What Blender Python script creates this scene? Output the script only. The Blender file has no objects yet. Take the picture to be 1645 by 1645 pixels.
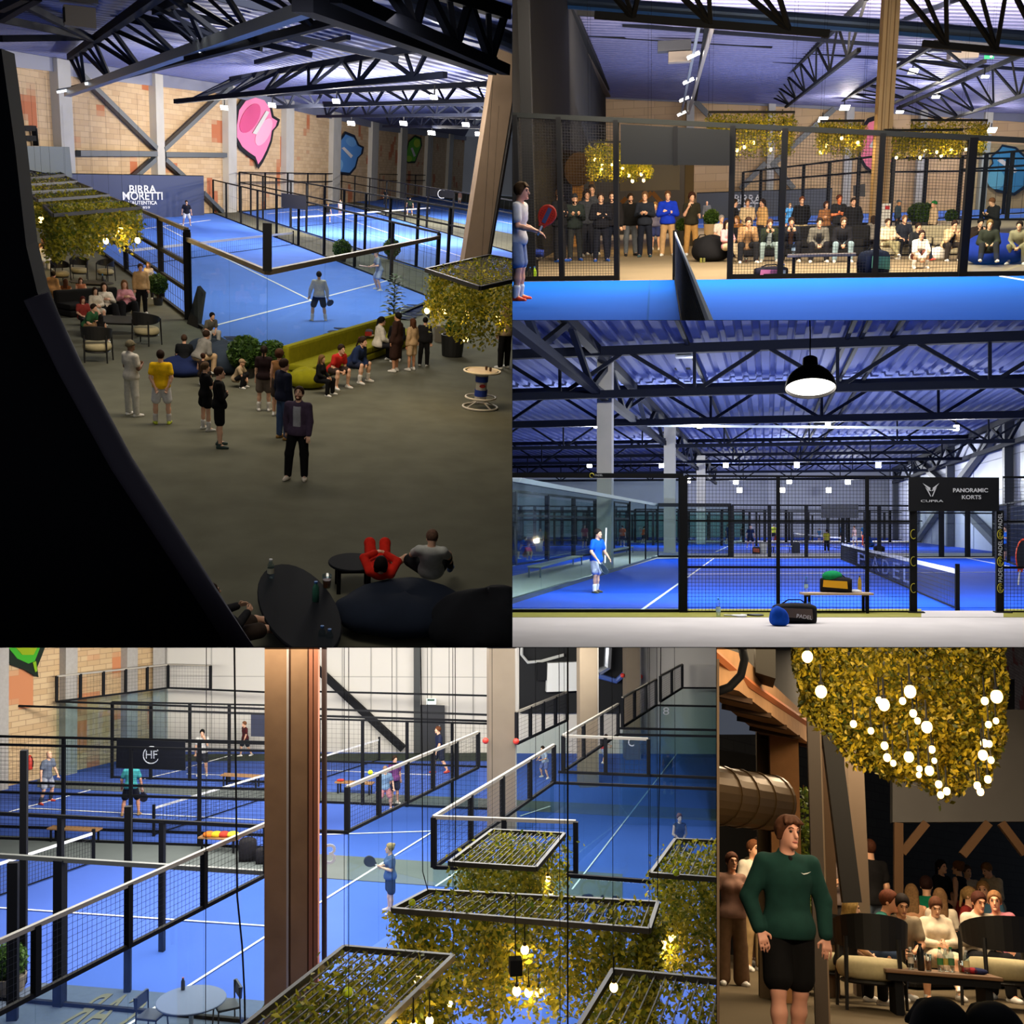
import bpy,bmesh,math,random
import numpy as np
from mathutils import Vector,Matrix

SC=bpy.context.scene
COL=SC.collection
F,CX=1700.0,822.5          # focal length and centre of the frame, in pixels of the 1645 px frame

# ------------------------------------------------------------------ camera, world, exposure
cd=bpy.data.cameras.new('camera');cam=bpy.data.objects.new('camera',cd);COL.objects.link(cam)
cd.sensor_width=36.0;cd.lens=36.0*F/1645.0;cd.clip_start=0.1;cd.clip_end=1000
cam.rotation_euler=(math.pi/2,0,0)
SC.camera=cam
W=bpy.data.worlds.new('world');SC.world=W;W.use_nodes=True
W.node_tree.nodes['Background'].inputs[0].default_value=(0.55,0.62,0.8,1)
W.node_tree.nodes['Background'].inputs[1].default_value=0.10
SC.view_settings.view_transform='Standard';SC.view_settings.look='None'
SC.view_settings.exposure=0.0;SC.view_settings.gamma=1.0;SC.view_settings.use_curve_mapping=False
SC.cycles.use_denoising=True
SC.cycles.max_bounces=8;SC.cycles.transparent_max_bounces=40
SC.cycles.diffuse_bounces=3;SC.cycles.glossy_bounces=3;SC.cycles.transmission_bounces=6
SC.cycles.sample_clamp_indirect=4.0
SC.cycles.caustics_reflective=False;SC.cycles.caustics_refractive=False


class Room:
 """One hall: x to the right, y away from the camera, z up, floor at z = 0.
    vx, hy: the pixel its y axis runs towards; h: eye height above its floor."""
 def __init__(s,vx,hy,h,box):
  fw=Vector(((vx-CX)/F,1.0,-(hy-CX)/F)).normalized()
  rt=fw.cross(Vector((0,0,1))).normalized();up=rt.cross(fw)
  s.h=h;s.box=box;s.tops=[]
  s.M=Matrix(((rt.x,fw.x,up.x,-h*up.x),(rt.y,fw.y,up.y,-h*up.y),(rt.z,fw.z,up.z,-h*up.z),(0,0,0,1)))
  s.I=s.M.inverted();s.R3=s.I.to_3x3()
 def ray(s,px,py):
  return s.R3 @ Vector(((px-CX)/F,1.0,-(py-CX)/F))
 def fl(s,px,py,z=0.0):                 # the point of height z seen at a pixel
  d=s.ray(px,py);t=(z-s.h)/d.z
  return Vector((d.x*t,d.y*t,z))
 def dp(s,px,py,y):                     # the point at distance y seen at a pixel
  d=s.ray(px,py);t=y/d.y
  return Vector((d.x*t,y,s.h+d.z*t))
 def fd(s,px,d):                         # the floor point at distance d in the direction of column px
  q=s.dp(px,CX+(s.h*0),d);return Vector((q.x,d,0))
 def zt(s,p,py):                         # height over floor point p that is seen at row py
  lo,hi=-5.0,60.0
  for _ in range(50):
   m=(lo+hi)/2
   if s.row(Vector((p[0],p[1],m)))>py: lo=m
   else: hi=m
  return lo
 def pix(s,p):
  w=s.M @ Vector(p)
  return (CX+F*w.x/w.y,CX-F*w.z/w.y)
 def row(s,p): return s.pix(p)[1]

R1=Room(420,240,6.4,(0,0,823,1040))
R2=Room(1028,325,1.5,(823,0,1645,514.5))
R3=Room(1234,842,1.93,(823,514.5,1645,1040))
R4=Room(575,850,9.8,(0,1040,1151,1645))
R5=Room(1150,1430,1.2,(1151,1040,1645,1645))

# ------------------------------------------------------------------ hall lights out of view, and fill lights added to brighten
def lamp(room,kind,name,p,power,color=(1,1,1),size=0.2,aim=None,spot=None,size_y=None,blend=0.6):
 l=bpy.data.lights.new(name,kind);l.energy=power;l.color=color
 o=bpy.data.objects.new(name,l);COL.objects.link(o)
 if kind == 'AREA':
  l.shape='RECTANGLE';l.size=size;l.size_y=size_y or size;l.specular_factor=0.0
 else:
  l.shadow_soft_size=size
 if kind == 'SPOT': l.spot_size=math.radians(spot or 130);l.spot_blend=blend
 d=Vector(aim) if aim else Vector((0,0,-1))
 q=d.normalized().to_track_quat('-Z','Y').to_matrix().to_4x4()
 o.matrix_world=room.M @ Matrix.Translation(p) @ q
 return o

def edge_aim(room,row):          # square to a divider, so the area light lies edge-on, unseen
 return room.R3 @ Vector((0,-(row-CX)/F,-1))
P1_LAMP=2600.0;P2_LAMP=900.0;P3_LAMP=1500.0
lamp(R1,'AREA','gallery_ceiling_light',R1.dp(400,-160,13),230,(1.0,.88,.72),5,aim=(0,.8,-1),size_y=3)  # added fill for faces turned to the camera
lamp(R1,'AREA','lounge_ceiling_light',R1.dp(400,40,27),950,(1.0,.86,.68),9,aim=(0,.55,-1),size_y=3)  # added fill over the seated people, its back to the camera
lamp(R1,'AREA','court_ceiling_light',R1.dp(420,-40,48),6000,(1.0,.95,.86),14,aim=(0,.25,-1),size_y=5)
lamp(R1,'AREA','wall_fill',R1.dp(600,200,88),9000,(1.0,.88,.7),16,aim=(.25,1,-.1),size_y=2)  # unseen fill added for the far wall, no fixture
lamp(R2,'AREA','spectator_ceiling_light',R2.dp(1280,-70,21),3000,(1.0,.84,.62),8.5,aim=(0,.55,-1),size_y=3)
lamp(R2,'AREA','court_ceiling_light',R2.dp(1300,-120,15),200,(.92,.96,1.0),5,aim=(0,-.1,-1),size_y=3)
lamp(R2,'AREA','wall_fill',(13,46,8.0),7500,(1.0,.86,.68),28,aim=(0,1,-.12),size_y=1.5)  # added fill on the block wall, facing away from the camera
lamp(R2,'AREA','roof_fill',(14,62,4.6),3000,(.72,.78,1.0),34,aim=(0,.1,1),size_y=24)  # added upward fill in place of blue bounce off the courts
lamp(R3,'AREA','walkway_light',R3.dp(1240,516,24),1250,(1.0,.97,.94),11,aim=edge_aim(R3,514.5),size_y=5)
for _x in (1000,1230,1460): lamp(R3,'SPOT','court_fill',R3.dp(_x,530,24.5),2600,(.95,.97,1.0),.2,aim=(0,1,-.3),spot=150)  # unseen fill added for columns, players and back walls
lamp(R3,'AREA','roof_fill',(-6,70,3.6),2800,(.55,.66,1.0),30,aim=(0,0,1),size_y=50)  # added blue bounce fill for the roof, unseen from below
lamp(R4,'AREA','court_light',R4.dp(560,1042,27),5400,(1.0,.96,.9),16,aim=edge_aim(R4,1040),size_y=16)
lamp(R4,'AREA','far_wall_fill',R4.dp(560,1050,37),3600,(1.0,.94,.84),19,aim=(0,1,-.15),size_y=1)  # unseen fill added to lift the far wall
for _x in (300,800): lamp(R4,'SPOT','front_fill',R4.dp(_x,1062,9),330,(1.0,.86,.68),.15,aim=(0,1,-.6),spot=140)  # added fill for the broad column and the planter tops
lamp(R5,'AREA','lounge_fill',R5.dp(1400,1043,10),170,(1.0,.78,.5),2.6,aim=edge_aim(R5,1040),size_y=4)  # warm fill added besides the bulbs, laid edge-on out of sight
lamp(R5,'SPOT','lounge_front_fill',R5.dp(1400,1056,6),340,(1.0,.76,.5),.12,aim=(0,1,-.22),spot=120)  # added warm fill from near the camera, no fixture
lamp(R5,'AREA','lounge_rear_fill',R5.dp(1400,1043,16),680,(1.0,.78,.52),4.2,aim=edge_aim(R5,1040),size_y=3)  # added fill for the people at the rear, edge-on and unseen


# ------------------------------------------------------------------ materials
_M={}
def lin(c):
 return tuple(((v/255)/12.92 if v/255 <= 0.04045 else ((v/255+0.055)/1.055) ** 2.4) for v in c)
def mat(name,rgb,rough=0.6,metal=0.0,noise=0.0,scale=8.0,emit=None,emit_s=0.0,bump=0.0):
 """rgb: sRGB 0-255; noise: how much a procedural noise varies the colour."""
 if name in _M: return _M[name]
 m=bpy.data.materials.new(name);m.use_nodes=True;nt=m.node_tree;b=nt.nodes['Principled BSDF']
 c=lin(rgb);b.inputs['Base Color'].default_value=(*c,1)
 b.inputs['Roughness'].default_value=rough;b.inputs['Specular IOR Level'].default_value=.5 if rough<.7 else .15;b.inputs['Metallic'].default_value=metal
 if noise or bump:
  tc=nt.nodes.new('ShaderNodeTexCoord');n=nt.nodes.new('ShaderNodeTexNoise')
  n.inputs['Scale'].default_value=scale;n.inputs['Detail'].default_value=4
  nt.links.new(tc.outputs['Object'],n.inputs['Vector'])
  if noise:
   r=nt.nodes.new('ShaderNodeValToRGB')
   r.color_ramp.elements[0].position=0.3;r.color_ramp.elements[1].position=0.7
   r.color_ramp.elements[0].color=(*[v*(1-noise) for v in c],1)
   r.color_ramp.elements[1].color=(*[min(1,v*(1+noise)) for v in c],1)
   nt.links.new(n.outputs['Fac'],r.inputs['Fac']);nt.links.new(r.outputs['Color'],b.inputs['Base Color'])
  if bump:
   bp=nt.nodes.new('ShaderNodeBump');bp.inputs['Strength'].default_value=bump;bp.inputs['Distance'].default_value=0.02
   nt.links.new(n.outputs['Fac'],bp.inputs['Height']);nt.links.new(bp.outputs['Normal'],b.inputs['Normal'])
 if emit:
  b.inputs['Emission Color'].default_value=(*lin(emit),1);b.inputs['Emission Strength'].default_value=emit_s
 _M[name]=m;return m
def cloth(rgb): return mat('cloth_%d_%d_%d' % tuple(rgb),rgb,0.9,noise=0.12,scale=14)
def glassm(name,rgb,fac,rough=0.03):
 if name in _M: return _M[name]
 m=bpy.data.materials.new(name);m.use_nodes=True;nt=m.node_tree;nt.nodes.clear()
 out=nt.nodes.new('ShaderNodeOutputMaterial');mx=nt.nodes.new('ShaderNodeMixShader')
 t=nt.nodes.new('ShaderNodeBsdfTransparent');t.inputs[0].default_value=(*lin(rgb),1)
 g=nt.nodes.new('ShaderNodeBsdfGlossy');g.inputs['Roughness'].default_value=rough
 g.inputs['Color'].default_value=(0.9,0.95,1,1)
 mx.inputs[0].default_value=fac
 nt.links.new(t.outputs[0],mx.inputs[1]);nt.links.new(g.outputs[0],mx.inputs[2]);nt.links.new(mx.outputs[0],out.inputs[0])
 _M[name]=m;return m
def brick(name,c1,c2,mortar,w,h,patch=None):
 """rows of blocks; patch: a second colour in irregular patches"""
 if name in _M: return _M[name]
 m=bpy.data.materials.new(name);m.use_nodes=True;nt=m.node_tree;b=nt.nodes['Principled BSDF'];b.inputs['Roughness'].default_value=0.85
 uv=nt.nodes.new('ShaderNodeUVMap');br=nt.nodes.new('ShaderNodeTexBrick')
 br.inputs['Scale'].default_value=1.0;br.inputs['Brick Width'].default_value=w;br.inputs['Row Height'].default_value=h
 br.inputs['Mortar Size'].default_value=0.012;br.inputs['Color1'].default_value=(*lin(c1),1);br.inputs['Color2'].default_value=(*lin(c2),1)
 br.inputs['Mortar'].default_value=(*lin(mortar),1);br.inputs['Bias'].default_value=-0.2
 nt.links.new(uv.outputs[0],br.inputs['Vector'])
 col=br.outputs['Color']
 if patch:
  # whole blocks, gathered in clusters
  sx=nt.nodes.new('ShaderNodeVectorMath');sx.operation='SNAP';sx.inputs[1].default_value=(w,h,1)
  nt.links.new(uv.outputs[0],sx.inputs[0])
  n=nt.nodes.new('ShaderNodeTexNoise');n.inputs['Scale'].default_value=patch[1];n.inputs['Detail'].default_value=2
  nt.links.new(sx.outputs[0],n.inputs['Vector'])
  r=nt.nodes.new('ShaderNodeValToRGB');r.color_ramp.elements[0].position=patch[2];r.color_ramp.elements[1].position=patch[2]+0.03
  r.color_ramp.elements[1].color=(1,1,1,1);r.color_ramp.elements[0].color=(0,0,0,1)
  nt.links.new(n.outputs['Fac'],r.inputs['Fac'])
  mx=nt.nodes.new('ShaderNodeMix');mx.data_type='RGBA'
  nt.links.new(r.outputs['Color'],mx.inputs['Factor']);nt.links.new(col,mx.inputs[6]);mx.inputs[7].default_value=(*lin(patch[0]),1)
  col=mx.outputs[2]
 nt.links.new(col,b.inputs['Base Color'])
 _M[name]=m;return m

# ------------------------------------------------------------------ objects
def put(o,room,loc=(0,0,0),rz=0.0,rx=0.0):
 o.matrix_world=room.M @ Matrix.Translation(loc) @ Matrix.Rotation(rz,4,'Z') @ Matrix.Rotation(rx,4,'X')
 room.tops.append(o);return o
def tag(o,label=None,cat=None,group=None,kind=None):
 if label: o['label']=label
 if cat: o['category']=cat
 if group: o['group']=group
 if kind: o['kind']=kind
 return o
def empty(room,name,loc,rz,label,cat,group=None):
 o=bpy.data.objects.new(name,None);COL.objects.link(o);o.empty_display_size=0.1
 put(o,room,loc,rz);return tag(o,label,cat,group)
def copy_tree(o,parent=None):
 c=o.copy();COL.objects.link(c);c.parent=parent
 for ch in o.children:
  copy_tree(ch,c)
 return c

class MB:
 """collects faces; build() links them as ONE mesh object"""
 def __init__(s): s.v=[];s.f=[];s.uv=[]
 def add(s,vs,fs):
  b=len(s.v);s.v += [tuple(v) for v in vs];s.f += [tuple(i+b for i in f) for f in fs];return s
 def box(s,c,d,rz=0.0,m=None):
  x,y,z=d[0]/2,d[1]/2,d[2]/2
  pts=[Vector((sx*x,sy*y,sz*z)) for sz in (-1,1) for sy in (-1,1) for sx in (-1,1)]
  if rz: pts=[Matrix.Rotation(rz,3,'Z') @ p for p in pts]
  if m: pts=[m @ p for p in pts]
  pts=[p+Vector(c) for p in pts]
  return s.add(pts,[(0,2,3,1),(4,5,7,6),(0,1,5,4),(1,3,7,5),(3,2,6,7),(2,0,4,6)])
 def bar(s,a,b,w,h=None,up=(0,0,1)):
  """square-section bar from a to b"""
  a,b=Vector(a),Vector(b);h=h or w;d=(b-a)
  if d.length<1e-6: return s
  d.normalize();u=Vector(up)
  if abs(d.dot(u))>0.99: u=Vector((0,1,0))
  r=d.cross(u).normalized();u=r.cross(d)
  pts=[p+r*(sx*w/2)+u*(sy*h/2) for p in (a,b) for sx,sy in ((-1,-1),(1,-1),(1,1),(-1,1))]
  return s.add(pts,[(3,2,1,0),(4,5,6,7),(0,1,5,4),(1,2,6,5),(2,3,7,6),(3,0,4,7)])
 def tube(s,path,r,n=8,cap=True):
  path=[Vector(p) for p in path];rs=r if isinstance(r,(list,tuple)) else [r]*len(path)
  rings=[];u=None
  for i,p in enumerate(path):
   d=(path[min(i+1,len(path)-1)]-path[max(i-1,0)]).normalized()
   if u is None:
    u=d.cross(Vector((0,0,1)) if abs(d.z)<0.95 else Vector((1,0,0))).normalized()
   else:
    u=(u-d*u.dot(d)).normalized()
   w=d.cross(u)
   rings.append([p+(u*math.cos(2*math.pi*k/n)+w*math.sin(2*math.pi*k/n))*rs[i] for k in range(n)])
  fs=[]
  for i in range(len(path)-1):
   for k in range(n):
    fs.append((i*n+k,i*n+(k+1) % n,(i+1)*n+(k+1) % n,(i+1)*n+k))
  if cap:
   fs.append(tuple(range(n-1,-1,-1)));fs.append(tuple((len(path)-1)*n+k for k in range(n)))
  return s.add([v for r_ in rings for v in r_],fs)
 def lathe(s,prof,n=16,c=(0,0,0),sx=1.0,sy=1.0,cap=True):
  c=Vector(c);vs=[c+Vector((r*sx*math.cos(2*math.pi*k/n),r*sy*math.sin(2*math.pi*k/n),z)) for r,z in prof for k in range(n)]
  fs=[(i*n+k,i*n+(k+1) % n,(i+1)*n+(k+1) % n,(i+1)*n+k) for i in range(len(prof)-1) for k in range(n)]
  if cap:
   fs.append(tuple(range(n-1,-1,-1)));fs.append(tuple((len(prof)-1)*n+k for k in range(n)))
  return s.add(vs,fs)
 def ball(s,c,r,n=12,m=8):
  rx,ry,rz=r if isinstance(r,(list,tuple)) else (r,r,r)
  prof=[(math.sin(math.pi*i/m),-math.cos(math.pi*i/m)) for i in range(m+1)]
  prof[0]=(0.02,-1);prof[-1]=(0.02,1)
  vs=[Vector(c)+Vector((a*rx*math.cos(2*math.pi*k/n),a*ry*math.sin(2*math.pi*k/n),z*rz)) for a,z in prof for k in range(n)]
  fs=[(i*n+k,i*n+(k+1) % n,(i+1)*n+(k+1) % n,(i+1)*n+k) for i in range(m) for k in range(n)]
  fs.append(tuple(range(n-1,-1,-1)));fs.append(tuple(m*n+k for k in range(n)))
  return s.add(vs,fs)
 def quad(s,a,b,c,d): return s.add([a,b,c,d],[(0,1,2,3)])
 def slab(s,pts,t):
  """flat outline pts (room points) thickened by vector t"""
  t=Vector(t);n=len(pts);a=[Vector(p) for p in pts]
  return s.add(a+[p+t for p in a],[tuple(range(n-1,-1,-1)),tuple(range(n,2*n))]+[(i,(i+1) % n,n+(i+1) % n,n+i) for i in range(n)])
 def build(s,name,m,parent=None,room=None,smooth=False,loc=(0,0,0),rz=0.0,bevel=0.0,flat_uv=None):
  me=bpy.data.meshes.new(name);me.from_pydata(s.v,[],s.f);me.materials.append(m)
  if smooth is True: me.polygons.foreach_set('use_smooth',[True]*len(me.polygons))
  o=bpy.data.objects.new(name,me);COL.objects.link(o)
  if flat_uv is not None:
   l=me.uv_layers.new(name='UVMap');o_,ux,uy=flat_uv
   for lp in me.loops:
    p=Vector(s.v[lp.vertex_index])-Vector(o_);l.data[lp.index].uv=(p.dot(Vector(ux)),p.dot(Vector(uy)))
  if bevel:
   bm=bmesh.new();bm.from_mesh(me)
   bmesh.ops.bevel(bm,geom=[e for e in bm.edges if e.is_manifold and e.calc_face_angle(0)>0.6],offset=bevel,segments=2,profile=0.6,affect='EDGES')
   bm.to_mesh(me);bm.free()
  if parent: o.parent=parent
  elif room: put(o,room,loc,rz)
  return o

def struct(o,name=None):
 o['kind']='structure'
 return o

# ------------------------------------------------------------------ people: one continuous body from a blended distance field
class Field:
 def __init__(s,lo,hi,res):
  s.res=res;s.lo=np.array(lo,float)
  s.n=np.maximum(np.ceil((np.array(hi)-s.lo)/res).astype(int)+1,3)
  s.d=np.full(s.n,9.0,np.float32)
 def _sub(s,lo,hi):
  a=np.clip(np.floor((lo-s.lo)/s.res).astype(int),0,s.n-1);b=np.clip(np.ceil((hi-s.lo)/s.res).astype(int)+1,a+1,s.n)
  ax=[s.lo[i]+s.res*np.arange(a[i],b[i]) for i in range(3)]
  return (slice(a[0],b[0]),slice(a[1],b[1]),slice(a[2],b[2])),ax[0][:,None,None],ax[1][None,:,None],ax[2][None,None,:]
 def cap(s,a,b,ra,rb,k=0.02):
  a=np.array(a,float);b=np.array(b,float);m=max(ra,rb)+k+2*s.res
  sl,X,Y,Z=s._sub(np.minimum(a,b)-m,np.maximum(a,b)+m)
  ab=b-a;L=max(float(ab @ ab),1e-9)
  t=np.clip(((X-a[0])*ab[0]+(Y-a[1])*ab[1]+(Z-a[2])*ab[2])/L,0,1)
  d=np.sqrt((X-a[0]-t*ab[0]) ** 2+(Y-a[1]-t*ab[1]) ** 2+(Z-a[2]-t*ab[2]) ** 2)-(ra+(rb-ra)*t)
  s._min(sl,d,k)
 def ell(s,c,r,k=0.02,B=None,cut=False):
  """ellipsoid; B: 3x3 local axes as columns"""
  c=np.array(c,float);r=np.array(r,float);m=float(r.max())+k+2*s.res
  sl,X,Y,Z=s._sub(c-m,c+m);P=[X-c[0],Y-c[1],Z-c[2]]
  if B is not None: P=[P[0]*B[0][i]+P[1]*B[1][i]+P[2]*B[2][i] for i in range(3)]
  q=np.sqrt((P[0]/r[0]) ** 2+(P[1]/r[1]) ** 2+(P[2]/r[2]) ** 2)
  d=(q-1)*float(r.min())
  if cut: s.d[sl]=np.maximum(s.d[sl],-d)
  else: s._min(sl,d,k)
 def _min(s,sl,d,k):
  o=s.d[sl];h=np.maximum(k-np.abs(o-d),0)/max(k,1e-6)
  s.d[sl]=np.minimum(o,d)-h*h*k*0.25
 def half(s,p,n):
  """keep the side of the plane that n points away from"""
  X,Y,Z=[s.lo[i]+s.res*np.arange(s.n[i]) for i in range(3)]
  s.d=np.maximum(s.d,((X-p[0])*n[0])[:,None,None]+((Y-p[1])*n[1])[None,:,None]+((Z-p[2])*n[2])[None,None,:]).astype(np.float32)
 def mesh(s):
  d=np.pad(s.d,1,constant_values=9.0);lo=s.lo-s.res;ins=d<0
  if not ins.any(): return None
  n=np.array(d.shape)-1
  c=[ins[i:i+n[0],j:j+n[1],k:k+n[2]] for i in (0,1) for j in (0,1) for k in (0,1)]
  cnt=sum(x.astype(np.int8) for x in c);act=(cnt>0) & (cnt<8)
  idx=-np.ones(act.shape,np.int64);cells=np.argwhere(act);idx[act]=np.arange(len(cells))
  acc=np.zeros((len(cells),3));w=np.zeros(len(cells));offs=[np.array((i,j,k)) for i in (0,1) for j in (0,1) for k in (0,1)]
  vals=[d[tuple((cells+o).T)] for o in offs]
  for a in range(8):
   for ax,st in ((0,4),(1,2),(2,1)):
    if offs[a][ax]: continue
    va,vb=vals[a],vals[a+st];x=(va<0) != (vb<0)
    t=np.where(x,va/np.where(x,va-vb,1),0);p=offs[a][None,:].astype(float).repeat(len(cells),0);p[:,ax] += t
    acc[x] += p[x];w[x] += 1
  V=lo+s.res*(cells+acc/np.maximum(w,1)[:,None])
  Q=[]
  for ax in range(3):
   e0=ins[tuple(slice(1,-1) if i != ax else slice(0,-1) for i in range(3))];e1=ins[tuple(slice(1,-1) if i != ax else slice(1,None) for i in range(3))]
   u,v=[(1,2),(2,0),(0,1)][ax]
   for sgn in (0,1):
    e=np.argwhere(e0 & ~e1 if sgn == 0 else ~e0 & e1)
    if not len(e): continue
    g=e.copy();
    for i in range(3):
     if i != ax: g[:,i] += 1
    U=np.zeros(3,int);U[u]=1;Wv=np.zeros(3,int);Wv[v]=1
    q=np.stack([idx[tuple((g-U-Wv).T)],idx[tuple((g-Wv).T)],idx[tuple(g.T)],idx[tuple((g-U).T)]],1)
    Q.append(q if sgn == 0 else q[:,::-1])
  return V,np.concatenate(Q)

def field_obj(fd,name,m,parent=None):
 r=fd.mesh()
 if r is None: return None
 V,Q=r
 me=bpy.data.meshes.new(name);me.vertices.add(len(V));me.vertices.foreach_set('co',V.astype(np.float32).ravel())
 me.loops.add(Q.size);me.loops.foreach_set('vertex_index',Q.astype(np.int32).ravel())
 me.polygons.add(len(Q));me.polygons.foreach_set('loop_start',np.arange(0,Q.size,4,dtype=np.int32));me.polygons.foreach_set('loop_total',np.full(len(Q),4,np.int32))
 me.polygons.foreach_set('use_smooth',np.ones(len(Q),bool))
 me.update(calc_edges=True);me.validate();me.materials.append(m)
 o=bpy.data.objects.new(name,me);COL.objects.link(o)
 if parent: o.parent=parent
 return o

# pose: lean (forward deg), side (deg), turn (torso deg), nod, look (head turn deg), arms and legs as direction vectors
# for the -x side and the +x side of a figure that faces -y; x of each is outwards
POSES={
 'stand':  dict(ua=((.16,.04,-1),(.16,.04,-1)),fa=((.05,-.2,-1),(.05,-.2,-1)),th=((.07,-.02,-1),(.07,.02,-1)),sh=((.03,.03,-1),(.03,.03,-1))),
 'cross':  dict(ua=((.25,-.2,-1),(.25,-.2,-1)),fa=((-.95,-.4,.15),(-.95,-.4,.25)),th=((.1,0,-1),(.1,0,-1)),sh=((.05,0,-1),(.05,0,-1))),
 'hold':   dict(ua=((.18,-.1,-1),(.18,-.1,-1)),fa=((-.5,-.8,.2),(-.5,-.8,.2)),th=((.09,0,-1),(.09,0,-1)),sh=((.03,0,-1),(.03,0,-1))),
 'hands':  dict(ua=((.2,-.1,-1),(.2,-.1,-1)),fa=((-.55,-.55,-.45),(-.55,-.55,-.45)),th=((.1,0,-1),(.1,0,-1)),sh=((.03,0,-1),(.03,0,-1))),
 'behind': dict(ua=((.2,.25,-1),(.2,.25,-1)),fa=((-.42,.3,-1),(-.42,.3,-1)),th=((.12,0,-1),(.12,0,-1)),sh=((.03,0,-1),(.03,0,-1))),
 'pocket': dict(ua=((.3,.1,-1),(.3,.1,-1)),fa=((-.15,-.35,-1),(-.15,-.35,-1)),th=((.1,-.03,-1),(.1,.05,-1)),sh=((.03,0,-1),(.03,.05,-1))),
 'drink':  dict(ua=((.2,-.35,-1),(.15,0,-1)),fa=((-.25,-.7,.9),(-.2,-.9,-.1)),th=((.09,0,-1),(.09,0,-1)),sh=((.03,0,-1),(.03,0,-1))),
 'phone':  dict(lean=6,nod=22,ua=((.15,-.2,-1),(.15,-.2,-1)),fa=((-.45,-.9,.5),(-.45,-.9,.5)),th=((.08,0,-1),(.08,0,-1)),sh=((.03,0,-1),(.03,0,-1))),
 'walk':   dict(lean=4,ua=((.2,.3,-1),(.16,-.2,-1)),fa=((.0,.1,-1),(.0,-.5,-1)),th=((.05,-.42,-1),(.05,.22,-1)),sh=((.02,-.05,-1),(.02,.5,-1))),
 'play':   dict(lean=16,ua=((.3,-.4,-1),(.3,-.4,-1)),fa=((-.35,-1,.0),(-.35,-1,.1)),th=((.22,-.45,-1),(.22,-.3,-1)),sh=((.1,.35,-1),(.1,.3,-1))),
 'ready':  dict(lean=10,ua=((.35,-.1,-1),(.4,-.15,-1)),fa=((.15,-.35,-1),(.1,-.6,-.8)),th=((.25,-.25,-1),(.28,-.15,-1)),sh=((.12,.25,-1),(.1,.3,-1))),
 'sit':    dict(lean=8,ua=((.2,-.3,-1),(.2,-.3,-1)),fa=((-.35,-.85,-.25),(-.35,-.85,-.25)),th=((.2,-1,.02),(.2,-1,.02)),sh=((.05,.05,-1),(.05,.05,-1))),
 'lean':   dict(lean=32,nod=-8,ua=((.2,-.55,-1),(.2,-.55,-1)),fa=((-.6,-.75,-.1),(-.6,-.75,-.1)),th=((.28,-1,.05),(.28,-1,.05)),sh=((.02,.1,-1),(.02,.1,-1))),
 'think':  dict(lean=28,nod=2,ua=((.12,-.75,-.8),(.12,-.75,-.8)),fa=((-.42,-.05,1),(-.42,-.05,1)),th=((.3,-1,.05),(.3,-1,.05)),sh=((.02,.1,-1),(.02,.1,-1))),
 'legx':   dict(lean=-6,ua=((.22,-.25,-1),(.22,-.25,-1)),fa=((-.6,-.75,-.15),(-.6,-.75,-.1)),th=((.02,-1,.12),(.12,-1,.05)),sh=((-.45,-.35,-.8),(.02,.05,-1))),
 'lounge': dict(lean=-28,ua=((.25,-.3,-1),(.25,-.3,-1)),fa=((-.5,-.9,-.1),(-.5,-.9,-.1)),th=((.22,-1,.35),(.22,-1,.35)),sh=((.1,-.55,-1),(.1,-.4,-1))),
 'squat':  dict(lean=26,nod=-8,ua=((.1,-.75,-.5),(.1,-.75,-.5)),fa=((-.45,-.5,-.4),(-.45,-.5,-.4)),th=((.16,-.85,.42),(.16,-.85,.42)),sh=((.0,.2,-1),(.0,.2,-1))),
 'floor':  dict(lean=14,ua=((.2,-.45,-1),(.2,-.45,-1)),fa=((-.3,-.9,.1),(-.3,-.9,.1)),th=((.35,-.85,.55),(.35,-.85,.55)),sh=((-.25,-.3,-.9),(-.25,-.3,-.9))),
 'bend':   dict(lean=58,nod=-15,ua=((.12,-.5,-1),(.12,-.5,-1)),fa=((-.3,-.6,-.8),(-.3,-.6,-.8)),th=((.1,-.1,-1),(.1,-.1,-1)),sh=((.03,.08,-1),(.03,.08,-1))),
}

def rot_from(ax,deg): return np.array(Matrix.Rotation(math.radians(deg),3,ax))
def nrm(v): v=np.array(v,float);return v/np.linalg.norm(v)

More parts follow.
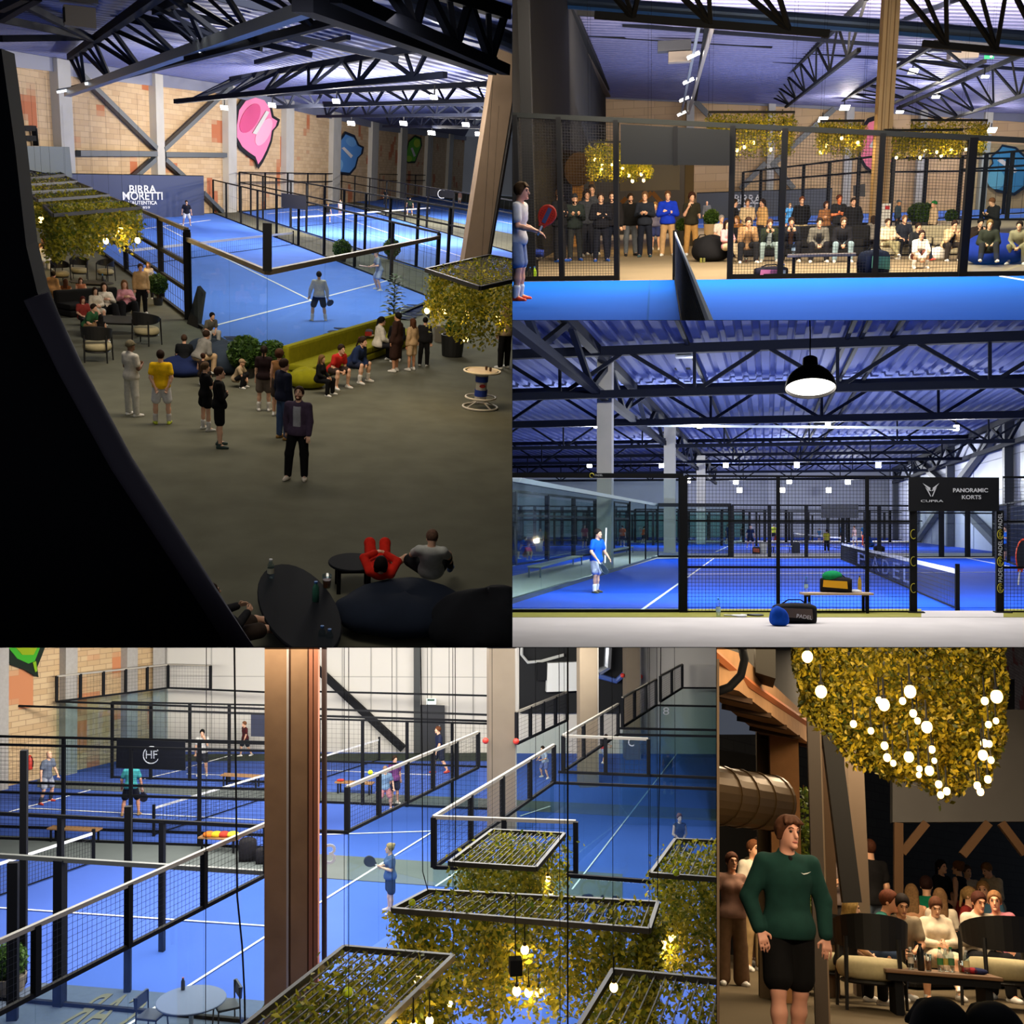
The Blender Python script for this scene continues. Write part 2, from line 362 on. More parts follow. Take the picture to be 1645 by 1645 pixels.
def skeleton(P,fem,seat=None):
 J={};w=0.155 if fem else 0.182
 T=rot_from('Z',P.get('turn',0)) @ rot_from('Y',P.get('side',0)) @ rot_from('X',P.get('lean',0))
 Tl=np.array(Matrix.Identity(3))
 for i,sg in ((0,-1),(1,1)):
  th=nrm((sg*P['th'][i][0],P['th'][i][1],P['th'][i][2]));sh=nrm((sg*P['sh'][i][0],P['sh'][i][1],P['sh'][i][2]))
  hip=np.array((sg*0.088,0,0));kn=hip+th*0.43;an=kn+sh*0.42
  J['hip',i],J['knee',i],J['ank',i],J['shd',i]=hip,kn,an,sh
 zb=min(J['ank',0][2],J['ank',1][2])-0.075
 if seat is not None: zb=-seat
 for kk in list(J):
  if kk[0] != 'shd': J[kk]=J[kk]+np.array((0,0,-zb))
 pel=np.array((0,0,-zb));J['pel']=pel
 def tp(x,y,z): return pel+T @ np.array((x,y,z))
 J['T']=T;J['waist']=tp(0,0,.2);J['chest']=tp(0,.005,.38);J['neck']=tp(0,.01,.535)
 for i,sg in ((0,-1),(1,1)):
  s_=tp(sg*w,0.005,.475);ua=T @ nrm((sg*P['ua'][i][0],P['ua'][i][1],P['ua'][i][2]));fa=T @ nrm((sg*P['fa'][i][0],P['fa'][i][1],P['fa'][i][2]))
  el=s_+ua*.28;wr=el+fa*.25
  J['sho',i],J['elb',i],J['wri',i],J['fa',i]=s_,el,wr,fa
  ft=P.get('toe',(None,None))[i]
  shv=J['shd',i];f_=np.array((sg*.22,-1.0,0.0)) if ft is None else np.array(ft,float)
  J['toe',i]=nrm(f_)
 H=rot_from('Z',P.get('turn',0)+P.get('look',0)) @ rot_from('X',P.get('lean',0)*0.35+P.get('nod',0))
 J['H']=H;J['head']=J['neck']+T @ np.array((0,-.01,.03))+H @ np.array((0,-.02,.13))
 return J

def person(room,px,py,pose='stand',face=0,top=None,hgt=1.75,fem=False,skin=(224,172,140),up=('tee',(40,40,45)),low=('trousers',(35,35,40)),
           shoe=(230,228,222),hair=('short',(60,42,30)),label='',seat=None,P=None,loc=None,extra=None,lift=0.0,face_detail=None,group=None):
 """face: degrees, 0 looks at the camera, +90 looks to picture right"""
 Pz=dict(POSES[pose]);Pz.update(P or {})
 J=skeleton(Pz,fem,seat)
 base=Vector(loc) if loc else room.fl(px,py)
 ztop=J['head'][2]+0.125
 if top is not None:
  s=room.zt(base,top)/ztop
 else: s=hgt/1.75
 s=max(0.72,min(1.3,s))
 ppm=F/base.y*s                       # pixels per metre here
 res=max(0.0085,min(0.034,1.15/ppm))
 pts=np.array([v for kk,v in J.items() if not (kk in ('T','H') or kk[0] in ('shd','fa','toe'))])
 lo=pts.min(0)-0.30;hi=pts.max(0)+0.30;lo[2]=min(lo[2],-0.02)
 T,H=J['T'],J['H'];e=0.006+0.3*res;g=0.93
 fs=0.93 if fem else 1.0
 def tp(x,y,z): return J['pel']+T @ np.array((x,y,z))
 def hp(x,y,z): return J['head']+H @ np.array((x,y,z))
 # --- body
 B=Field(lo,hi,res)
 def torso(Fd,ex,hips=True,k=0.05):
  w=(0.115 if fem else 0.128)
  if hips: Fd.ell(J['pel']+T @ np.array((0,.01,.03)),((.165 if fem else .158)+ex,.112+ex,.125+ex),k,T)
  Fd.ell(tp(0,.0,.16),((.132 if fem else .148)+ex,.098+ex,.16+ex),k,T)
  Fd.ell(tp(0,.0,.36),((.150 if fem else .172)+ex,(.112 if fem else .110)+ex,.165+ex),k,T)
  for i,sg in ((0,-1),(1,1)):
   Fd.cap(tp(0,.01,.47),J['sho',i],.058+ex*.8,.050*fs+ex*.6,k)
   if fem: Fd.ell(tp(sg*.07,-.085,.355),(.062+ex,.055+ex,.06+ex),0.04,T)
 torso(B,0)
 B.cap(J['neck']-T @ np.array((0,0,.06)),J['head']-H @ np.array((0,-.02,.04)),.06*fs,.052*fs,.03)
 B.ell(hp(0,.012,.03),(.074,.095,.092),.03,H)                     # cranium
 B.ell(hp(0,-.025,-.045),(.056*fs,.068,.075),.03,H)             # jaw
 B.cap(hp(0,-.094,.01),hp(0,-.114,-.028),max(.010,.5*res),max(.014,.5*res),.015)  # nose
 B.ell(hp(0,-.082,-.098),(.026,.024,.02),.02,H)                   # chin
 for sg in (-1,1):
  B.ell(hp(sg*.076,.012,-.012),(max(.012,.6*res),.02,.032),.008,H)
  if res<.013: B.ell(hp(sg*.031,-.098,.012),(.017,.014,.012),0,H,cut=True)
 if res<.013: B.cap(hp(-.03,-.088,.034),hp(.03,-.088,.034),.011,.011,.02)
 for i,sg in ((0,-1),(1,1)):
  s_,el,wr=J['sho',i],J['elb',i],J['wri',i]
  B.cap(s_,el,.053*fs,.041*fs,.03);B.cap(el,el+(wr-el)*.4,.042*fs,.041*fs,.02);B.cap(el+(wr-el)*.4,wr,.041*fs,.027*fs,.02)
  # hand: palm, four fingers of their own length, bent at the knuckle, and a thumb from the side
  f=J['fa',i];side=np.cross(f,T @ np.array((0,1,0)))
  if np.linalg.norm(side)<.2: side=T @ np.array((1.0,0,0))
  side=nrm(side);pn=nrm(np.cross(side,f));rr=max(.0085,.55*res);curl=Pz.get('curl',.35)
  sid=side*(1 if np.dot(side,T @ np.array((sg,0,0)))<0 else-1)
  if np.dot(pn,T @ np.array((0,1,0)))<0: pn=-pn
  pe=wr+f*.085
  for q in (-1,0,1): B.cap(wr+f*.01+side*q*.015,pe+side*q*.026,max(.014,rr),max(.013,rr),.015)
  for q,L in ((-1.5,.062),(-.5,.075),(.5,.080),(1.5,.070)):
   a=pe+side*q*.021;m_=a+nrm(f+pn*curl)*L*.55;t_=m_+nrm(f+pn*curl*2.6)*L*.5
   B.cap(a,m_,rr*1.05,rr,.004);B.cap(m_,t_,rr,rr*.85,.004)
  tb=wr+f*.03+sid*.03;tm=tb+nrm(f*.6+sid*.75)*.042;B.cap(tb,tm,max(.012,rr),max(.010,rr),.012);B.cap(tm,tm+nrm(f+pn*.3)*.03,max(.010,rr),rr*.9,.004)
  h_,kn,an=J['hip',i],J['knee',i],J['ank',i]
  B.cap(h_,kn,.082,.055*fs,.05);B.cap(kn,kn+(an-kn)*.35,.053*fs,.056*fs,.03);B.cap(kn+(an-kn)*.35,an,.056*fs,.036,.03)
  B.cap(an-np.array((0,0,.0)),an+J['toe',i]*.12-np.array((0,0,.04)),.036,.03,.02)
 sk=mat('skin_%d_%d_%d' % skin,skin,0.55)
 o=field_obj(B,'person',sk);tag(o,label,'person',group)
 M4=Matrix.Translation((0,0,lift)) @ Matrix.Scale(s,4)
 o.matrix_world=room.M @ Matrix.Translation(base) @ Matrix.Rotation(math.radians(face),4,'Z') @ M4
 room.tops.append(o)
 # --- upper clothing
 st,uc=up;fd=Field(lo,hi,res);ex={'tank': .004,'tee': .012,'polo': .012,'long': .012,'hoodie': .022,'jacket': .026,'coat': .03,'shirt': .013,'crop': .008}[st]+e
 torso(fd,ex,hips=st not in ('crop',))
 if st not in ('crop','tank'): fd.ell(J['pel']+T @ np.array((0,-.005,.0)),(.182+ex,.142+ex,.15),.05,T)
 if st in ('hoodie','jacket','coat','polo','shirt'):
  fd.cap(J['neck']+T @ np.array((0,.005,-.03)),J['neck']+T @ np.array((0,.0,.02 if st != 'hoodie' else .025)),.066+e,.062+e,.02)
  if st == 'hoodie': fd.ell(tp(0,.085,.5),(.105,.06,.075),.04,T)
 hem={'crop': .12,'tank':-.02}.get(st,-.06)
 fd.half(tp(0,0,hem),-(T @ np.array((0,0,1))))
 nz=.545 if st in ('hoodie','jacket','coat','polo','shirt') else .535
 fd.half(tp(0,0,nz+.02),T @ nrm((0,-.55,1)))
 sleeve={'tank': 0,'crop': .5,'tee': .62,'polo': .62}.get(st,2)
 for i in (0,1):
  s_,el,wr=J['sho',i],J['elb',i],J['wri',i]
  if sleeve: fd.cap(s_,s_+(el-s_)*min(sleeve,1),.052*fs+ex*.8,(.050 if sleeve<1 else .043)*fs+ex,.03)
  if sleeve == 2: fd.cap(el,el+(wr-el)*.93,.045*fs+ex*.9,.033*fs+ex*.9,.02)
 if st == 'coat':
  for i in (0,1): fd.cap(J['hip',i],J['knee',i],.1+ex,.1+ex,.1)
 field_obj(fd,{'tank': 'tank_top','tee': 't_shirt','polo': 'polo_shirt','long': 'sweater','crop': 'crop_top','shirt': 'shirt'}.get(st,st),cloth(uc),o)
 if extra and 'open' in extra:                # a shirt shows between the open fronts
  fd=Field(lo,hi,res);torso(fd,ex+.5*res+.004);X=T @ np.array((1.0,0,0))
  for sg in (-1,1): fd.half(tp(sg*.072,0,0),X*sg)
  fd.half(tp(0,-.02,0),T @ np.array((0,1.0,0)));fd.half(tp(0,0,-.04),-(T @ np.array((0,0,1))));fd.half(tp(0,0,.535),T @ nrm((0,-.55,1)))
  field_obj(fd,'inner_shirt',cloth(extra['open']),o)
 # --- lower clothing
 st2,lc=low;fd=Field(lo,hi,res);ex={'trousers': .016,'jeans': .012,'leggings': .005,'shorts': .02,'skirt': .02,'wide': .03}[st2]+e*.8
 fd.ell(J['pel']+T @ np.array((0,.01,.02)),((.168 if fem else .16)+e,.114+e,.115+e),.04,T)
 fd.ell(tp(0,0,.09),(.142+e,.1+e,.07),.03,T)
 fd.half(tp(0,0,.11),T @ np.array((0,0,1.0)))
 for i in (0,1):
  h_,kn,an=J['hip',i],J['knee',i],J['ank',i]
  if st2 in ('shorts','skirt'):
   q=.78 if st2 == 'shorts' else .5
   fd.cap(h_,h_+(kn-h_)*q,.084+ex,.074+ex+(.03 if st2 == 'skirt' else 0.006),.04)
  else:
   fl_=.03 if st2 == 'wide' else 0
   fd.cap(h_,kn,.084+ex*.8,.057+ex,.05);fd.cap(kn,kn+(an-kn)*.95,.06+ex,.044+ex+fl_,.03)
 field_obj(fd,{'wide': 'trousers'}.get(st2,st2),cloth(lc),o)
 # --- shoes
 for i in (0,1):
  an=J['ank',i];t=J['toe',i];fd=Field(an-.25,an+.25,min(res,.02));dn=nrm(J['shd',i]*(1 if abs(J['shd',i][2])>.6 else .5)+np.array((0,0,-.6)))
  b_=an+dn*.045
  fd.cap(b_-t*.045,b_+t*.07,.043,.044,.02);fd.cap(b_+t*.07,b_+t*.155-np.array((0,0,.006)),.044,.034,.03);fd.cap(b_-t*.02,an+J['shd',i]*-.02,.042,.042+.2*e,.02)
  fd.half(an+dn*.075,dn)
  field_obj(fd,'shoe',mat('shoe_%d_%d_%d' % shoe,shoe,.6),o)
  if extra and 'socks' in extra:
   fd=Field(an-.25,an+.3,min(res,.02));fd.cap(an,an-J['shd',i]*.14,.04+e,.053+e,.01)
   field_obj(fd,'sock',cloth(extra['socks']),o)
 # --- hair or hat
 hs,hc=hair
 if hs not in ('cap','beanie','hood'): hc=(int(hc[0]*.72),int(hc[1]*.72),int(hc[2]*.74))
 fd=Field(J['head']-.62,J['head']+.3,min(res,.022));t_=.012+.3*res
 if hs != 'bald':
  big={'curly': .022,'afro': .035}.get(hs,0)
  fd.ell(hp(0,.016,.036),(.077+t_+big,.098+t_+big,.094+t_+big),.02,H)
  if hs in ('cap','beanie'):
   fd.half(hp(0,0,.022),-(H @ nrm((0,.28,1.0))))
   if hs == 'cap':
    for q in (-1,0,1): fd.cap(hp(q*.045,-.085,.046),hp(q*.032,-.165+abs(q)*.02,.034),max(.011,.6*res),max(.011,.6*res),.02)
  else:
   fd.half(hp(0,-.034,.0),H @ nrm((0,-1,-.62)))
   if hs in ('short','buzz'): fd.half(hp(0,.0,-.03),-(H @ nrm((0,.55,1.0))))
   if hs == 'mop':
    for q in (-1.4,-.6,.5,1.3): fd.cap(hp(q*.03,-.04,.115),hp(q*.055,-.088,.072),.020,.012,.02)
    fd.cap(hp(-.075,.0,.03),hp(-.08,.01,-.035),.024,.016,.02);fd.cap(hp(.075,.0,.03),hp(.08,.01,-.035),.024,.016,.02)
  if hs == 'long':
   for q in (-1,0,1): fd.cap(hp(q*.05,.06,.0),J['head']+H @ np.array((q*.06,.085,-.1))+T @ np.array((0,.02,-.17)),.05,.035,.04)
   for q in (-1,1): fd.cap(hp(q*.074,.0,.03),J['head']+H @ np.array((q*.088,.0,-.1))+T @ np.array((0,-.01,-.1)),.026,.022,.02)
  if hs == 'bun': fd.ell(hp(0,.11,.09),(.045,.045,.042),.02,H)
  if hs == 'pony': fd.cap(hp(0,.115,.05),J['head']+H @ np.array((0,.145,-.06))+T @ np.array((0,.0,-.1)),.035,.02,.02)
  if hs == 'hood':
   fd.ell(hp(0,.03,.0),(.105,.12,.14),.03,H);fd.ell(hp(0,-.1,-.01),(.07,.09,.1),0,H,cut=True)
  field_obj(fd,{'cap': 'cap','beanie': 'beanie','hood': 'hood'}.get(hs,'hair'),mat('hair_%d_%d_%d' % hc,hc,.75,noise=.25,scale=40),o)
  if hs in ('cap','beanie') and extra and 'hair' in extra:
   fd=Field(J['head']-.3,J['head']+.3,min(res,.022));fd.ell(hp(0,.016,.02),(.076+t_*.6,.097+t_*.6,.09),.02,H);fd.half(hp(0,-.02,0),H @ nrm((0,-1,-.2)));fd.half(hp(0,0,-.05),-(H @ nrm((0,.4,1))))
   field_obj(fd,'hair',mat('hair_%d_%d_%d' % extra['hair'],extra['hair'],.75),o)
 if extra and 'beard' in extra:
  fd=Field(J['head']-.3,J['head']+.3,min(res,.016));fd.ell(hp(0,-.028,-.06),(.062,.07,.07),.02,H);fd.half(hp(0,0,-.04),H @ nrm((0,-.15,1)));fd.half(hp(0,-.01,0),H @ nrm((0,1,0)))
  field_obj(fd,'beard',mat('hair_%d_%d_%d' % extra['beard'],extra['beard'],.8),o)
 # --- face details where the photo shows a face
 if (res<.022 if face_detail is None else face_detail):
  for sg in (-1,1):
   q=hp(sg*.031,-.083,.012);MB().ball(q,(.0125,.0125,.0095),8,6).build('eye',mat('eye_dark',(45,34,30),.3),o,smooth=True)
   if res<.014:
    MB().tube([hp(sg*.016,-.098,.034),hp(sg*.032,-.097,.040),hp(sg*.05,-.082,.034)],.0045,5).build('eyebrow',mat('hair_%d_%d_%d' % (hc if hs not in ('cap','beanie','bald') else (70,50,38)),hc),o)
  q=hp(0,-.092,-.066);MB().ball(q,(.024,.009,.007),8,6).build('mouth',mat('lip',(158,84,76),.5),o,smooth=True)
 o['_j']=0;del o['_j']
 return o,J,o.matrix_world

# ------------------------------------------------------------------ builders
rnd=random.Random(7)
BLACK=mat('black_steel',(16,17,20),.75);NAVYSTEEL=mat('navy_steel',(14,19,34),.75);GREYSTEEL=mat('grey_steel',(120,122,124),.45)
WIRE=mat('wire_black',(20,22,26),.6);WHITE=mat('white_paint',(236,236,234),.5);TAPE=mat('net_tape_white',(235,235,232),.7)
GLASS=glassm('court_glass',(236,244,244),.045);CLEAR=glassm('clear_plastic',(225,238,242),.16)
LED=mat('led_panel',(255,255,255),emit=(255,252,244),emit_s=14.0)
BULB=mat('bulb_glow',(255,230,170),emit=(255,206,120),emit_s=9.0)
CONC=mat('concrete_column',(176,160,136),.8,noise=.10,scale=1.4,bump=.15)

def vp(room,px,py,A,B,off=0.0):
 """where the ray of a pixel meets the upright plane through floor points A and B, moved off metres towards the eye"""
 A,B=Vector(A),Vector(B);d=(B-A);n=Vector((-d.y,d.x,0)).normalized()
 if n.y>0: n=-n
 r=room.ray(px,py);o=Vector((0,0,room.h));t=((A+n*off)-o).dot(n)/r.dot(n)
 return o+r*t

def poly(room,name,px,z,m,t=.02,kind='structure',pts=None):
 P=pts or [room.fl(x,y,z) for x,y in px]
 o=MB().slab([(p[0],p[1],z) for p in P][::-1],(0,0,-t)).build(name,m,room=room);o['kind']=kind;return o

def line_on(room,a,b,w,parent,z=.012,name='line_marking',m=None):
 A,B=room.fl(*a),room.fl(*b);d=(B-A).normalized();n=Vector((-d.y,d.x,0))*w/2
 o=MB().slab([A+n+Vector((0,0,z)),B+n+Vector((0,0,z)),B-n+Vector((0,0,z)),A-n+Vector((0,0,z))],(0,0,-.01)).build(name,m or mat('court_line_white',(238,240,240),.8))
 o.parent=parent;return o

def wall(room,name,strip,m,t=.3,uvscale=1.0):
 """strip: (px, row of the foot, row of the top) from left to right"""
 mb=MB();uv=[];u=0;prev=None;P=[]
 for x,yb,yt in strip:
  p=room.fd(x,-yb) if yb<0 else room.fl(x,yb);z=room.zt(p,yt);P.append((p,z))
 n=len(P);mb.v=[];us=[]
 for i,(p,z) in enumerate(P):
  if i: u += (p-P[i-1][0]).length
  us.append(u);mb.v += [tuple(p),(p.x,p.y,z)]
 back=[]
 for i,(p,z) in enumerate(P):
  q=P[min(i+1,n-1)][0]-P[max(i-1,0)][0];nn=Vector((-q.y,q.x,0)).normalized()*t
  mb.v += [tuple(p+nn),(p.x+nn.x,p.y+nn.y,z)]
 for i in range(n-1):
  a=2*i;b=2*n+2*i
  mb.f += [(a,a+2,a+3,a+1),(b+2,b,b+1,b+3),(a+1,a+3,b+3,b+1)]
 o=mb.build(name,m,room=room);me=o.data;l=me.uv_layers.new(name='UVMap')
 for lp in me.loops:
  vi=lp.vertex_index % (2*n);l.data[lp.index].uv=(us[vi // 2]*uvscale,mb.v[vi][2]*uvscale)
 o['kind']='structure';return o,P

def text_mesh(s,size,name,m,depth=.01,mirror=False,spacing=1.0,bold=0.0):
 cu=bpy.data.curves.new(name,'FONT');cu.body=s;cu.size=size;cu.extrude=depth/2;cu.align_x='CENTER';cu.align_y='CENTER';cu.space_character=spacing;cu.offset=bold;cu.resolution_u=3
 cu.space_line=.85
 t=bpy.data.objects.new(name,cu);COL.objects.link(t);dg=bpy.context.evaluated_depsgraph_get();dg.update()
 me=bpy.data.meshes.new_from_object(t.evaluated_get(dg));bpy.data.objects.remove(t);me.name=name
 me.materials.clear();me.materials.append(m)
 if mirror:
  for v in me.vertices: v.co.x=-v.co.x
 o=bpy.data.objects.new(name,me);COL.objects.link(o);return o

def frame3(origin,xdir,ydir):
 x=Vector(xdir).normalized();z=x.cross(Vector(ydir)).normalized();y=z.cross(x)
 return Matrix(((x.x,y.x,z.x,origin[0]),(x.y,y.y,z.y,origin[1]),(x.z,y.z,z.z,origin[2]),(0,0,0,1)))

def text_on(room,s,a,b,parent,m,size=None,up=(0,0,1),mirror=False,depth=.02,sy=1.0,bold=0.0,hgt=None):
 """lettering centred between room points a (left end) and b (right end)"""
 a,b=Vector(a),Vector(b);w=(b-a).length
 o=text_mesh(s,1.0,'lettering',m,depth=depth,mirror=mirror,bold=bold);bw=max(v.co.x for v in o.data.vertices)-min(v.co.x for v in o.data.vertices)
 k=w/bw
 if hgt: sy=hgt/(k*(max(v.co.y for v in o.data.vertices)-min(v.co.y for v in o.data.vertices)))
 M=frame3((a+b)/2,b-a,up) @ Matrix.Diagonal((k,k*sy,1,1))
 o.data.transform(M);
 if parent: o.parent=parent
 return o

def mesh_panel(a,b,z0,z1,sp,r,name,parent,zb0=None,zb1=None):
 """welded wire panel between floor points a and b"""
 mb=MB();a,b=Vector(a),Vector(b);L=(b-a).length;n=max(2,int(L/sp));d=(b-a)/L
 if zb0 is None: zb0,zb1=z0,z1
 nn=Vector((-d.y,d.x,0))
 def wire(p,q,u):
  v=[p+nn*r,p-u*r*.9-nn*r*.5,p+u*r*.9-nn*r*.5];w=[x+(q-p) for x in v]
  mb.add(v+w,[(0,1,4,3),(1,2,5,4),(2,0,3,5)])
 for i in range(n+1):
  t=i/n;p=a+(b-a)*t;wire(p+Vector((0,0,z0+(zb0-z0)*t)),p+Vector((0,0,z1+(zb1-z1)*t)),d)
 m=max(2,int((z1-z0)/sp))
 for j in range(m+1):
  t=j/m;wire(a+Vector((0,0,z0+(z1-z0)*t)),b+Vector((0,0,zb0+(zb1-zb0)*t)),Vector((0,0,1)))
 return mb.build(name,WIRE,parent)

def fence(room,P,z1,label,mesh=None,glass=None,rails=(),pw=.1,rw=.07,sp=.12,wr=.004,posts=None,top_m=None,post_z0=0,group=None,rail_m=None,post_m=None,ks=None,bays=None):
 """court enclosure along floor points P; mesh and glass are (from, to) heights; rails: heights; ks: height factor at each point; bays: which bays carry mesh"""
 P=[Vector(p) for p in P];o=empty(room,'court_fence',(0,0,0),0,label,'fence',group);ks=ks or [1.0]*len(P)
 for i,p in enumerate(P):
  if posts is None or i in posts: MB().box((p.x,p.y,(z1*ks[i]+post_z0)/2),(pw,pw,z1*ks[i]-post_z0),rz=math.atan2(P[-1].y-P[0].y,P[-1].x-P[0].x)).build('post',post_m or BLACK,o)
 for i,(a,b) in enumerate(zip(P,P[1:])):
  ka,kb=ks[i],ks[i+1]
  for z in rails: MB().bar(a+Vector((0,0,z*ka)),b+Vector((0,0,z*kb)),rw).build('rail',(top_m if top_m and z == max(rails) else rail_m) or BLACK,o)
  if mesh and (bays is None or i in bays): mesh_panel(a,b,mesh[0]*ka,mesh[1]*ka,sp,wr,'wire_mesh',o,mesh[0]*kb,mesh[1]*kb)
  if glass:
   v=[a+Vector((0,0,glass[0])),b+Vector((0,0,glass[0])),b+Vector((0,0,glass[1]*kb)),a+Vector((0,0,glass[1]*ka))];d=(b-a).normalized()
   MB().slab(v,Vector((-d.y,d.x,0))*.012).build('glass_pane',GLASS,o)
 return o

def split_pts(a,b,n): return [Vector(a)+(Vector(b)-Vector(a))*(i/n) for i in range(n+1)]

def truss(room,T0,T1,B0,B1,n,w,label,m=None,posts=True,group=None):
 """roof truss: chords T0-T1 (top) and B0-B1 (bottom), each end (px, row, distance)"""
 m=m or NAVYSTEEL;o=empty(room,'roof_truss',(0,0,0),0,label,'roof truss',group)
 t0,t1,b0,b1=[room.dp(*q) for q in (T0,T1,B0,B1)]
 MB().bar(t0,t1,w*1.25).build('top_chord',m,o);MB().bar(b0,b1,w).build('bottom_chord',m,o)
 mb=MB();T=split_pts(t0,t1,2*n);Bt=split_pts(b0,b1,2*n)
 for i in range(n):
  mb.bar(T[2*i],Bt[2*i+1],w*.62);mb.bar(Bt[2*i+1],T[2*i+2],w*.62)
  if posts: mb.bar(T[2*i+1],Bt[2*i+1],w*.5)
 mb.build('web_bracing',m,o);return o

def beam(room,a,b,w,label,m=None,name='roof_beam',cat='beam',round_=False):
 A,B=room.dp(*a),room.dp(*b);mb=MB()
 if round_: mb.tube([A,B],w/2,14)
 else: mb.bar(A,B,w)
 o=mb.build(name,m or NAVYSTEEL,room=room,smooth=False);return tag(o,label,cat)

def corrugated(room,name,rows,n,depth,m):
 """profiled roof sheet: rows = [(left point, right point), ...] from near to far; ribs run from row to row"""
 mb=MB();prof=[]
 for i in range(n):
  for u,d in ((0,0),(.5,0),(.58,1),(.92,1)): prof.append(((i+u)/n,d*depth))
 prof.append((1,0));k=len(prof)
 for L,R in rows:
  L,R=Vector(L),Vector(R)
  for u,d in prof: mb.v.append(tuple(L+(R-L)*u+Vector((0,0,d))))
 for j in range(len(rows)-1):
  for i in range(k-1): mb.f.append((j*k+i,(j+1)*k+i,(j+1)*k+i+1,j*k+i+1))
 o=mb.build(name,m,room=room);o['kind']='structure';return o

def floodlight(room,px,py,d,label,w=.5,h=.22,group=None,tube=False,tilt=.5,rz=0.0):
 """LED fixture: housing, glowing panel, bracket"""
 p=room.dp(px,py,d);o=empty(room,'ceiling_lamp',p,rz,label,'lamp',group)
 mm=Matrix.Rotation(tilt,3,'X')
 MB().box((0,.03,.05),(w*1.1,.07,h*1.15),m=mm).build('housing',GREYSTEEL,o)
 MB().box((0,-.03,.05),(w,.05,h),m=mm).build('led_panel',LED,o)
 MB().bar((0,.05,.1),(0,.05,.55),.05).build('bracket',BLACK,o)
 return o

LEAFMATS={}
def leaf_mat(name,a,b,rough=.55):
 if name in LEAFMATS: return LEAFMATS[name]
 m=bpy.data.materials.new(name);m.use_nodes=True;nt=m.node_tree;bs=nt.nodes['Principled BSDF'];bs.inputs['Roughness'].default_value=rough
 g=nt.nodes.new('ShaderNodeNewGeometry');r=nt.nodes.new('ShaderNodeValToRGB');r.color_ramp.elements[0].color=(*lin(a),1);r.color_ramp.elements[1].color=(*lin(b),1)
 nt.links.new(g.outputs['Random Per Island'],r.inputs['Fac']);nt.links.new(r.outputs['Color'],bs.inputs['Base Color'])
 tr=nt.nodes.new('ShaderNodeBsdfTranslucent');nt.links.new(r.outputs['Color'],tr.inputs['Color'])
 mx=nt.nodes.new('ShaderNodeMixShader');mx.inputs[0].default_value=.4;out=nt.nodes['Material Output']
 nt.links.new(bs.outputs[0],mx.inputs[1]);nt.links.new(tr.outputs[0],mx.inputs[2]);nt.links.new(mx.outputs[0],out.inputs[0])
 LEAFMATS[name]=m;return m
LEAF=leaf_mat('hanging_leaves',(70,92,22),(186,172,44));BOX=leaf_mat('boxwood_leaves',(34,62,20),(92,128,48))

def leaves(C,size,name,m,parent,seed=1,droop=.4):
 """C: n x 3 leaf centres; one folded leaf at each"""
 g=np.random.default_rng(seed);n=len(C);C=np.array(C,float)
 a=g.normal(size=(n,3));a[:,2]-=droop;a /= np.linalg.norm(a,axis=1)[:,None]
 b=g.normal(size=(n,3));b-=(b*a).sum(1)[:,None]*a;b /= np.linalg.norm(b,axis=1)[:,None];c=np.cross(a,b)
 s=size*g.uniform(.7,1.35,n)[:,None]
 V=np.stack([C-a*s*.5,C+b*s*.3+c*s*.1,C+a*s*.6,C-b*s*.3+c*s*.1],1).reshape(-1,3)
 me=bpy.data.meshes.new(name);me.vertices.add(4*n);me.vertices.foreach_set('co',V.astype(np.float32).ravel())
 i=np.arange(n)[:,None]*4;Q=np.concatenate([i+[0,1,2],i+[0,2,3]],1).reshape(-1)
 me.loops.add(6*n);me.loops.foreach_set('vertex_index',Q.astype(np.int32));me.polygons.add(2*n)
 me.polygons.foreach_set('loop_start',np.arange(0,6*n,3,dtype=np.int32));me.polygons.foreach_set('loop_total',np.full(2*n,3,np.int32))
 me.update(calc_edges=True);me.materials.append(m)
 o=bpy.data.objects.new(name,me);COL.objects.link(o);o.parent=parent;return o

def bulb(p,r,parent,cord=.25):
 parent=MB().ball(p,(r,r,r*1.15),14,10).build('light_bulb',BULB,parent,smooth=True)
 MB().tube([(p[0],p[1],p[2]+r*.95),(p[0],p[1],p[2]+r*1.7)],r*.45,10).build('bulb_socket',BLACK,parent)
 MB().tube([(p[0],p[1],p[2]+r*1.6),(p[0],p[1],p[2]+r*1.6+cord)],r*.1+.003,6).build('bulb_cord',BLACK,parent)

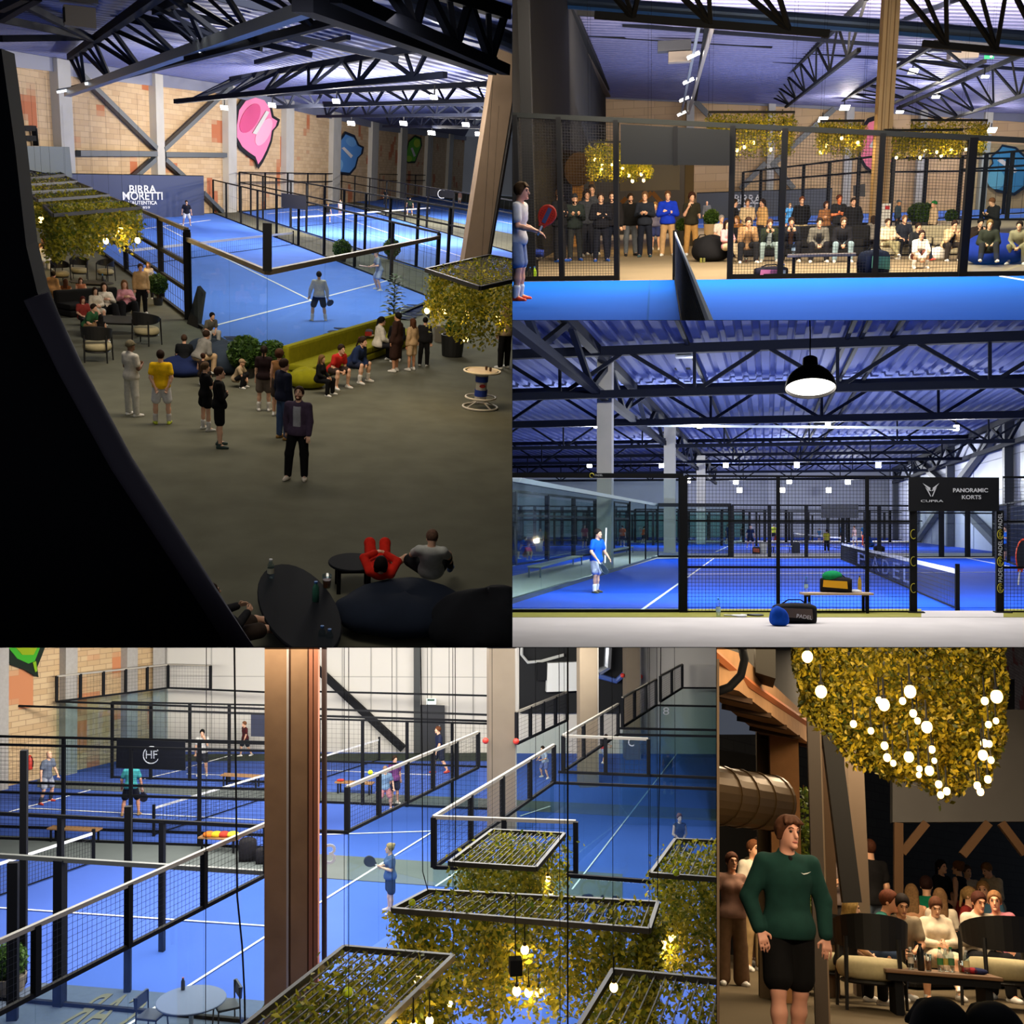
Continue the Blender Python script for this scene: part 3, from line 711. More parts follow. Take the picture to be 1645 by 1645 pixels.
def planter(room,quad,z,label,drop=1.2,n=2500,leaf=.1,bulbs=(),fw=.09,slats=12,slat_dir=0,light=0.0,seed=1,group=None,br=.07,wires=True,dropvar=.5,inset=.04,top_leaf=.06):
 """hanging steel tray: quad = four frame corners as pixels at height z; leaves hang below it"""
 Q=[room.fl(x,y,z) for x,y in quad];c=sum(Q,Vector())/4;o=empty(room,'hanging_planter',c,0,label,'planter',group)
 q=[p-c for p in Q]
 for a,b in zip(q,q[1:]+q[:1]): MB().bar(a,b,fw*.7,fw).build('frame_bar',mat('planter_steel',(52,50,48),.45,.3),o)
 mb=MB()
 for i in range(1,slats):
  t=i/slats
  if slat_dir == 0: mb.bar(q[0].lerp(q[1],t),q[3].lerp(q[2],t),fw*.22)
  else: mb.bar(q[0].lerp(q[3],t),q[1].lerp(q[2],t),fw*.22)
 mb.build('grating',mat('grating_steel',(72,70,66),.6),o)
 g=np.random.default_rng(seed);C=[]
 ns=max(12,n // 55)
 for k in range(ns):
  u,v=g.uniform(inset,1-inset,2)
  if g.random()<.55:
   e=g.integers(4);u,v=[(u,.03),(u,.97),(.03,v),(.97,v)][e]
  top=q[0].lerp(q[1],u).lerp(q[3].lerp(q[2],u),v);L=drop*(1-dropvar*g.random() ** 1.3);ph=g.uniform(0,6)
  m=max(6,int(n/ns*L/drop));ts=g.uniform(0,1,m) ** .85
  for t in ts:
   w_=leaf*(1.2-.5*t)
   C.append((top.x+.08*math.sin(ph+3*t)+g.normal()*w_,top.y+.08*math.cos(ph+2*t)+g.normal()*w_,top.z-.03-t*L))
 C=np.array(C);leaves(C,leaf,'foliage',LEAF,o,seed)
 if top_leaf:
  m=int(n*top_leaf);u=g.uniform(.05,.95,(m,2));T=[q[0].lerp(q[1],a).lerp(q[3].lerp(q[2],a),b) for a,b in u]
  leaves(np.array([(p.x,p.y,p.z+g.uniform(-.05,.1)) for p in T]),leaf*.9,'foliage',LEAF,o,seed+5,droop=0)
 if wires:
  for p in q: MB().tube([p,p+Vector((0,0,4.5))],.004,5).build('hanging_wire',BLACK,o)
 for bp in bulbs:
  x,y=bp[0],bp[1];dy=bp[2] if len(bp)>2 else 0
  P=room.dp(x,y,c.y+dy)-c
  bulb(P,br,o)
  if light: lamp(room,'POINT','bulb_light',P+c-Vector((0,.3*br,2.2*br)),light,(1.0,.66,.24),br*.5)
 return o

def ball_shrub(room,loc,r,pot,label,kind='topiary',pot_m=None,group=None,stem=0.0):
 """round clipped shrub in a pot; pot = (radius, height)"""
 o=empty(room,'potted_shrub',loc,0,label,'plant',group);pr,ph=pot
 MB().lathe([(pr*.8,0),(pr*.86,.03),(pr,ph),(pr*.9,ph),(pr*.88,ph-.06)],18).build('pot',pot_m or mat('pot_dark',(44,44,44),.6),o,smooth=False)
 MB().tube([(0,0,ph-.06),(0,0,ph+stem+r*.6)],.03,8).build('stem',mat('bark',(70,52,36),.9),o)
 g=np.random.default_rng(int(r*1000)+3);n=900;d=g.normal(size=(n,3));d /= np.linalg.norm(d,axis=1)[:,None]
 C=d*(r*g.uniform(.82,1.0,n))[:,None]+np.array((0,0,ph+stem+r*.8));leaves(C,r*.22,'foliage',BOX,o,4,droop=0)
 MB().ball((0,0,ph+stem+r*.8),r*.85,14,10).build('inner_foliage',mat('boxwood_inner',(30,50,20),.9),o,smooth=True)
 return o

def leafy_plant(room,loc,h,label,pot_m=None,spread=.45):
 o=empty(room,'potted_plant',loc,0,label,'plant')
 MB().lathe([(.17,0),(.2,.02),(.24,.4),(.2,.4),(.2,.34)],16).build('pot',pot_m or mat('pot_dark',(44,44,44)),o)
 mb=MB();st=MB();st.tube([(0,0,.3),(.02,0,h)],.015,6)
 g=random.Random(int(h*100))
 for i in range(54):
  z=.45+(h-.4)*i/54;a=i*2.4;L=spread*(1.15-.55*i/54)*g.uniform(.8,1.2);d=Vector((math.cos(a),math.sin(a),.35));d.normalize();s=Vector((-math.sin(a),math.cos(a),0))*L*.30
  p=Vector((.01,0,z));mb.add([p,p+d*L*.5+s,p+d*L-Vector((0,0,L*.25)),p+d*L*.5-s,p+d*L*.5-Vector((0,0,.02))],[(0,1,4),(1,2,4),(2,3,4),(3,0,4)])
 st.build('stem',mat('bark',(70,52,36)),o);mb.build('foliage',leaf_mat('glossy_leaves',(28,56,22),(70,104,40),.35),o);return o

def lounge_chair(room,loc,rz,label,group=None,s=1.0):
 """low tub chair: thick cream seat, black curved back on four black legs; faces -y"""
 o=empty(room,'lounge_chair',loc,math.radians(rz),label,'chair',group)
 cr=mat('cream_upholstery',(188,176,138),.9,noise=.06,scale=30);bk=mat('black_wood',(24,23,22),.5)
 se=MB().lathe([(.02,.27),(.25,.27),(.31,.30),(.33,.36),(.32,.42),(.27,.465),(.02,.475)],24,sx=1.02,sy=.96).build('seat',cr,o,smooth=True)
 MB().lathe([(.29,.235),(.31,.25),(.29,.27)],20).build('seat_rail',bk,se)
 mb=MB();n=18
 for i in range(n+1):
  a=math.radians(-28+236*i/n);hgt=.30*max(0.0,math.sin(math.radians(180*i/n))) ** .7+.035;zc=.68+.05*math.sin(math.pi*i/n)
  for r,z in ((.345,zc-hgt*.55),(.36,zc+hgt*.45),(.325,zc+hgt*.45),(.315,zc-hgt*.55)): mb.v.append((r*math.cos(a),r*math.sin(a)*.98,z))
 for i in range(n):
  for k in range(4): mb.f.append((4*i+k,4*i+(k+1) % 4,4*i+4+(k+1) % 4,4*i+4+k))
 mb.f += [(0,3,2,1),(4*n,4*n+1,4*n+2,4*n+3)]
 mb.build('backrest',bk,o,smooth=False)
 for sx,sy,zt in ((-.31,-.17,.70),(.31,-.17,.70),(-.24,.25,.66),(.24,.25,.66)):
  MB().tube([(sx*1.06,sy*1.1,0),(sx,sy,zt)],[.016,.024],8).build('leg',bk,o)
 if s != 1: o.scale=(s,s,s);
 return o

def bench(room,A,B,w,h,label,top_m,leg_m=None,name='bench',cat='bench'):
 A,B=Vector(A),Vector(B);d=B-A;o=empty(room,name,(A+B)/2,math.atan2(d.y,d.x),label,cat);L=d.length
 MB().box((0,0,h-.025),(L,w,.05)).build('seat' if cat == 'bench' else 'tabletop',top_m,o,bevel=.008)
 for sx in (-1,1):
  for sy in (-1,1): MB().box((sx*(L/2-.12),sy*(w/2-.05),(h-.05)/2),(.05,.05,h-.05)).build('leg',leg_m or BLACK,o)
  MB().box((sx*(L/2-.12),0,h-.075),(.04,w-.1,.04)).build('crossbar',leg_m or BLACK,o)
 return o

def table(room,loc,rx,ry,h,label,top_m,name='low_table',ped=False,cat='table'):
 o=empty(room,name,loc,0,label,cat)
 MB().lathe([(.98,0),(1,.01),(1,.03),(.98,.04)],32,c=(0,0,h-.04),sx=rx,sy=ry).build('tabletop',top_m,o)
 if ped: MB().lathe([(.24,0),(.24,.02),(.05,.05),(.04,h-.05)],16).build('pedestal',WHITE,o)
 else:
  for sx in (-1,1):
   for sy in (-1,1): MB().box((sx*rx*.6,sy*ry*.55,(h-.04)/2),(.06,.06,h-.04)).build('leg',BLACK,o)
  MB().box((0,0,h-.09),(rx*1.3,ry*1.1,.06)).build('apron',BLACK,o)
 return o

def bottle(room,loc,label,h=.25,r=.034,m=None,cap=(60,120,200),lab=None,group=None):
 o=empty(room,'bottle',loc,0,label,'bottle',group)
 bo=MB().lathe([(r*.8,0),(r,.01),(r,h*.55),(r*.92,h*.62),(r,h*.68),(r*.45,h*.88),(r*.4,h*.93)],12).build('body',m or CLEAR,o,smooth=True)
 MB().lathe([(r*.5,h*.92),(r*.5,h)],10).build('cap',mat('cap_%d_%d_%d' % cap,cap,.5),o)
 if lab: MB().lathe([(r*1.03,h*.28),(r*1.03,h*.55)],12,cap=False).build('paper_label',mat('lab_%d_%d_%d' % lab,lab,.6),bo)
 return o

def cup(room,loc,label,fill=(190,84,30),h=.13,r=.042):
 o=empty(room,'cup',loc,0,label,'cup')
 MB().lathe([(r*.75,0),(r,h),(r*.95,h),(r*.72,.006)],14).build('cup_wall',CLEAR,o,smooth=True)
 MB().lathe([(r*.7,.008),(r*.86,h*.62)],14).build('drink',mat('drink_%d_%d_%d' % fill,fill,.2),o);return o

def beanbag(room,loc,rx,ry,h,m,label,rz=0,seed=1,wrinkle=.05,peak=(0,.35)):
 g=random.Random(seed);n,k=28,14;mb=MB();ph=[g.uniform(0,6) for _ in range(6)]
 for j in range(k+1):
  t=j/k;z=h*(1-math.cos(math.pi*t))/2;r=(math.sin(math.pi*t) ** .6)*(1-.28*t) if 0<j<k else .02
  for i in range(n):
   a=2*math.pi*i/n;w=1+wrinkle*(math.sin(3*a+ph[0]+2*t)*.6+math.sin(7*a+ph[1]-5*t)*.5+math.sin(11*a+ph[2]+9*t)*.3)
   mb.v.append((rx*r*w*math.cos(a)+peak[0]*t*t*rx,ry*r*w*math.sin(a)+peak[1]*t*t*ry,z*(1+.06*math.sin(2*a+ph[3]))))
 for j in range(k):
  for i in range(n): mb.f.append((j*n+i,j*n+(i+1) % n,(j+1)*n+(i+1) % n,(j+1)*n+i))
 mb.f += [tuple(range(n-1,-1,-1)),tuple(k*n+i for i in range(n))]
 o=mb.build('beanbag',m,room=room,smooth=True,loc=loc,rz=math.radians(rz));return tag(o,label,'beanbag')

def bag(room,loc,d,rz,label,m,m2=None,name='sports_bag',strap=True,group=None,extra=None):
 """soft bag with rounded body, panel, zip and strap; d = length, depth, height"""
 L,Dp,H=d;o=empty(room,name,loc,math.radians(rz),label,'bag',group);n=10;mb=MB()
 for i in range(n+1):
  t=i/n;k=.72+.28*math.sin(math.pi*t) ** .5;x=(t-.5)*L
  for q in range(12):
   a=2*math.pi*q/12;ca,sa=math.cos(a),math.sin(a)
   mb.v.append((x,Dp/2*k*math.copysign(abs(ca) ** .6,ca),H/2+H/2*(k if sa>0 else 1)*math.copysign(abs(sa) ** .6,sa)))
 for i in range(n):
  for q in range(12): mb.f.append((i*12+q,i*12+(q+1) % 12,i*12+12+(q+1) % 12,i*12+12+q))
 mb.f += [tuple(range(11,-1,-1)),tuple(n*12+q for q in range(12))]
 bb=mb.build('bag_body',m,o,smooth=True)
 if m2: MB().slab([(-L*.4,-Dp*.5,H*.35),(L*.38,-Dp*.5,H*.25),(L*.36,-Dp*.5,H*.72),(-L*.38,-Dp*.5,H*.78)],(0,-.012,0)).build('side_panel',m2,bb)
 if strap: MB().tube([(-L*.3,0,H*.95),(-L*.15,0,H*1.14),(L*.15,0,H*1.14),(L*.3,0,H*.93)],.014,6).build('handle',BLACK,o)
 return o

def racket(room,M,label,face=(30,30,34),rim=(200,60,40),holes=True,panel=None):
 """padel bat: thick rounded face drilled with holes, throat and grip; local z along the bat, grip at the origin"""
 o=bpy.data.objects.new('padel_racket',None);COL.objects.link(o);o.matrix_world=room.M @ M;room.tops.append(o);tag(o,label,'racket')
 n=28;out=[(.13*math.sin(2*math.pi*i/n)*(1-.18*(1+math.cos(2*math.pi*i/n))/2),0,.31-.145*math.cos(2*math.pi*i/n)) for i in range(n)]
 rf=MB().slab([(x,-.016,z) for x,y,z in out],(0,.032,0)).build('racket_face',mat('rk_%d_%d_%d' % face,face,.4),o)
 MB().tube([Vector(p) for p in out]+[Vector(out[0])],.018,6,cap=False).build('racket_rim',mat('rk_%d_%d_%d' % rim,rim,.4),o)
 MB().bar((-.03,0,.135),(-.055,0,.2),.03).bar((.03,0,.135),(.055,0,.2),.03).build('throat',mat('rk_%d_%d_%d' % rim,rim,.4),o)
 MB().tube([(0,0,0),(0,0,.145)],[.017,.015],10).build('grip',mat('grip_white',(220,220,216),.8),o)
 if holes:
  mb=MB()
  for i in range(-3,4):
   for j in range(-3,4):
    x,z=i*.03,.31+j*.033
    if (i*.03/.1) ** 2+(j*.033/.115) ** 2<1 and not (panel and abs(i)<2): mb.lathe([(.006,0),(.006,.036)],8,c=(0,0,0));
    else: continue
    for q in range(len(mb.v)-16,len(mb.v)):
     a=mb.v[q];mb.v[q]=(x+a[0],a[2]-.018,z+a[1])
  if mb.v: mb.build('drill_hole',mat('rk_hole',(12,12,12)),rf)
 if panel:
  MB().slab([(-.03,-.02,.2),(.03,-.02,.2),(.03,-.02,.43),(-.03,-.02,.43)],(0,.04,0)).build('centre_panel',mat('rk_panel',panel,.4),rf)
 return o

def in_hand(JM,i,tilt=(0,0),s=1.0):
 """matrix that puts a bat in hand i along the forearm, tilted"""
 o,J,M=JM
 return J['wri',i]+J['fa',i]*.085,J['fa',i]

def give_racket(room,JM,i,label,dirv,face=(30,30,34),rim=(200,60,40),panel=None,up=(0,1,0)):
 o,J,M=JM;p=Vector(J['wri',i]+J['fa',i]*.09);z=Vector(dirv).normalized();y=Vector(up);x=y.cross(z).normalized();y=z.cross(x)
 L=Matrix(((x.x,y.x,z.x,p.x),(x.y,y.y,z.y,p.y),(x.z,y.z,z.z,p.z),(0,0,0,1)))
 return racket(room,room.M.inverted() @ M @ L @ Matrix.Translation((0,0,-.06)),label,face,rim,panel=panel)

def court_net(room,a,b,h,label,letters=None,post_h=1.0,sp=.1,tape=.06):
 """net between floor pixels a and b: posts, white tape, dark mesh, centre strap"""
 A,B=(room.fl(*a),room.fl(*b)) if len(a) == 2 else (Vector(a),Vector(b));o=empty(room,'court_net',(0,0,0),0,label,'net')
 for p in (A,B): MB().box((p.x,p.y,post_h/2),(.09,.09,post_h)).build('post',BLACK,o)
 MB().bar(A+Vector((0,0,h-tape/2)),B+Vector((0,0,h-tape/2)),.02,tape).build('net_tape',TAPE,o)
 mesh_panel(A,B,.05,h-tape,sp,.006,'net_mesh',o)
 MB().bar(A+Vector((0,0,.05)),B+Vector((0,0,.05)),.03).build('bottom_cord',BLACK,o)
 return o

def mural(room,A,B,shapes,label):
 """flat painted shapes on the wall through floor points A, B: each (outline pixels, colour, stand-off)"""
 o=None
 for i,(px,rgb,off) in enumerate(shapes):
  P=[vp(room,x,y,A,B,off) for x,y in px];d=(Vector(B)-Vector(A));n=Vector((-d.y,d.x,0)).normalized()
  if n.y<0: n=-n
  q=MB().slab(P,n*.03).build('wall_mural' if i == 0 else 'painted_shape',mat('mural_%d_%d_%d' % rgb,rgb,.8),o,room=room)
  if i == 0: o=tag(q,label,'mural')
 return o

def oval(cx,cy,rx,ry,rot=0,n=22,wob=0,seed=0):
 g=random.Random(seed);ph=g.uniform(0,6);out=[]
 for i in range(n):
  a=2*math.pi*i/n;k=1+wob*math.sin(3*a+ph);x,y=rx*k*math.cos(a),ry*k*math.sin(a);c,s=math.cos(rot),math.sin(rot)
  out.append((cx+x*c-y*s,cy+x*s+y*c))
 return out

# =================================================================== hall seen from the gallery (upper left)
r=R1
CARPET=mat('carpet_grey_green',(98,98,84),.95,noise=.12,scale=1.2,bump=.1)
COURT=mat('court_blue',(84,130,226),.85,noise=.05,scale=.5)
BRICK1=brick('sand_block_wall',(200,172,136),(182,152,116),(142,122,98),1.25,.42,((178,104,66),.2,.60))
ROOF1=mat('roof_sheet',(88,95,142),.6,noise=.06,scale=.3)
poly(r,'floor',None,0,CARPET,.3,pts=[Vector((-60,6,0)),Vector((60,6,0)),Vector((150,260,0)),Vector((-90,260,0))])
court=poly(r,'floor_court',[(95,356),(343,343),(700,482),(429,600)],.03,COURT)
for a,b,w in (((312,391),(500,484),.12),((344,525),(622,452),.13),((218,370),(338,354),.14),((255,361),(312,391),.12)):
 line_on(r,a,b,w,court,z=.045)
court2=poly(r,'floor_court',[(385,341),(548,327),(900,428),(775,463)],.03,COURT)
for a,b,w in (((430,344),(590,330),.15),((508,337),(840,445),.12),((700,437),(860,412),.12),((620,345),(560,350),.1)): line_on(r,a,b,w,court2,z=.045)
court3=poly(r,'floor_court',[(572,324),(690,315),(1020,372),(960,404)],.03,COURT)
line_on(r,(625,320),(960,388),.13,court3,z=.045);line_on(r,(640,334),(730,324),.15,court3,z=.045)
BR1=[(-90,374,60),(115,356,96),(370,340,137),(600,322,197),(742,310,219)]
o,WP=wall(r,'wall_back',BR1,BRICK1)
wall(r,'wall_right',[(742,310,219),(800,312,222),(960,330,215)],mat('wall_panel_white',(196,200,206),.7,noise=.04,scale=.3))
def wseg(px):
 for (x0,b0,_),(x1,b1,_) in zip(BR1,BR1[1:]):
  if px <= x1: break
 return r.fl(x0,b0),r.fl(x1,b1)
def wb(px):
 for (x0,b0,t0),(x1,b1,t1) in zip(BR1,BR1[1:]):
  if px <= x1: break
 u=(px-x0)/(x1-x0);return b0+(b1-b0)*u,t0+(t1-t0)*u
PIL=mat('pilaster_concrete',(178,176,172),.8,noise=.06,scale=.6)
for i,(x0,x1) in enumerate(((99,119),(250,262),(363,376),(455,467),(530,542),(592,602),(639,648),(681,689),(716,722))):
 xm=(x0+x1)/2;b_,t_=wb(xm);A,B=wseg(xm);a=vp(r,x0,b_,A,B,.25);b=vp(r,x1,b_,A,B,.25);w_=(b-a).length
 m_=vp(r,xm,b_,A,B,.3);z=r.zt(m_,t_)
 o=MB().box((m_.x,m_.y,z/2),(w_,.7,z),rz=math.atan2((B-A).y,(B-A).x)).build('wall_column',PIL,room=r);o['kind']='structure'
for (x0,y0),(x1,y1),nm in (((128,118),(250,238),'upper left arm of the wall cross brace'),((371,138),(262,240),'upper right arm of the wall cross brace'),((126,246),(250,247),'level tie left of the brace node'),((264,248),(362,249),'level tie right of the brace node'),((248,256),(215,285),'lower left arm of the wall cross brace'),((264,256),(297,286),'lower right arm of the wall cross brace'),((326,310),(357,341),'short raking brace right of the navy banner')):
 A,B=wseg((x0+x1)/2);o=MB().bar(vp(r,x0,y0,A,B,.5),vp(r,x1,y1,A,B,.5),.42).build('wall_brace',mat('brace_steel',(62,70,80),.5),room=r);tag(o,'dark steel '+nm+' on brick','brace','wall braces')
# dark block and opening at the far left of the brick wall
A,B=wseg(50);MB().slab([vp(r,20,268,A,B,1.2),vp(r,115,285,A,B,1.2),vp(r,110,236,A,B,1.2),vp(r,20,234,A,B,1.2)],(0,.4,0)).build('wall_left',mat('grey_cladding',(86,96,100),.6),room=r)['kind']='structure'
o=MB().bar(vp(r,17,206,A,B,.3),vp(r,55,206,A,B,.3),.35).bar(vp(r,55,206,A,B,.3),vp(r,58,234,A,B,.3),.35).bar(vp(r,17,222,A,B,.3),vp(r,55,222,A,B,.3),.35).build('wall_rack',BLACK,room=r);tag(o,'black metal rack fixed to the brick wall above grey cladding','rack')
# navy banner wall with lettering
a,b=r.fl(108,359.5),r.fl(327,346);z=r.zt(b,283)
nb=empty(r,'banner_wall',(0,0,0),0,'navy end wall with large white lettering behind the far baseline','banner')
MB().bar(a+Vector((0,0,z/2)),b+Vector((0,0,z/2)),.15,z).build('panel',mat('banner_navy',(38,52,92),.6),nb)
MB().bar(a+Vector((0,0,z)),b+Vector((0,0,z)),.12).build('rail',BLACK,nb)
LET=mat('lettering_white',(232,234,238),.6,emit=None)
for s,x0,x1,yy,hh in (('BIRRA',207,250,304.5,.62),('MORETTI',197,261,315.5,.66),("L'AUTENTICA",206,252,326,.32),('1859',226,240,333.5,.2)):
 text_on(r,s,vp(r,x0,yy,a,b,.12),vp(r,x1,yy,a,b,.12),nb,LET,bold=.012 if len(s)>4 else 0,hgt=hh)
# wall paintings: plain blob shapes
pk=[(376,200),(380,172),(392,155),(410,149),(426,154),(436,168),(440,186),(450,192),(447,202),(440,210),(437,228),(430,246),(422,262),(415,272),(410,258),(398,250),(386,240),(376,222)]
A,B=wseg(410);sc=lambda P,k: [(sum(p[0] for p in P)/len(P)+(x-sum(p[0] for p in P)/len(P))*k,sum(p[1] for p in P)/len(P)+(y-sum(p[1] for p in P)/len(P))*k) for x,y in P]
mural(r,A,B,[(pk,(34,34,40),.32),(sc(pk,.87),(232,130,172),.38),(oval(402,190,13,26,.5),(206,84,132),.44),(oval(424,212,10,24,.45),(242,168,196),.44),([(406,214),(412,216),(433,180),(428,178)],(208,206,204),.48)],'big pink rounded shape with dark outline painted on the brick wall')
A,B=wseg(558)
bl=[(533,262),(536,246),(545,236),(547,222),(555,211),(570,217),(577,232),(585,236),(583,247),(576,254),(572,270),(562,282),(546,280),(536,273)]
mural(r,A,B,[(bl,(28,38,58),.32),(sc(bl,.87),(86,142,210),.38),(oval(543,266,8,11,.3),(124,176,226),.44),(oval(564,228,9,7,.6),(108,162,220),.44),([(549,238),(553,236),(567,250),(564,254)],(226,220,220),.48)],'blue rounded shape with dark outline painted between two wall columns')
A,B=wseg(662)
gr=[(648,254),(653,242),(657,226),(667,217),(677,221),(678,234),(672,248),(667,262),(656,262)]
mural(r,A,B,[(gr,(28,52,32),.32),(sc(gr,.86),(92,168,52),.38),(oval(670,230,5,7),(176,206,60),.44),(oval(657,255,5,5),(150,196,60),.44),([(660,238),(663,237),(668,250),(665,252)],(206,206,210),.48)],'small green and yellow rounded shape painted far along the brick wall')
# roof sheet: from over the eye to the top of the brick wall
rows=[]
far=[(p,z) for p,z in WP]
L0,R0=r.dp(-200,-110,34),r.dp(1010,-260,30)
Lf=Vector((far[0][0].x,far[0][0].y,far[0][1]));Rf=Vector((far[-1][0].x,far[-1][0].y,far[-1][1]))
mbp=MB()
def roofpt(u,v):
 n=len(far)-1;q=u*n;i=min(int(q),n-1);f=q-i
 a=Vector((*far[i][0][:2],far[i][1])).lerp(Vector((*far[i+1][0][:2],far[i+1][1])),f);nr=L0.lerp(R0,u);p=nr.lerp(a,v);return p
nu,nv=12,60;prof=[]
for j in range(nv):
 for q,d in ((0,0),(.4,0),(.55,.12),(.9,.12)): prof.append(((j+q)/nv,d))
prof.append((1,0))
for v,d in prof:
 for i in range(nu+1):
  p=roofpt(i/nu,v);mbp.v.append((p.x,p.y,p.z+d))
for j in range(len(prof)-1):
 for i in range(nu): mbp.f.append((j*(nu+1)+i,j*(nu+1)+i+1,(j+1)*(nu+1)+i+1,(j+1)*(nu+1)+i))
o=mbp.build('ceiling',ROOF1,room=r);o['kind']='structure'
mbp2=MB()
for (p0,z0),(p1,z1) in zip(far,far[1:]):
 n_=Vector((-(p1-p0).y,(p1-p0).x,0)).normalized()*-.35
 mbp2.slab([Vector((*(p0+n_)[:2],z0-1.1)),Vector((*(p1+n_)[:2],z1-.9)),Vector((*(p1+n_)[:2],z1)),Vector((*(p0+n_)[:2],z0))],n_*-.6)
o=mbp2.build('trim_1',mat('flashing_grey',(112,116,138),.5),room=r);o['kind']='structure'
# roof steel
g_='roof trusses over the blue courts'
truss(r,(112,92,84),(262,-14,44),(118,142,82),(430,62,44),5,.3,'dark truss rising from the left corner column, carrying a strip of tube lamps',group=g_)
truss(r,(372,128,84),(690,74,52),(282,163,78),(715,120,52),6,.28,'dark truss second from the left corner, above the pink wall painting',group=g_)
truss(r,(432,152,96),(800,134,70),(443,172,96),(812,160,70),7,.26,'dark truss third along, low chord just above the lamps',group=g_)
truss(r,(520,166,118),(812,168,88),(510,187,118),(812,184,88),8,.26,'dark slim truss fourth along, over the blue wall painting',group=g_)
truss(r,(620,186,134),(812,190,104),(616,203,134),(812,205,104),7,.26,'dark slim truss fifth along, near the white end wall',group=g_)
truss(r,(250,18,50),(420,-60,36),(300,95,50),(560,28,36),3,.26,'heavy dark truss entering at the top edge beside the air heater',group=g_)
beam(r,(486,-2,30),(786,106,42),.62,'thick steel beam slanting down to the raking concrete column')
truss(r,(500,-80,26),(812,20,36),(540,-8,26),(812,112,36),4,.32,'black bracing truss in the top right corner over the silver duct',group=g_)
beam(r,(640,-8,38),(830,72,44),.75,'round silver ventilation duct under the roof',mat('duct_silver',(120,136,170),.35,.5),'ventilation_duct','duct',True)
for a,b in (((0,62,60),(142,60,66)),((0,30,52),(142,60,66)),((0,30,52),(60,-6,44)),((30,2,50),(146,62,66))): beam(r,a,b,.3,'dark roof brace in the corner beside the air heater')
for a,b in (((188,28,60),(420,78,56)),((205,22,58),(500,88,54)),((225,8,54),(640,96,52)),((330,-8,48),(780,92,48)),((411,100,80),(560,60,66)),((411,74,62),(548,32,50)),((0,14,46),(40,-6,40))): beam(r,a,b,.26,'thin dark purlin under the blue roof sheet')
beam(r,(108,150,78),(500,12,36),.40,'pale lamp rail running out over the courts',mat('rail_pale',(150,158,166),.4,.4),'lamp_rail','rail')
for x,y,d in ((113,150,77),(160,137,70),(228,118,62),(352,85,48)):
 o=empty(r,'tube_lamp',r.dp(x,y,d),0,{113: 'tube lamp at the wall end of the pale lamp rail',160: 'tube lamp second from the wall on the pale lamp rail',228: 'tube lamp third from the wall on the pale lamp rail',352: 'tube lamp nearest the top edge on the pale rail'}[x],'lamp','tube lamps on the lamp rail')
 MB().bar((-.8,0,.0),(.8,0,.42),.14).build('tube',mat('tube_glow',(225,230,235),emit=(225,230,238),emit_s=2.0),o);MB().bar((-.8,.1,.1),(.8,.1,.52),.16).build('housing',GREYSTEEL,o)
hp_=r.dp(128,28,46);o=empty(r,'air_heater',hp_,.2,'boxy fan heater hung from the roof in the top left corner','heater')
MB().box((0,0,0),(1.1,.8,.7)).build('casing',mat('heater_grey',(120,116,112),.5),o);MB().box((-.55,-.2,.0),(.06,.6,.5)).build('grille',BLACK,o);MB().box((0,.1,.75),(1.3,1.0,.5)).build('duct_box',mat('heater_dark',(58,62,74),.5),o)
for i,(x,y,d) in enumerate(((540,164,62),(697,158,50),(564,199,96),(648,199,92),(693,214,120),(748,201,92),(769,216,120),(775,226,130),(360,174,80),(437,170,76))):
 floodlight(r,x,y,d,'glowing LED floodlight '+('above the gap between pink and blue shapes','largest of the floodlights, right of centre','right under the second lamp row above the blue shape','above the green wall shape','small and far, above the white end wall edge','beside the raking concrete column','far pair member beside the raking column, upper','far pair member beside the raking column, lower','left of the pink wall shape','overlapping the top of the pink wall shape')[i],w=d*.0062,h=d*.0034,group='LED floodlights under the roof',rz=-.5)
 lamp(r,'POINT','flood_light',r.dp(x,y,d)+Vector((0,-.6,-.6)),P1_LAMP*(d/80) ** 2*(.35 if x == 697 else 1),(1.0,.93,.82),.25)
# court fences
pL=[r.fl(95,356),r.fl(140,389),r.fl(203,436),r.fl(260,480),r.fl(303,513)]
RAILTOP=mat('rail_top_worn',(108,98,84),.5,.2)
fence(r,pL,3.35,'long side fence of the near court with worn bronze top rail',mesh=(0,3.35),rails=(.05,1.1,2.1,3.35),pw=.22,rw=.14,sp=.5,wr=.008,top_m=RAILTOP)
fence(r,[r.fl(303,513),r.fl(369,558),r.fl(429,600)],3.0,'glass corner wall of the near court behind the beanbags',glass=(.05,3.0),rails=(.04,3.0),pw=.03,rw=.15,posts=(0,),top_m=RAILTOP)
MB().box((r.fl(303,513).x,r.fl(303,513).y,1.6),(.28,.28,3.3)).build('fence_post',BLACK,room=r).update_tag()
tag(r.tops[-1],'thick black corner post where the side fence meets glass','post')
cpos=r.fl(429,600);o=MB().box((cpos.x,cpos.y,3.72),(.26,.26,1.35)).build('fence_post',BLACK,room=r);tag(o,'short black post standing above the glass corner of the near court','post')
fence(r,[r.fl(429,600),r.fl(520,560),r.fl(610,521),r.fl(700,482)],3.0,'glass back wall of the near court behind the olive sofa',glass=(.05,3.0),rails=(.04,3.0),pw=.03,rw=.16,posts=(3,),top_m=RAILTOP)
pR=split_pts(r.fl(343,343),r.fl(700,482),9)
fence(r,pR,3.2,'far side fence of the near court with thin posts',mesh=(0,3.2),rails=(.05,3.2),pw=.16,rw=.10,sp=.9,wr=.006)
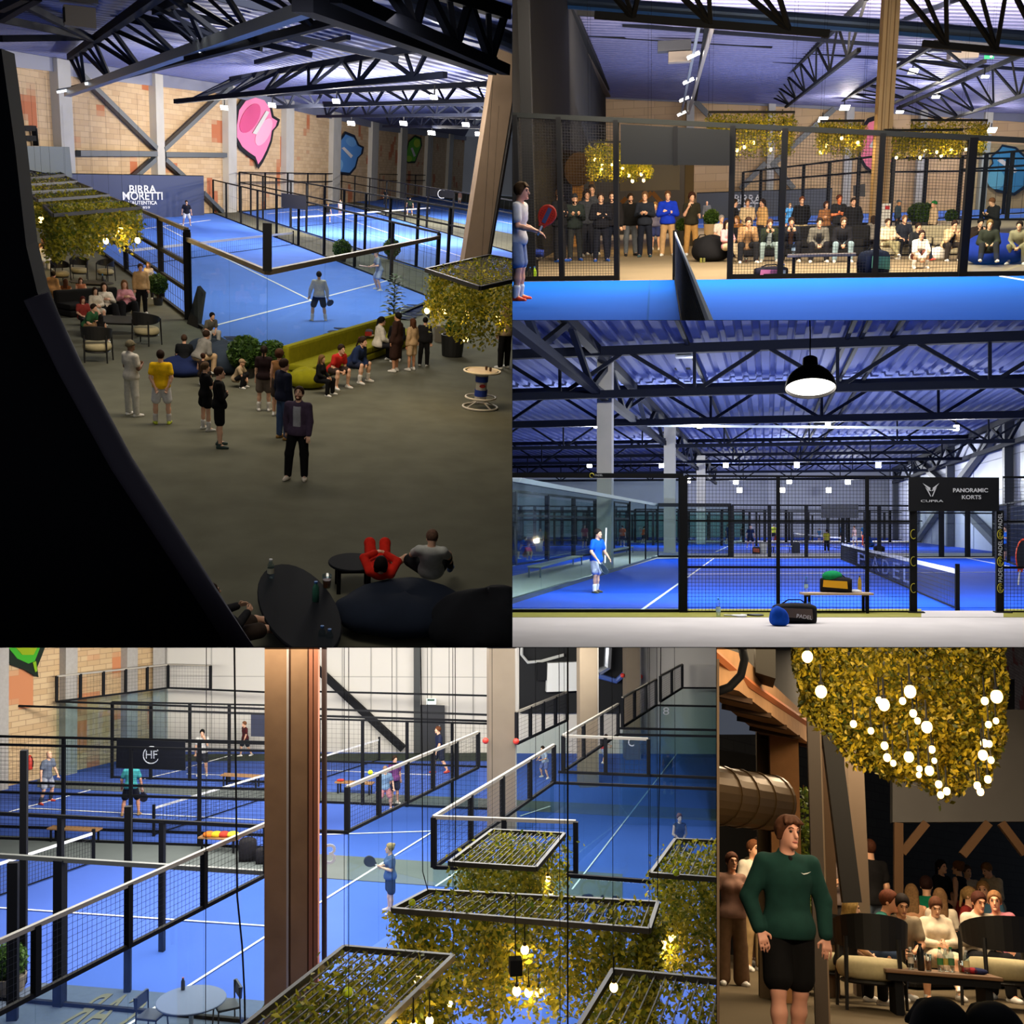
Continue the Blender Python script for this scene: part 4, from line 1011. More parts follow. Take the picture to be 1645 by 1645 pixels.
for q,(a,b,lab) in enumerate((((385,341),(775,463),'side fence of the second court along the grey aisle'),((548,327),(900,428),'fence between the second and the third court'),((385,341),(548,327),'end fence of the second court along the brick wall'),((572,324),(690,315),'end fence of the third court by the wall'))):
 n_=(12,9,5,4)[q];fence(r,split_pts(r.fl(*a),r.fl(*b),n_),4.0,lab,mesh=(0,4),rails=(.05,3.0,4.0),pw=.16,rw=.10,sp=1.2,wr=.006)
court_net(r,(203,430),(471,393.5),.92,'long dark net with white tape across the near court',sp=.3,tape=.14)
court_net(r,(468,366),(690,345),.92,'dark net with white tape on the second court',sp=.4,tape=.14)
for (x0,y0,x1,y1),lab in (((452,310,492,337),'plain dark board hung on the far side fence'),((690,303,730,319),'dark board with a pale ring hung far back near the column')):
 A,B=r.fl(343,343),r.fl(700,482)
 if x0>600: A,B=r.fl(572,330),r.fl(800,352)
 o=MB().slab([vp(r,x0,y1-4,A,B,.2),vp(r,x1,y1,A,B,.2),vp(r,x1,y0+5,A,B,.2),vp(r,x0,y0,A,B,.2)],(0,.08,0)).build('fence_board',mat('board_black',(18,20,28),.6),room=r);tag(o,lab,'board')
 if x0>600:
  c_=vp(r,710,311.5,A,B,.3);q=MB().tube([(c_.x+.55*math.cos(t*.3927),c_.y,c_.z+.55*math.sin(t*.3927)) for t in range(17)],.06,5).build('ring_emblem',LET);q.parent=o;q.matrix_parent_inverse=Matrix()
# raking concrete column on the right
a,b=r.dp(752,470,50),r.dp(813,80,50)
o=MB().bar(a,b,1.05).build('concrete_column',mat('column_tan',(132,110,88),.8,noise=.1,scale=.8),room=r);tag(o,'raking tan concrete column behind the right hanging planter','column')
o=MB().tube([r.dp(775,470,49.6),r.dp(835,110,49.6)],.12,8).build('drain_pipe',mat('pipe_dark',(46,40,36),.5),room=r);tag(o,'thin dark pipe beside the raking concrete column','pipe')
# lettering on the court floor
for x0,y0,x1,y1,xc,yc in ((527,547,566,526,0,0),(648,503,678,489,0,0),(376,540,400,556,0,0)):
 for k_,s in enumerate(('BIRRA','MORETTI')):
  dx,dy=((-3+4*0,9) if x0>400 else (-1,10));w_=3 if k_ == 0 else 0
  p,q=r.fl(x0+w_+dx*k_,y0+dy*k_,.05),r.fl(x1-w_+dx*k_,y1+dy*k_,.05);d=q-p;up=Vector((-d.y,d.x,0))
  text_on(r,s,p,q,court,mat('lettering_navy',(14,28,70),.8),up=up,depth=.01,bold=.02,hgt=1.0)
# hanging planters
for i,(qd,bl_) in enumerate((([(70,331),(197,324),(226,334),(85,346)],((94,371),(83,367),(170,387),(194,370),(221,386),(66,353))),([(48,312),(150,306),(175,314),(60,322)],((46,344),(60,344),(64,352))),([(34,300),(125,294),(148,303),(46,309)],((38,327),(46,338))),([(27,290),(106,284),(124,292),(34,298)],((36,315),)),([(25,279),(90,274),(104,281),(30,288)],()),([(25,270),(72,266),(86,273),(28,277)],()))):
 planter(r,qd,3.7,('planter tray nearest the lounge, longest hanging leaves, over the courtside walkway','planter tray second from the lounge in the receding row','planter tray third from the lounge in the receding row','planter tray fourth from the lounge in the receding row','planter tray fifth from the lounge, mostly hidden','planter tray last in the receding row, next to grey cladding')[i],drop=1.75 if i<1 else 1.5,n=(9000,3600,2400,1600,900,700)[i],leaf=.16,light=(34,40,40,40,0,0)[i],bulbs=bl_,fw=.12,slats=16,seed=20+i,group='hanging planters over the lounge',br=.11)
planter(r,[(684,434),(786,411),(905,433),(771,463)],3.7,'big planter tray at the right edge with glowing bulbs below',drop=1.55,n=11000,leaf=.10,light=13,bulbs=((686,499,-1.0),(714,501,-1.2),(748,545,-1.5),(800,511,-1.2),(750,503,-1)),fw=.10,slats=22,seed=31,br=.075)
# dark gallery parapet in front, on the left
PAR=mat('parapet_dark',(16,16,20),.8);DRAIL=mat('handrail_purple_grey',(74,64,72),.6)
pp=[(-40,90),(2,78),(24,235),(42,395),(60,470),(112,600),(200,780),(300,930),(372,1045),(372,1300),(-40,1300)]
o=MB().slab([r.dp(x,y,5.0) for x,y in pp][::-1],(0,.25,0)).build('trim_2',PAR,room=r);o['kind']='structure'
o=MB().tube([r.dp(x,y,4.9) for x,y in ((58,476),(112,590),(196,745),(300,905),(392,1048),(420,1090))],.055,12).build('handrail',DRAIL,room=r,smooth=True);tag(o,'soft purple-grey handrail edge of the black parapet in front','handrail')
# furniture of the lounge
def chairs(room,lst,group):
 src=None
 for x,y,rz,s,lab in lst:
  if src is None: src=lounge_chair(room,room.fl(x,y),rz,lab,group,s)
  else:
   c=copy_tree(src);c['label']=lab;c.matrix_world=room.M @ Matrix.Translation(room.fl(x,y)) @ Matrix.Rotation(math.radians(rz),4,'Z') @ Matrix.Scale(s,4);room.tops.append(c)
chairs(r,[(128,449,5,1.15,'cream seat chair standing empty in the middle of the far row'),(170,451,-40,1.15,'cream seat chair turned sideways at the right end of the far row'),(98,455,40,1.15,'cream seat chair beside the person in the beige coat'),(236,553,150,1.25,'cream seat chair seen from behind, right of the dark low table'),(157,580,180,1.25,'cream seat chair nearest the man in the grey polo')],'lounge chairs by the dark tables')
table(r,r.fl(190,536),1.15,.85,.5,'dark oval low table in front of the seated women',mat('table_dark',(46,45,41),.8))
table(r,r.fl(148,472),.9,.6,.5,'dark oval low table behind the black sofa with bottles',mat('table_dark',(46,45,41),.8))
bottle(r,r.fl(166,470)+Vector((0,0,.0)),'dark bottle standing at the rear low table',.8,.06,mat('bottle_black',(26,26,26),.3))
def sofa(room,A,B,dep,h,label,m,seats=3,back=.85,flip=1):
 A,B=Vector(A),Vector(B);d=B-A;L=d.length;o=empty(room,'sofa',(A+B)/2,math.atan2(d.y,d.x),label,'sofa')
 MB().box((0,0,h*.30),(L,dep,h*.6-.06)).build('base',m,o,bevel=.05)
 for i in range(seats): MB().box((-L/2+L*(i+.5)/seats,-.08*flip,h-.08),(L/seats-.02,dep*.82,.2)).build('seat_cushion',m,o,bevel=.06)
 MB().box((0,flip*(dep/2-.1),back/2+.04),(L,.24,back-.08)).build('backrest',m,o,bevel=.09)
 return o
sofa(r,r.fl(100,508),r.fl(198,500),1.0,.45,'black sofa with its row of seated women',mat('sofa_black',(26,25,24),.9),3,.9)
OLIVE=mat('sofa_olive',(132,130,20),.95,noise=.1,scale=6)
sofa(r,r.fl(478,612),r.fl(655,548),1.0,.45,'long olive velvet sofa along the glass back wall',OLIVE,4,1.0)
o=beanbag(r,r.fl(493,622),.62,.6,.55,OLIVE,'round olive pouf at the left end of the olive sofa',seed=8,wrinkle=.01,peak=(0,0))
BB=mat('beanbag_slate',(52,62,76),.9,noise=.12,scale=3);BBD=mat('beanbag_navy',(30,42,84),.9,noise=.1,scale=3)
beanbag(r,r.fl(366,598),.95,.8,.85,BB,'large slate beanbag with a fold, beside the clipped shrub',seed=3)
beanbag(r,r.fl(338,568),.8,.7,.5,BB,'slate beanbag under the man in the striped top',seed=5)
beanbag(r,r.fl(294,602),.72,.66,.5,BBD,'navy beanbag under the seated man in black',seed=4)
o=MB().slab([r.fl(300,520),r.fl(318,528),r.fl(327,508)+Vector((0,0,.9)),r.fl(318,505)+Vector((0,0,1.1))],(.1,.25,0)).build('folding_seat',mat('seat_black',(12,13,16),.9),room=r);tag(o,'black folded seat pad leaning at the glass corner post','seat')
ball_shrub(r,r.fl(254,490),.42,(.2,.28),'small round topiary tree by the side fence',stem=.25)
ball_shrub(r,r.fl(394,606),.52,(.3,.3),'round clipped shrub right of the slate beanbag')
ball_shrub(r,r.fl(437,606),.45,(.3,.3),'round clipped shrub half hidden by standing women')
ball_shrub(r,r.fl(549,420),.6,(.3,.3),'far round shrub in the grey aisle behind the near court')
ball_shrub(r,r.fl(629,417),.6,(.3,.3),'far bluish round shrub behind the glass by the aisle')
leafy_plant(r,r.fl(631,528),2.05,'tall leafy plant rising behind the olive sofa',spread=.62)
o=empty(r,'bar_table',r.fl(771,655),0,'white round bar table with ring feet and a blue-banded column','table');RW=mat('bar_white',(214,206,192),.5)
MB().lathe([(.42,1.02),(.42,1.05)],32).build('tabletop',mat('bar_top',(196,180,158),.5),o)
MB().tube([(.50*math.cos(t*.19635),.50*math.sin(t*.19635),1.035) for t in range(33)],.03,8,cap=False).build('top_ring',RW,o)
MB().lathe([(.17,.2),(.15,.6),(.17,1.02)],20).build('column',RW,o)
for z0,z1 in ((.34,.52),(.74,.9)): MB().lathe([(.178,z0),(.178,z1)],20,cap=False).build('blue_band',mat('band_blue',(28,60,160),.5),o)
MB().ball((0,-.165,.64),(.09,.02,.05),10,6).build('red_emblem',mat('emblem_red',(190,50,40),.5),o)
for rr_,z in ((.48,.03),(.42,.3)): MB().tube([(rr_*math.cos(t*.19635),rr_*math.sin(t*.19635),z) for t in range(33)],.028,8,cap=False).build('foot_ring',RW,o)
for t in range(4): MB().bar((0,0,.25),(.48*math.cos(t*1.571+.5),.48*math.sin(t*1.571+.5),.03),.03).build('strut',RW,o)
for dx,dy,lab in ((.12,.05,'small dark cup on the white bar table'),(.2,-.12,'second dark cup nearer the rim of the bar table')):
 p=r.fl(771,655)+Vector((dx,dy,1.06));o=empty(r,'cup',p,0,lab,'cup');MB().lathe([(.03,0),(.04,.1),(.036,.1),(.028,.01)],12).build('cup_wall',mat('cup_brown',(70,46,30),.5),o)
# foreground: dark long table, bottles, beanbags
ta,tb=r.fl(452,905,.46),r.fl(512,1052,.46);tc=(ta+tb)/2;td=tb-ta
o=empty(r,'long_table',(tc.x,tc.y,0),math.atan2(td.y,td.x),'dark low oblong table with bottles at the bottom of the gallery view','table')
MB().lathe([(.98,0),(1,.02),(1,.04),(.98,.06)],32,c=(0,0,.40),sx=td.length/2,sy=.52).build('tabletop',mat('table_night',(22,25,32),.8),o)
for sx in (-1,1): MB().box((sx*1.1,0,.2),(.5,.5,.4)).build('pedestal',BLACK,o)
def on_(px,py,z): return r.fl(px,py,z)
bottle(r,on_(435,929,.46),'clear bottle with white cap on the far end of the dark table',.30,.05,cap=(230,230,230),lab=(190,190,170))
bottle(r,on_(507,966,.46),'green-tinted bottle on the middle of the dark table',.30,.05,mat('bottle_green',(70,130,110),.2))
cup(r,on_(525,944,.46),'plastic cup of amber drink on the dark table',(200,92,26),.2,.07)
bottle(r,on_(517,1039,.3),'clear water bottle at the bottom edge, left of two',.3,.05)
bottle(r,on_(529,1042,.3),'clear water bottle at the bottom edge, right of two',.28,.05)
o=table(r,r.fl(566,945),.38,.38,.45,'small round black side table next to the red-dressed person',mat('table_night',(22,25,32),.8),'side_table')
beanbag(r,r.fl(648,1000),1.15,1.0,.52,mat('beanbag_night',(30,38,54),.9,noise=.1,scale=3),'big dark blue beanbag carrying the two people seen from above',seed=9,peak=(0,-.1))
beanbag(r,r.fl(785,1040),.95,.8,.75,mat('beanbag_black',(24,26,32),.9,noise=.1,scale=3),'crumpled black beanbag in the corner beside colourful trainers',seed=12,wrinkle=.12)
o=MB().slab([r.fl(683,505,0),r.fl(700,484,0),r.fl(703,486,0),r.fl(690,512,0)],(0,0,.2)).build('kerb',mat('kerb_dark',(40,40,42),.7),room=r);o['kind']='structure'
ball_shrub(r,r.fl(726,572),.3,(.42,.75),'black rounded planter pot under the right hanging planter',pot_m=mat('pot_black',(22,22,22),.6))
o=MB().box((0,0,.3),(.5,.5,.6)).build('planter_box',mat('planter_concrete',(128,122,110),.8),room=r,loc=r.fl(707,548));tag(o,'grey concrete box planter beside the black pot','planter box')
bag(r,r.fl(582,566)+Vector((0,0,.5)),(.7,.3,.32),20,'grey and red sports bag lying on the olive sofa',mat('bag_grey',(92,90,96),.8),mat('bag_red',(170,52,46),.7))
for i,(x,y,c_) in enumerate(((575,563,(206,196,180)),(592,566,(196,178,150)),(604,560,(214,208,198)),(570,570,(160,90,70)))):
 o=MB().ball((0,0,.05),(.2,.13,.06),10,6).build('folded_garment',cloth(c_),room=r,smooth=True,loc=r.fl(x,y)+Vector((0,0,.54)));tag(o,('cream garment on the sofa beside the sports bag','tan garment at the middle of the olive sofa','white garment beside the girl in the white hoodie','rust garment by the sports bag')[i],'clothes')

# people seen from the gallery
BR,BK,BL,RD=(62,42,28),(26,22,20),(176,138,88),(120,62,34)
PALE,TAN,DARKSK=(226,178,148),(206,150,116),(110,76,56)
p=person
L1=[
 (300,363,'ready',10,322,('tee',(34,36,46)),('shorts',(226,228,232)),('short',BR),'far player in a dark shirt and white shorts before the navy banner',{}),
 (526,357,'ready',160,326,('tee',(30,30,34)),('shorts',(70,78,100)),('short',BL),'player in black shirt bending on the second court',{}),
 (546,345,'stand',30,320,('tee',(226,226,228)),('shorts',(190,196,204)),('short',BR),'player in white shirt behind the black-shirted one',{}),
 (619,329,'stand',0,304,('tee',(30,34,40)),('trousers',(44,50,64)),('short',BR),'small dark figure by the brick wall on the third court',{}),
 (658,346,'ready',180,316,('tee',(28,46,38)),('shorts',(30,34,44)),('short',BK),'player in dark green shirt on the far court',{}),
 (738,328,'stand',0,307,('tee',(188,150,150)),('shorts',(210,210,214)),('short',BR),'tiny pale figure beside the raking column',{}),
 (512,516,'ready',186,437,('long',(216,212,206)),('shorts',(30,42,66)),('short',(74,60,48)),'player in white long-sleeved shirt and navy shorts seen from behind',dict(skin=PALE,extra=dict(socks=(230,230,230)))),
 (609,467,'play',-80,403,('tee',(150,158,168)),('shorts',(160,170,190)),('cap',(140,140,146)),'grey-dressed player holding a bat behind the glass',{}),
 # lounge
 (48,420,'sit',60,384,('tee',(90,34,30)),('trousers',(40,36,36)),('short',BR),'seated person in dark red at the far left tables',dict(hgt=1.7)),
 (56,424,'sit',40,381,('tee',(34,78,62)),('trousers',(40,40,44)),('short',BL),'seated person in teal green at the far left tables',{}),
 (66,434,'sit',150,391,('shirt',(214,208,196)),('wide',(214,208,200)),('pony',BL),'person in white shirt and white trousers seated with back turned',{}),
 (75,424,'sit',-60,381,('tee',(60,40,36)),('trousers',(60,56,52)),('long',BR),'woman leaning in beside the white shirt, dark top',{}),
 (80,484,'lean',150,437,('coat',(172,130,84)),('trousers',(120,90,62)),('bun',BR),'person in long beige coat seated left with back turned',{}),
 (107,496,'sit',172,449,('tank',(130,74,34)),('trousers',(40,36,34)),('long',(110,62,30)),'woman with auburn hair seated beyond the black sofa, back turned',{}),
 (131,490,'sit',20,446,('tank',(178,110,76)),('trousers',(50,46,40)),('long',(104,64,40)),'woman in tan top facing forward beyond the black sofa',{}),
 (134,530,'sit',30,476,('tee',(150,58,52)),('trousers',(36,34,36)),('long',(110,44,34)),'woman in red top at the left end of the front row',{}),
 (156,520,'legx',24,462,('shirt',(216,204,182)),('shorts',(200,190,170)),('long',BR),'woman in cream shirt with bare crossed legs on the sofa',dict(fem=True,skin=PALE)),
 (172,514,'lounge',16,456,('shirt',(218,206,186)),('wide',(26,26,28)),('long',BR),'woman in cream blouse and black trousers, middle of the sofa',dict(fem=True)),
 (204,510,'lounge',14,452,('long',(206,142,148)),('wide',(24,24,26)),('long',(160,110,64)),'woman in pink jumper at the right end of the sofa',dict(fem=True)),
 (140,545,'lean',62,487,('tee',(52,98,62)),('trousers',(150,116,78)),('short',BR),'man in green shirt leaning forward left of the table',{}),
 (163,553,'sit',170,506,('tank',(30,28,28)),('shorts',(28,28,28)),('long',BK),'dark-haired woman low in the chair left of the oval table',dict(fem=True)),
 (228,504,'stand',18,424,('hoodie',(198,160,110)),('trousers',(22,22,24)),('short',(110,72,44)),'young man in beige hoodie and black trousers standing by the fence',{}),
 (240,480,'stand',-10,421,('long',(216,200,178)),('trousers',(40,40,44)),('long',BL),'woman in cream top standing behind the beige hoodie',dict(fem=True)),
 (213,668,'hold',135,547,('polo',(196,192,182)),('trousers',(196,194,184)),('cap',(104,96,76)),'man in grey polo, pale trousers and olive cap, back turned',dict(skin=DARKSK)),
 (261,681,'behind',184,563,('tee',(232,186,22)),('shorts',(206,206,208)),('short',(54,34,24)),'man in yellow shirt and white shorts, hands behind his back',dict(skin=PALE,shoe=(206,222,60),extra=dict(socks=(210,206,200)))),
 (296,600,'floor',176,546,('tee',(22,24,26)),('shorts',(30,40,80)),('short',(92,66,46)),'man in black shirt sitting on the navy beanbag, back turned',dict(lift=.12)),
 (318,606,'lean',130,538,('hoodie',(132,130,124)),('trousers',(190,160,124)),('short',BR),'person in grey hoodie bent forward on the slate beanbag',dict(lift=.1)),
 (333,566,'lean',40,513,('tee',(104,100,88)),('trousers',(190,188,184)),('short',BK),'dark-haired man in striped grey top leaning on the beanbag',dict(lift=.25)),
 (326,622,'sit',170,574,('tank',(40,30,28)),('shorts',(40,34,32)),('bun',(84,48,30)),'woman with auburn bun seen behind the black-dressed girl',dict(fem=True)),
 (331,691,'cross',120,582,('tee',(18,18,20)),('skirt',(18,18,20)),('pony',(110,84,56)),'girl in black top and short black skirt facing the court',dict(fem=True,skin=PALE,shoe=(224,222,216),extra=dict(socks=(226,224,220)))),
 (353,718,'cross',95,590,('long',(16,16,18)),('shorts',(20,20,22)),('short',(70,48,34)),'man all in black with dark green shoes, arms folded',dict(skin=PALE,shoe=(40,62,58))),
 (378,622,'squat',70,576,('tee',(170,150,120)),('trousers',(28,28,30)),('cap',(150,124,96)),'crouching person with a camera in front of the round shrub',{}),
 (424,660,'stand',176,556,('tee',(36,24,26)),('shorts',(96,86,78)),('pony',(44,28,22)),'woman with ponytail in dark top and grey shorts',dict(fem=True,skin=PALE,extra=dict(socks=(226,222,214)))),
 (448,668,'stand',160,562,('tank',(150,106,66)),('shorts',(60,50,44)),('curly',(96,58,34)),'woman with auburn curls beyond the navy jacket',dict(fem=True)),
 (455,705,'stand',120,577,('jacket',(28,32,50)),('jeans',(64,84,120)),('short',(70,46,32)),'man in navy jacket and jeans with yellow-soled shoes',dict(shoe=(150,112,52))),
 (478,770,'walk',-14,622,('shirt',(70,58,78)),('trousers',(20,20,22)),('short',(64,42,30)),'bearded man in plaid overshirt looking up, white shoes',dict(skin=PALE,shoe=(222,212,198),P=dict(th=((.14,-.12,-1),(.06,.02,-1)),sh=((.06,.02,-1),(.02,.02,-1)),lean=0,nod=-24),extra=dict(beard=(92,56,36),open=(150,152,160)),face_detail=True)),
 (512,633,'sit',60,570,('long',(20,20,22)),('trousers',(20,20,22)),('long',(150,110,66)),'girl in black with long fair hair at the left of the sofa',dict(fem=True)),
 (534,621,'lean',40,551,('tee',(190,44,38)),('shorts',(60,48,44)),('short',BR),'person in red shirt leaning forward on the olive sofa',dict(skin=PALE)),
 (564,612,'lean',56,539,('jacket',(34,48,84)),('shorts',(40,46,66)),('pony',BR),'person in navy and white jacket on the olive sofa',dict(skin=PALE,extra=dict(socks=(224,220,214)))),
 (606,580,'sit',100,509,('hoodie',(216,208,194)),('trousers',(40,40,46)),('pony',BK),'girl in white hoodie turned sideways on the olive sofa',dict(fem=True)),
 (637,575,'sit',-20,510,('long',(24,24,28)),('trousers',(26,26,30)),('short',BK),'dark-haired person in black at the end of the sofa',{}),
 (634,597,'stand',-120,503,('coat',(52,34,28)),('shorts',(40,30,28)),('short',BK),'woman in dark brown coat and bare legs standing by the sofa',dict(skin=TAN,P=dict(side=-12))),
 (660,595,'stand',-140,512,('jacket',(196,164,124)),('shorts',(200,170,134)),('long',(110,66,40)),'woman in beige jacket with long hair standing by the sofa',dict(fem=True,skin=TAN)),
 (680,588,'stand',160,510,('long',(30,30,32)),('trousers',(28,28,30)),('short',BK),'person in black with white trainers under the planter leaves',{}),
 (808,592,'pocket',-150,470,('hoodie',(190,164,130)),('trousers',(20,20,22)),('short',BR),'man in beige hoodie at the right edge behind the bar table',{}),
]
JM1={}
for x,y,ps,fc,tp_,up_,lw_,hr_,lab,kw in L1: JM1[lab]=p(r,x,y,ps,fc,top=tp_,up=up_,low=lw_,hair=hr_,label=lab,**kw)
give_racket(r,JM1['player in white long-sleeved shirt and navy shorts seen from behind'],0,'dark padel bat hanging from the white-shirted player',(-.4,-.6,-.5),(24,26,36),(40,44,60))
give_racket(r,JM1['grey-dressed player holding a bat behind the glass'],0,'pinkish bat held by the grey-dressed player',(0,-1,.1),(190,140,130),(200,160,150))
# two people seen from above on the big beanbag
p(r,0,0,'lounge',176,loc=r.fl(606,958),up=('long',(206,40,28)),low=('trousers',(214,42,28)),hair=('long',(30,20,18)),fem=True,label='person in bright red top and trousers lying back on the beanbag',lift=.34,seat=.14,P=dict(lean=-78,side=-6,th=((.05,-1,.85),(.13,-1,.85)),sh=((.0,-.5,-1),(.0,-.5,-1)),ua=((.3,-.5,-.6),(.3,-.5,-.6)),fa=((-.7,-.3,-.6),(-.7,-.3,-.6)),nod=30))
p(r,0,0,'lean',168,loc=r.fl(690,958),up=('tee',(186,190,186)),low=('shorts',(30,32,36)),hair=('buzz',(140,106,84)),label='man with cropped hair in a pale tee sitting on the beanbag',lift=.30,seat=.14,skin=PALE,shoe=(60,84,130),extra=dict(socks=(28,28,34)),P=dict(lean=-30,nod=46,th=((.4,-1,.35),(.9,-.8,.2)),sh=((.1,-.7,-.8),(.85,.1,-.5)),ua=((.3,-.4,-1),(.5,-.4,-1)),fa=((-.4,-.8,-.7),(-.1,-.8,-.7))))
o_,J_,M_=p(r,395,1075,'lounge',120,loc=r.fl(372,1062),up=('long',(40,40,44)),low=('shorts',(60,50,44)),hair=('short',BR),label='outstretched bare leg with grey sock and shoe at the bottom edge',shoe=(150,156,160),lift=.1,seat=.3,skin=PALE,P=dict(th=((.1,-1,.0),(.1,-1,.1)),sh=((0,-1,-.25),(0,-.9,-.35))))

# =================================================================== spectators behind the court (upper right)
r=R2
TANFLOOR=mat('floor_brown_grey',(128,114,92),.9,noise=.08,scale=.8)
COURT2=mat('court_bright_blue',(0,88,196),.85,noise=.06,scale=.4)
poly(r,'floor',None,0,TANFLOOR,.3,pts=[Vector((-40,3,0)),Vector((40,3,0)),Vector((90,180,0)),Vector((-90,180,0))])
court=poly(r,'floor_court',[(760,453.5),(1710,442.5),(2300,700),(500,700)],.02,COURT2)
line_on(r,(1608,446),(1760,472),.07,court,z=.03)
line_on(r,(1044,452),(1030,700),.03,court,z=.026,name='turf_seam',m=mat('turf_seam',(16,84,170),.9))
far_court=poly(r,'floor_court',None,.03,COURT,pts=[r.fd(1080,62),r.fd(1900,62),r.fd(1900,91),r.fd(1060,91)])
q=MB().slab([r.fd(1090,70)+Vector((0,0,.05)),r.fd(1900,70)+Vector((0,0,.05)),r.fd(1900,70.25)+Vector((0,0,.05)),r.fd(1090,70.25)+Vector((0,0,.05))],(0,0,-.01)).build('line_marking',WHITE);q.parent=far_court
BRICK2=brick('tan_block_wall',(206,176,138),(188,156,118),(150,126,100),1.7,.6,((158,74,44),.14,.64))
o,WP=wall(r,'wall_back',[(930,-94,138),(1235,-94,153),(1480,-94,170),(1900,-94,200)],BRICK2)
WA,WB=WP[0][0],WP[-1][0]
for q,(a,b) in enumerate(zip(WP,WP[1:])):
 o=MB().slab([Vector((*(a[0])[:2],a[1]-.9))+Vector((0,-.4,0)),Vector((*(b[0])[:2],b[1]-.9))+Vector((0,-.4,0)),Vector((*(b[0])[:2],b[1]))+Vector((0,-.4,0)),Vector((*(a[0])[:2],a[1]))+Vector((0,-.4,0))],(0,.2,0)).build('trim_1',mat('flashing_grey',(112,116,138),.5),room=r);o['kind']='structure'
for x0,x1 in ((1101,1113),(1229,1240),(1351,1363),(1467,1478),(1568,1580)):
 a,b=vp(r,x0,340,WA,WB,.5),vp(r,x1,340,WA,WB,.5)
 o=MB().box(((a.x+b.x)/2,a.y,5.2),((b-a).length,.8,10.4)).build('wall_column',PIL,room=r);o['kind']='structure'
for (x0,y0),(x1,y1),lab in (((1240,265),(1340,175),'pale grey diagonal brace rising right of the hanging greenery'),((1190,303),(1230,262),'short left leg of the brace over the lettered wall'),((1240,262),(1275,303),'short right leg of the brace over the lettered wall'),((1117,163),(1140,187),'dark brace end beside the left hanging greenery')):
 o=MB().bar(vp(r,x0,y0,WA,WB,.8),vp(r,x1,y1,WA,WB,.8),.42).build('wall_brace',mat('brace_steel2',(92,96,98),.5),room=r);tag(o,lab,'brace','wall braces of the spectator view')
# roof
cl=[Vector((*(WP[0][0])[:2],WP[0][1])),Vector((*(WP[-1][0])[:2],WP[-1][1]))]
zL,zR=cl[0].z,cl[1].z
corrugated(r,'ceiling',[(Vector((-16,22,zL)),Vector((-16,97,zL))),(Vector((50,22,zR+.3)),Vector((50,97,zR-.2)))],90,.14,mat('roof_sheet_violet',(112,114,158),.6,noise=.05,scale=.3))
# dark left side: posts, wall, columns, balcony board
DARKWALL=mat('wall_charcoal',(24,24,26),.9,noise=.1,scale=.6)
a,b=r.fd(800,21.5),r.fd(976,94)
o=MB().bar(a+Vector((0,0,6)),b+Vector((0,0,6)),.3,12).build('wall_left',DARKWALL,room=r);o['kind']='structure'
for x0,x1,y0,yb,m_,lab in ((845,862,-60,447,BLACK,'thick black steel post left of the standing crowd'),(823,832,-60,449,BLACK,'black post at the left edge above the player')):
 p0=r.fl((x0+x1)/2,yb);w_=(x1-x0)/F*p0.y;o=MB().box((p0.x,p0.y,6),(w_,w_,12)).build('steel_post',m_,room=r);tag(o,lab,'post')
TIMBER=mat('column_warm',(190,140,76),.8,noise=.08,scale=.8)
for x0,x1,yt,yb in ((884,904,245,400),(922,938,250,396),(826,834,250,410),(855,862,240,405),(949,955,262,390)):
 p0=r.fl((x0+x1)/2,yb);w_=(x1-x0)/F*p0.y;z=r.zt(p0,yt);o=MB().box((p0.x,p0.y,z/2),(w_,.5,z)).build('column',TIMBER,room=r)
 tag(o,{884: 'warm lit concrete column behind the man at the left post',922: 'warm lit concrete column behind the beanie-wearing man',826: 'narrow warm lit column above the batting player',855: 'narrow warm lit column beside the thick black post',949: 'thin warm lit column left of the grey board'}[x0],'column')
p0=r.fl(915,388);o=MB().tube([r.dp(880,262,42),r.dp(930,272,40)],.6,16).build('duct',mat('duct_bronze',(92,70,44),.4,.5),room=r);tag(o,'round bronze duct between the warm columns','duct')
o=MB().slab([r.dp(996,307,42),r.dp(1092,305,42),r.dp(1092,248,42),r.dp(996,246,42)],(0,.4,0)).build('balcony_board',mat('board_grey',(112,108,102),.7),room=r);tag(o,'plain grey board behind the standing crowd, above the dark alcove','board')
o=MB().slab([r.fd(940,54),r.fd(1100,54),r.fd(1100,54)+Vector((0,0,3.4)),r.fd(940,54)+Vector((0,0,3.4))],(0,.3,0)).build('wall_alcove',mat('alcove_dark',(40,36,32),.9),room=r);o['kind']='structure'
for (x0,y0),(x1,y1),lab in (((1006,318),(990,335),'left-hand timber brace under the grey board'),((1047,309),(1025,330),'middle timber brace under the grey board'),((1048,309),(1062,325),'right-hand timber brace under the grey board')):
 o=MB().bar(r.dp(x0,y0,41.6),r.dp(x1,y1,41.6),.16).build('timber_brace',mat('timber_brown',(120,84,50),.8),room=r);tag(o,lab,'brace')
p0=r.fl(1106,395);zz=r.zt(p0,262);o=MB().box((p0.x,p0.y,zz/2),(.3,.3,zz)).build('steel_post',mat('post_olive',(60,52,40),.8),room=r);tag(o,'olive brown post right of the grey board','post')
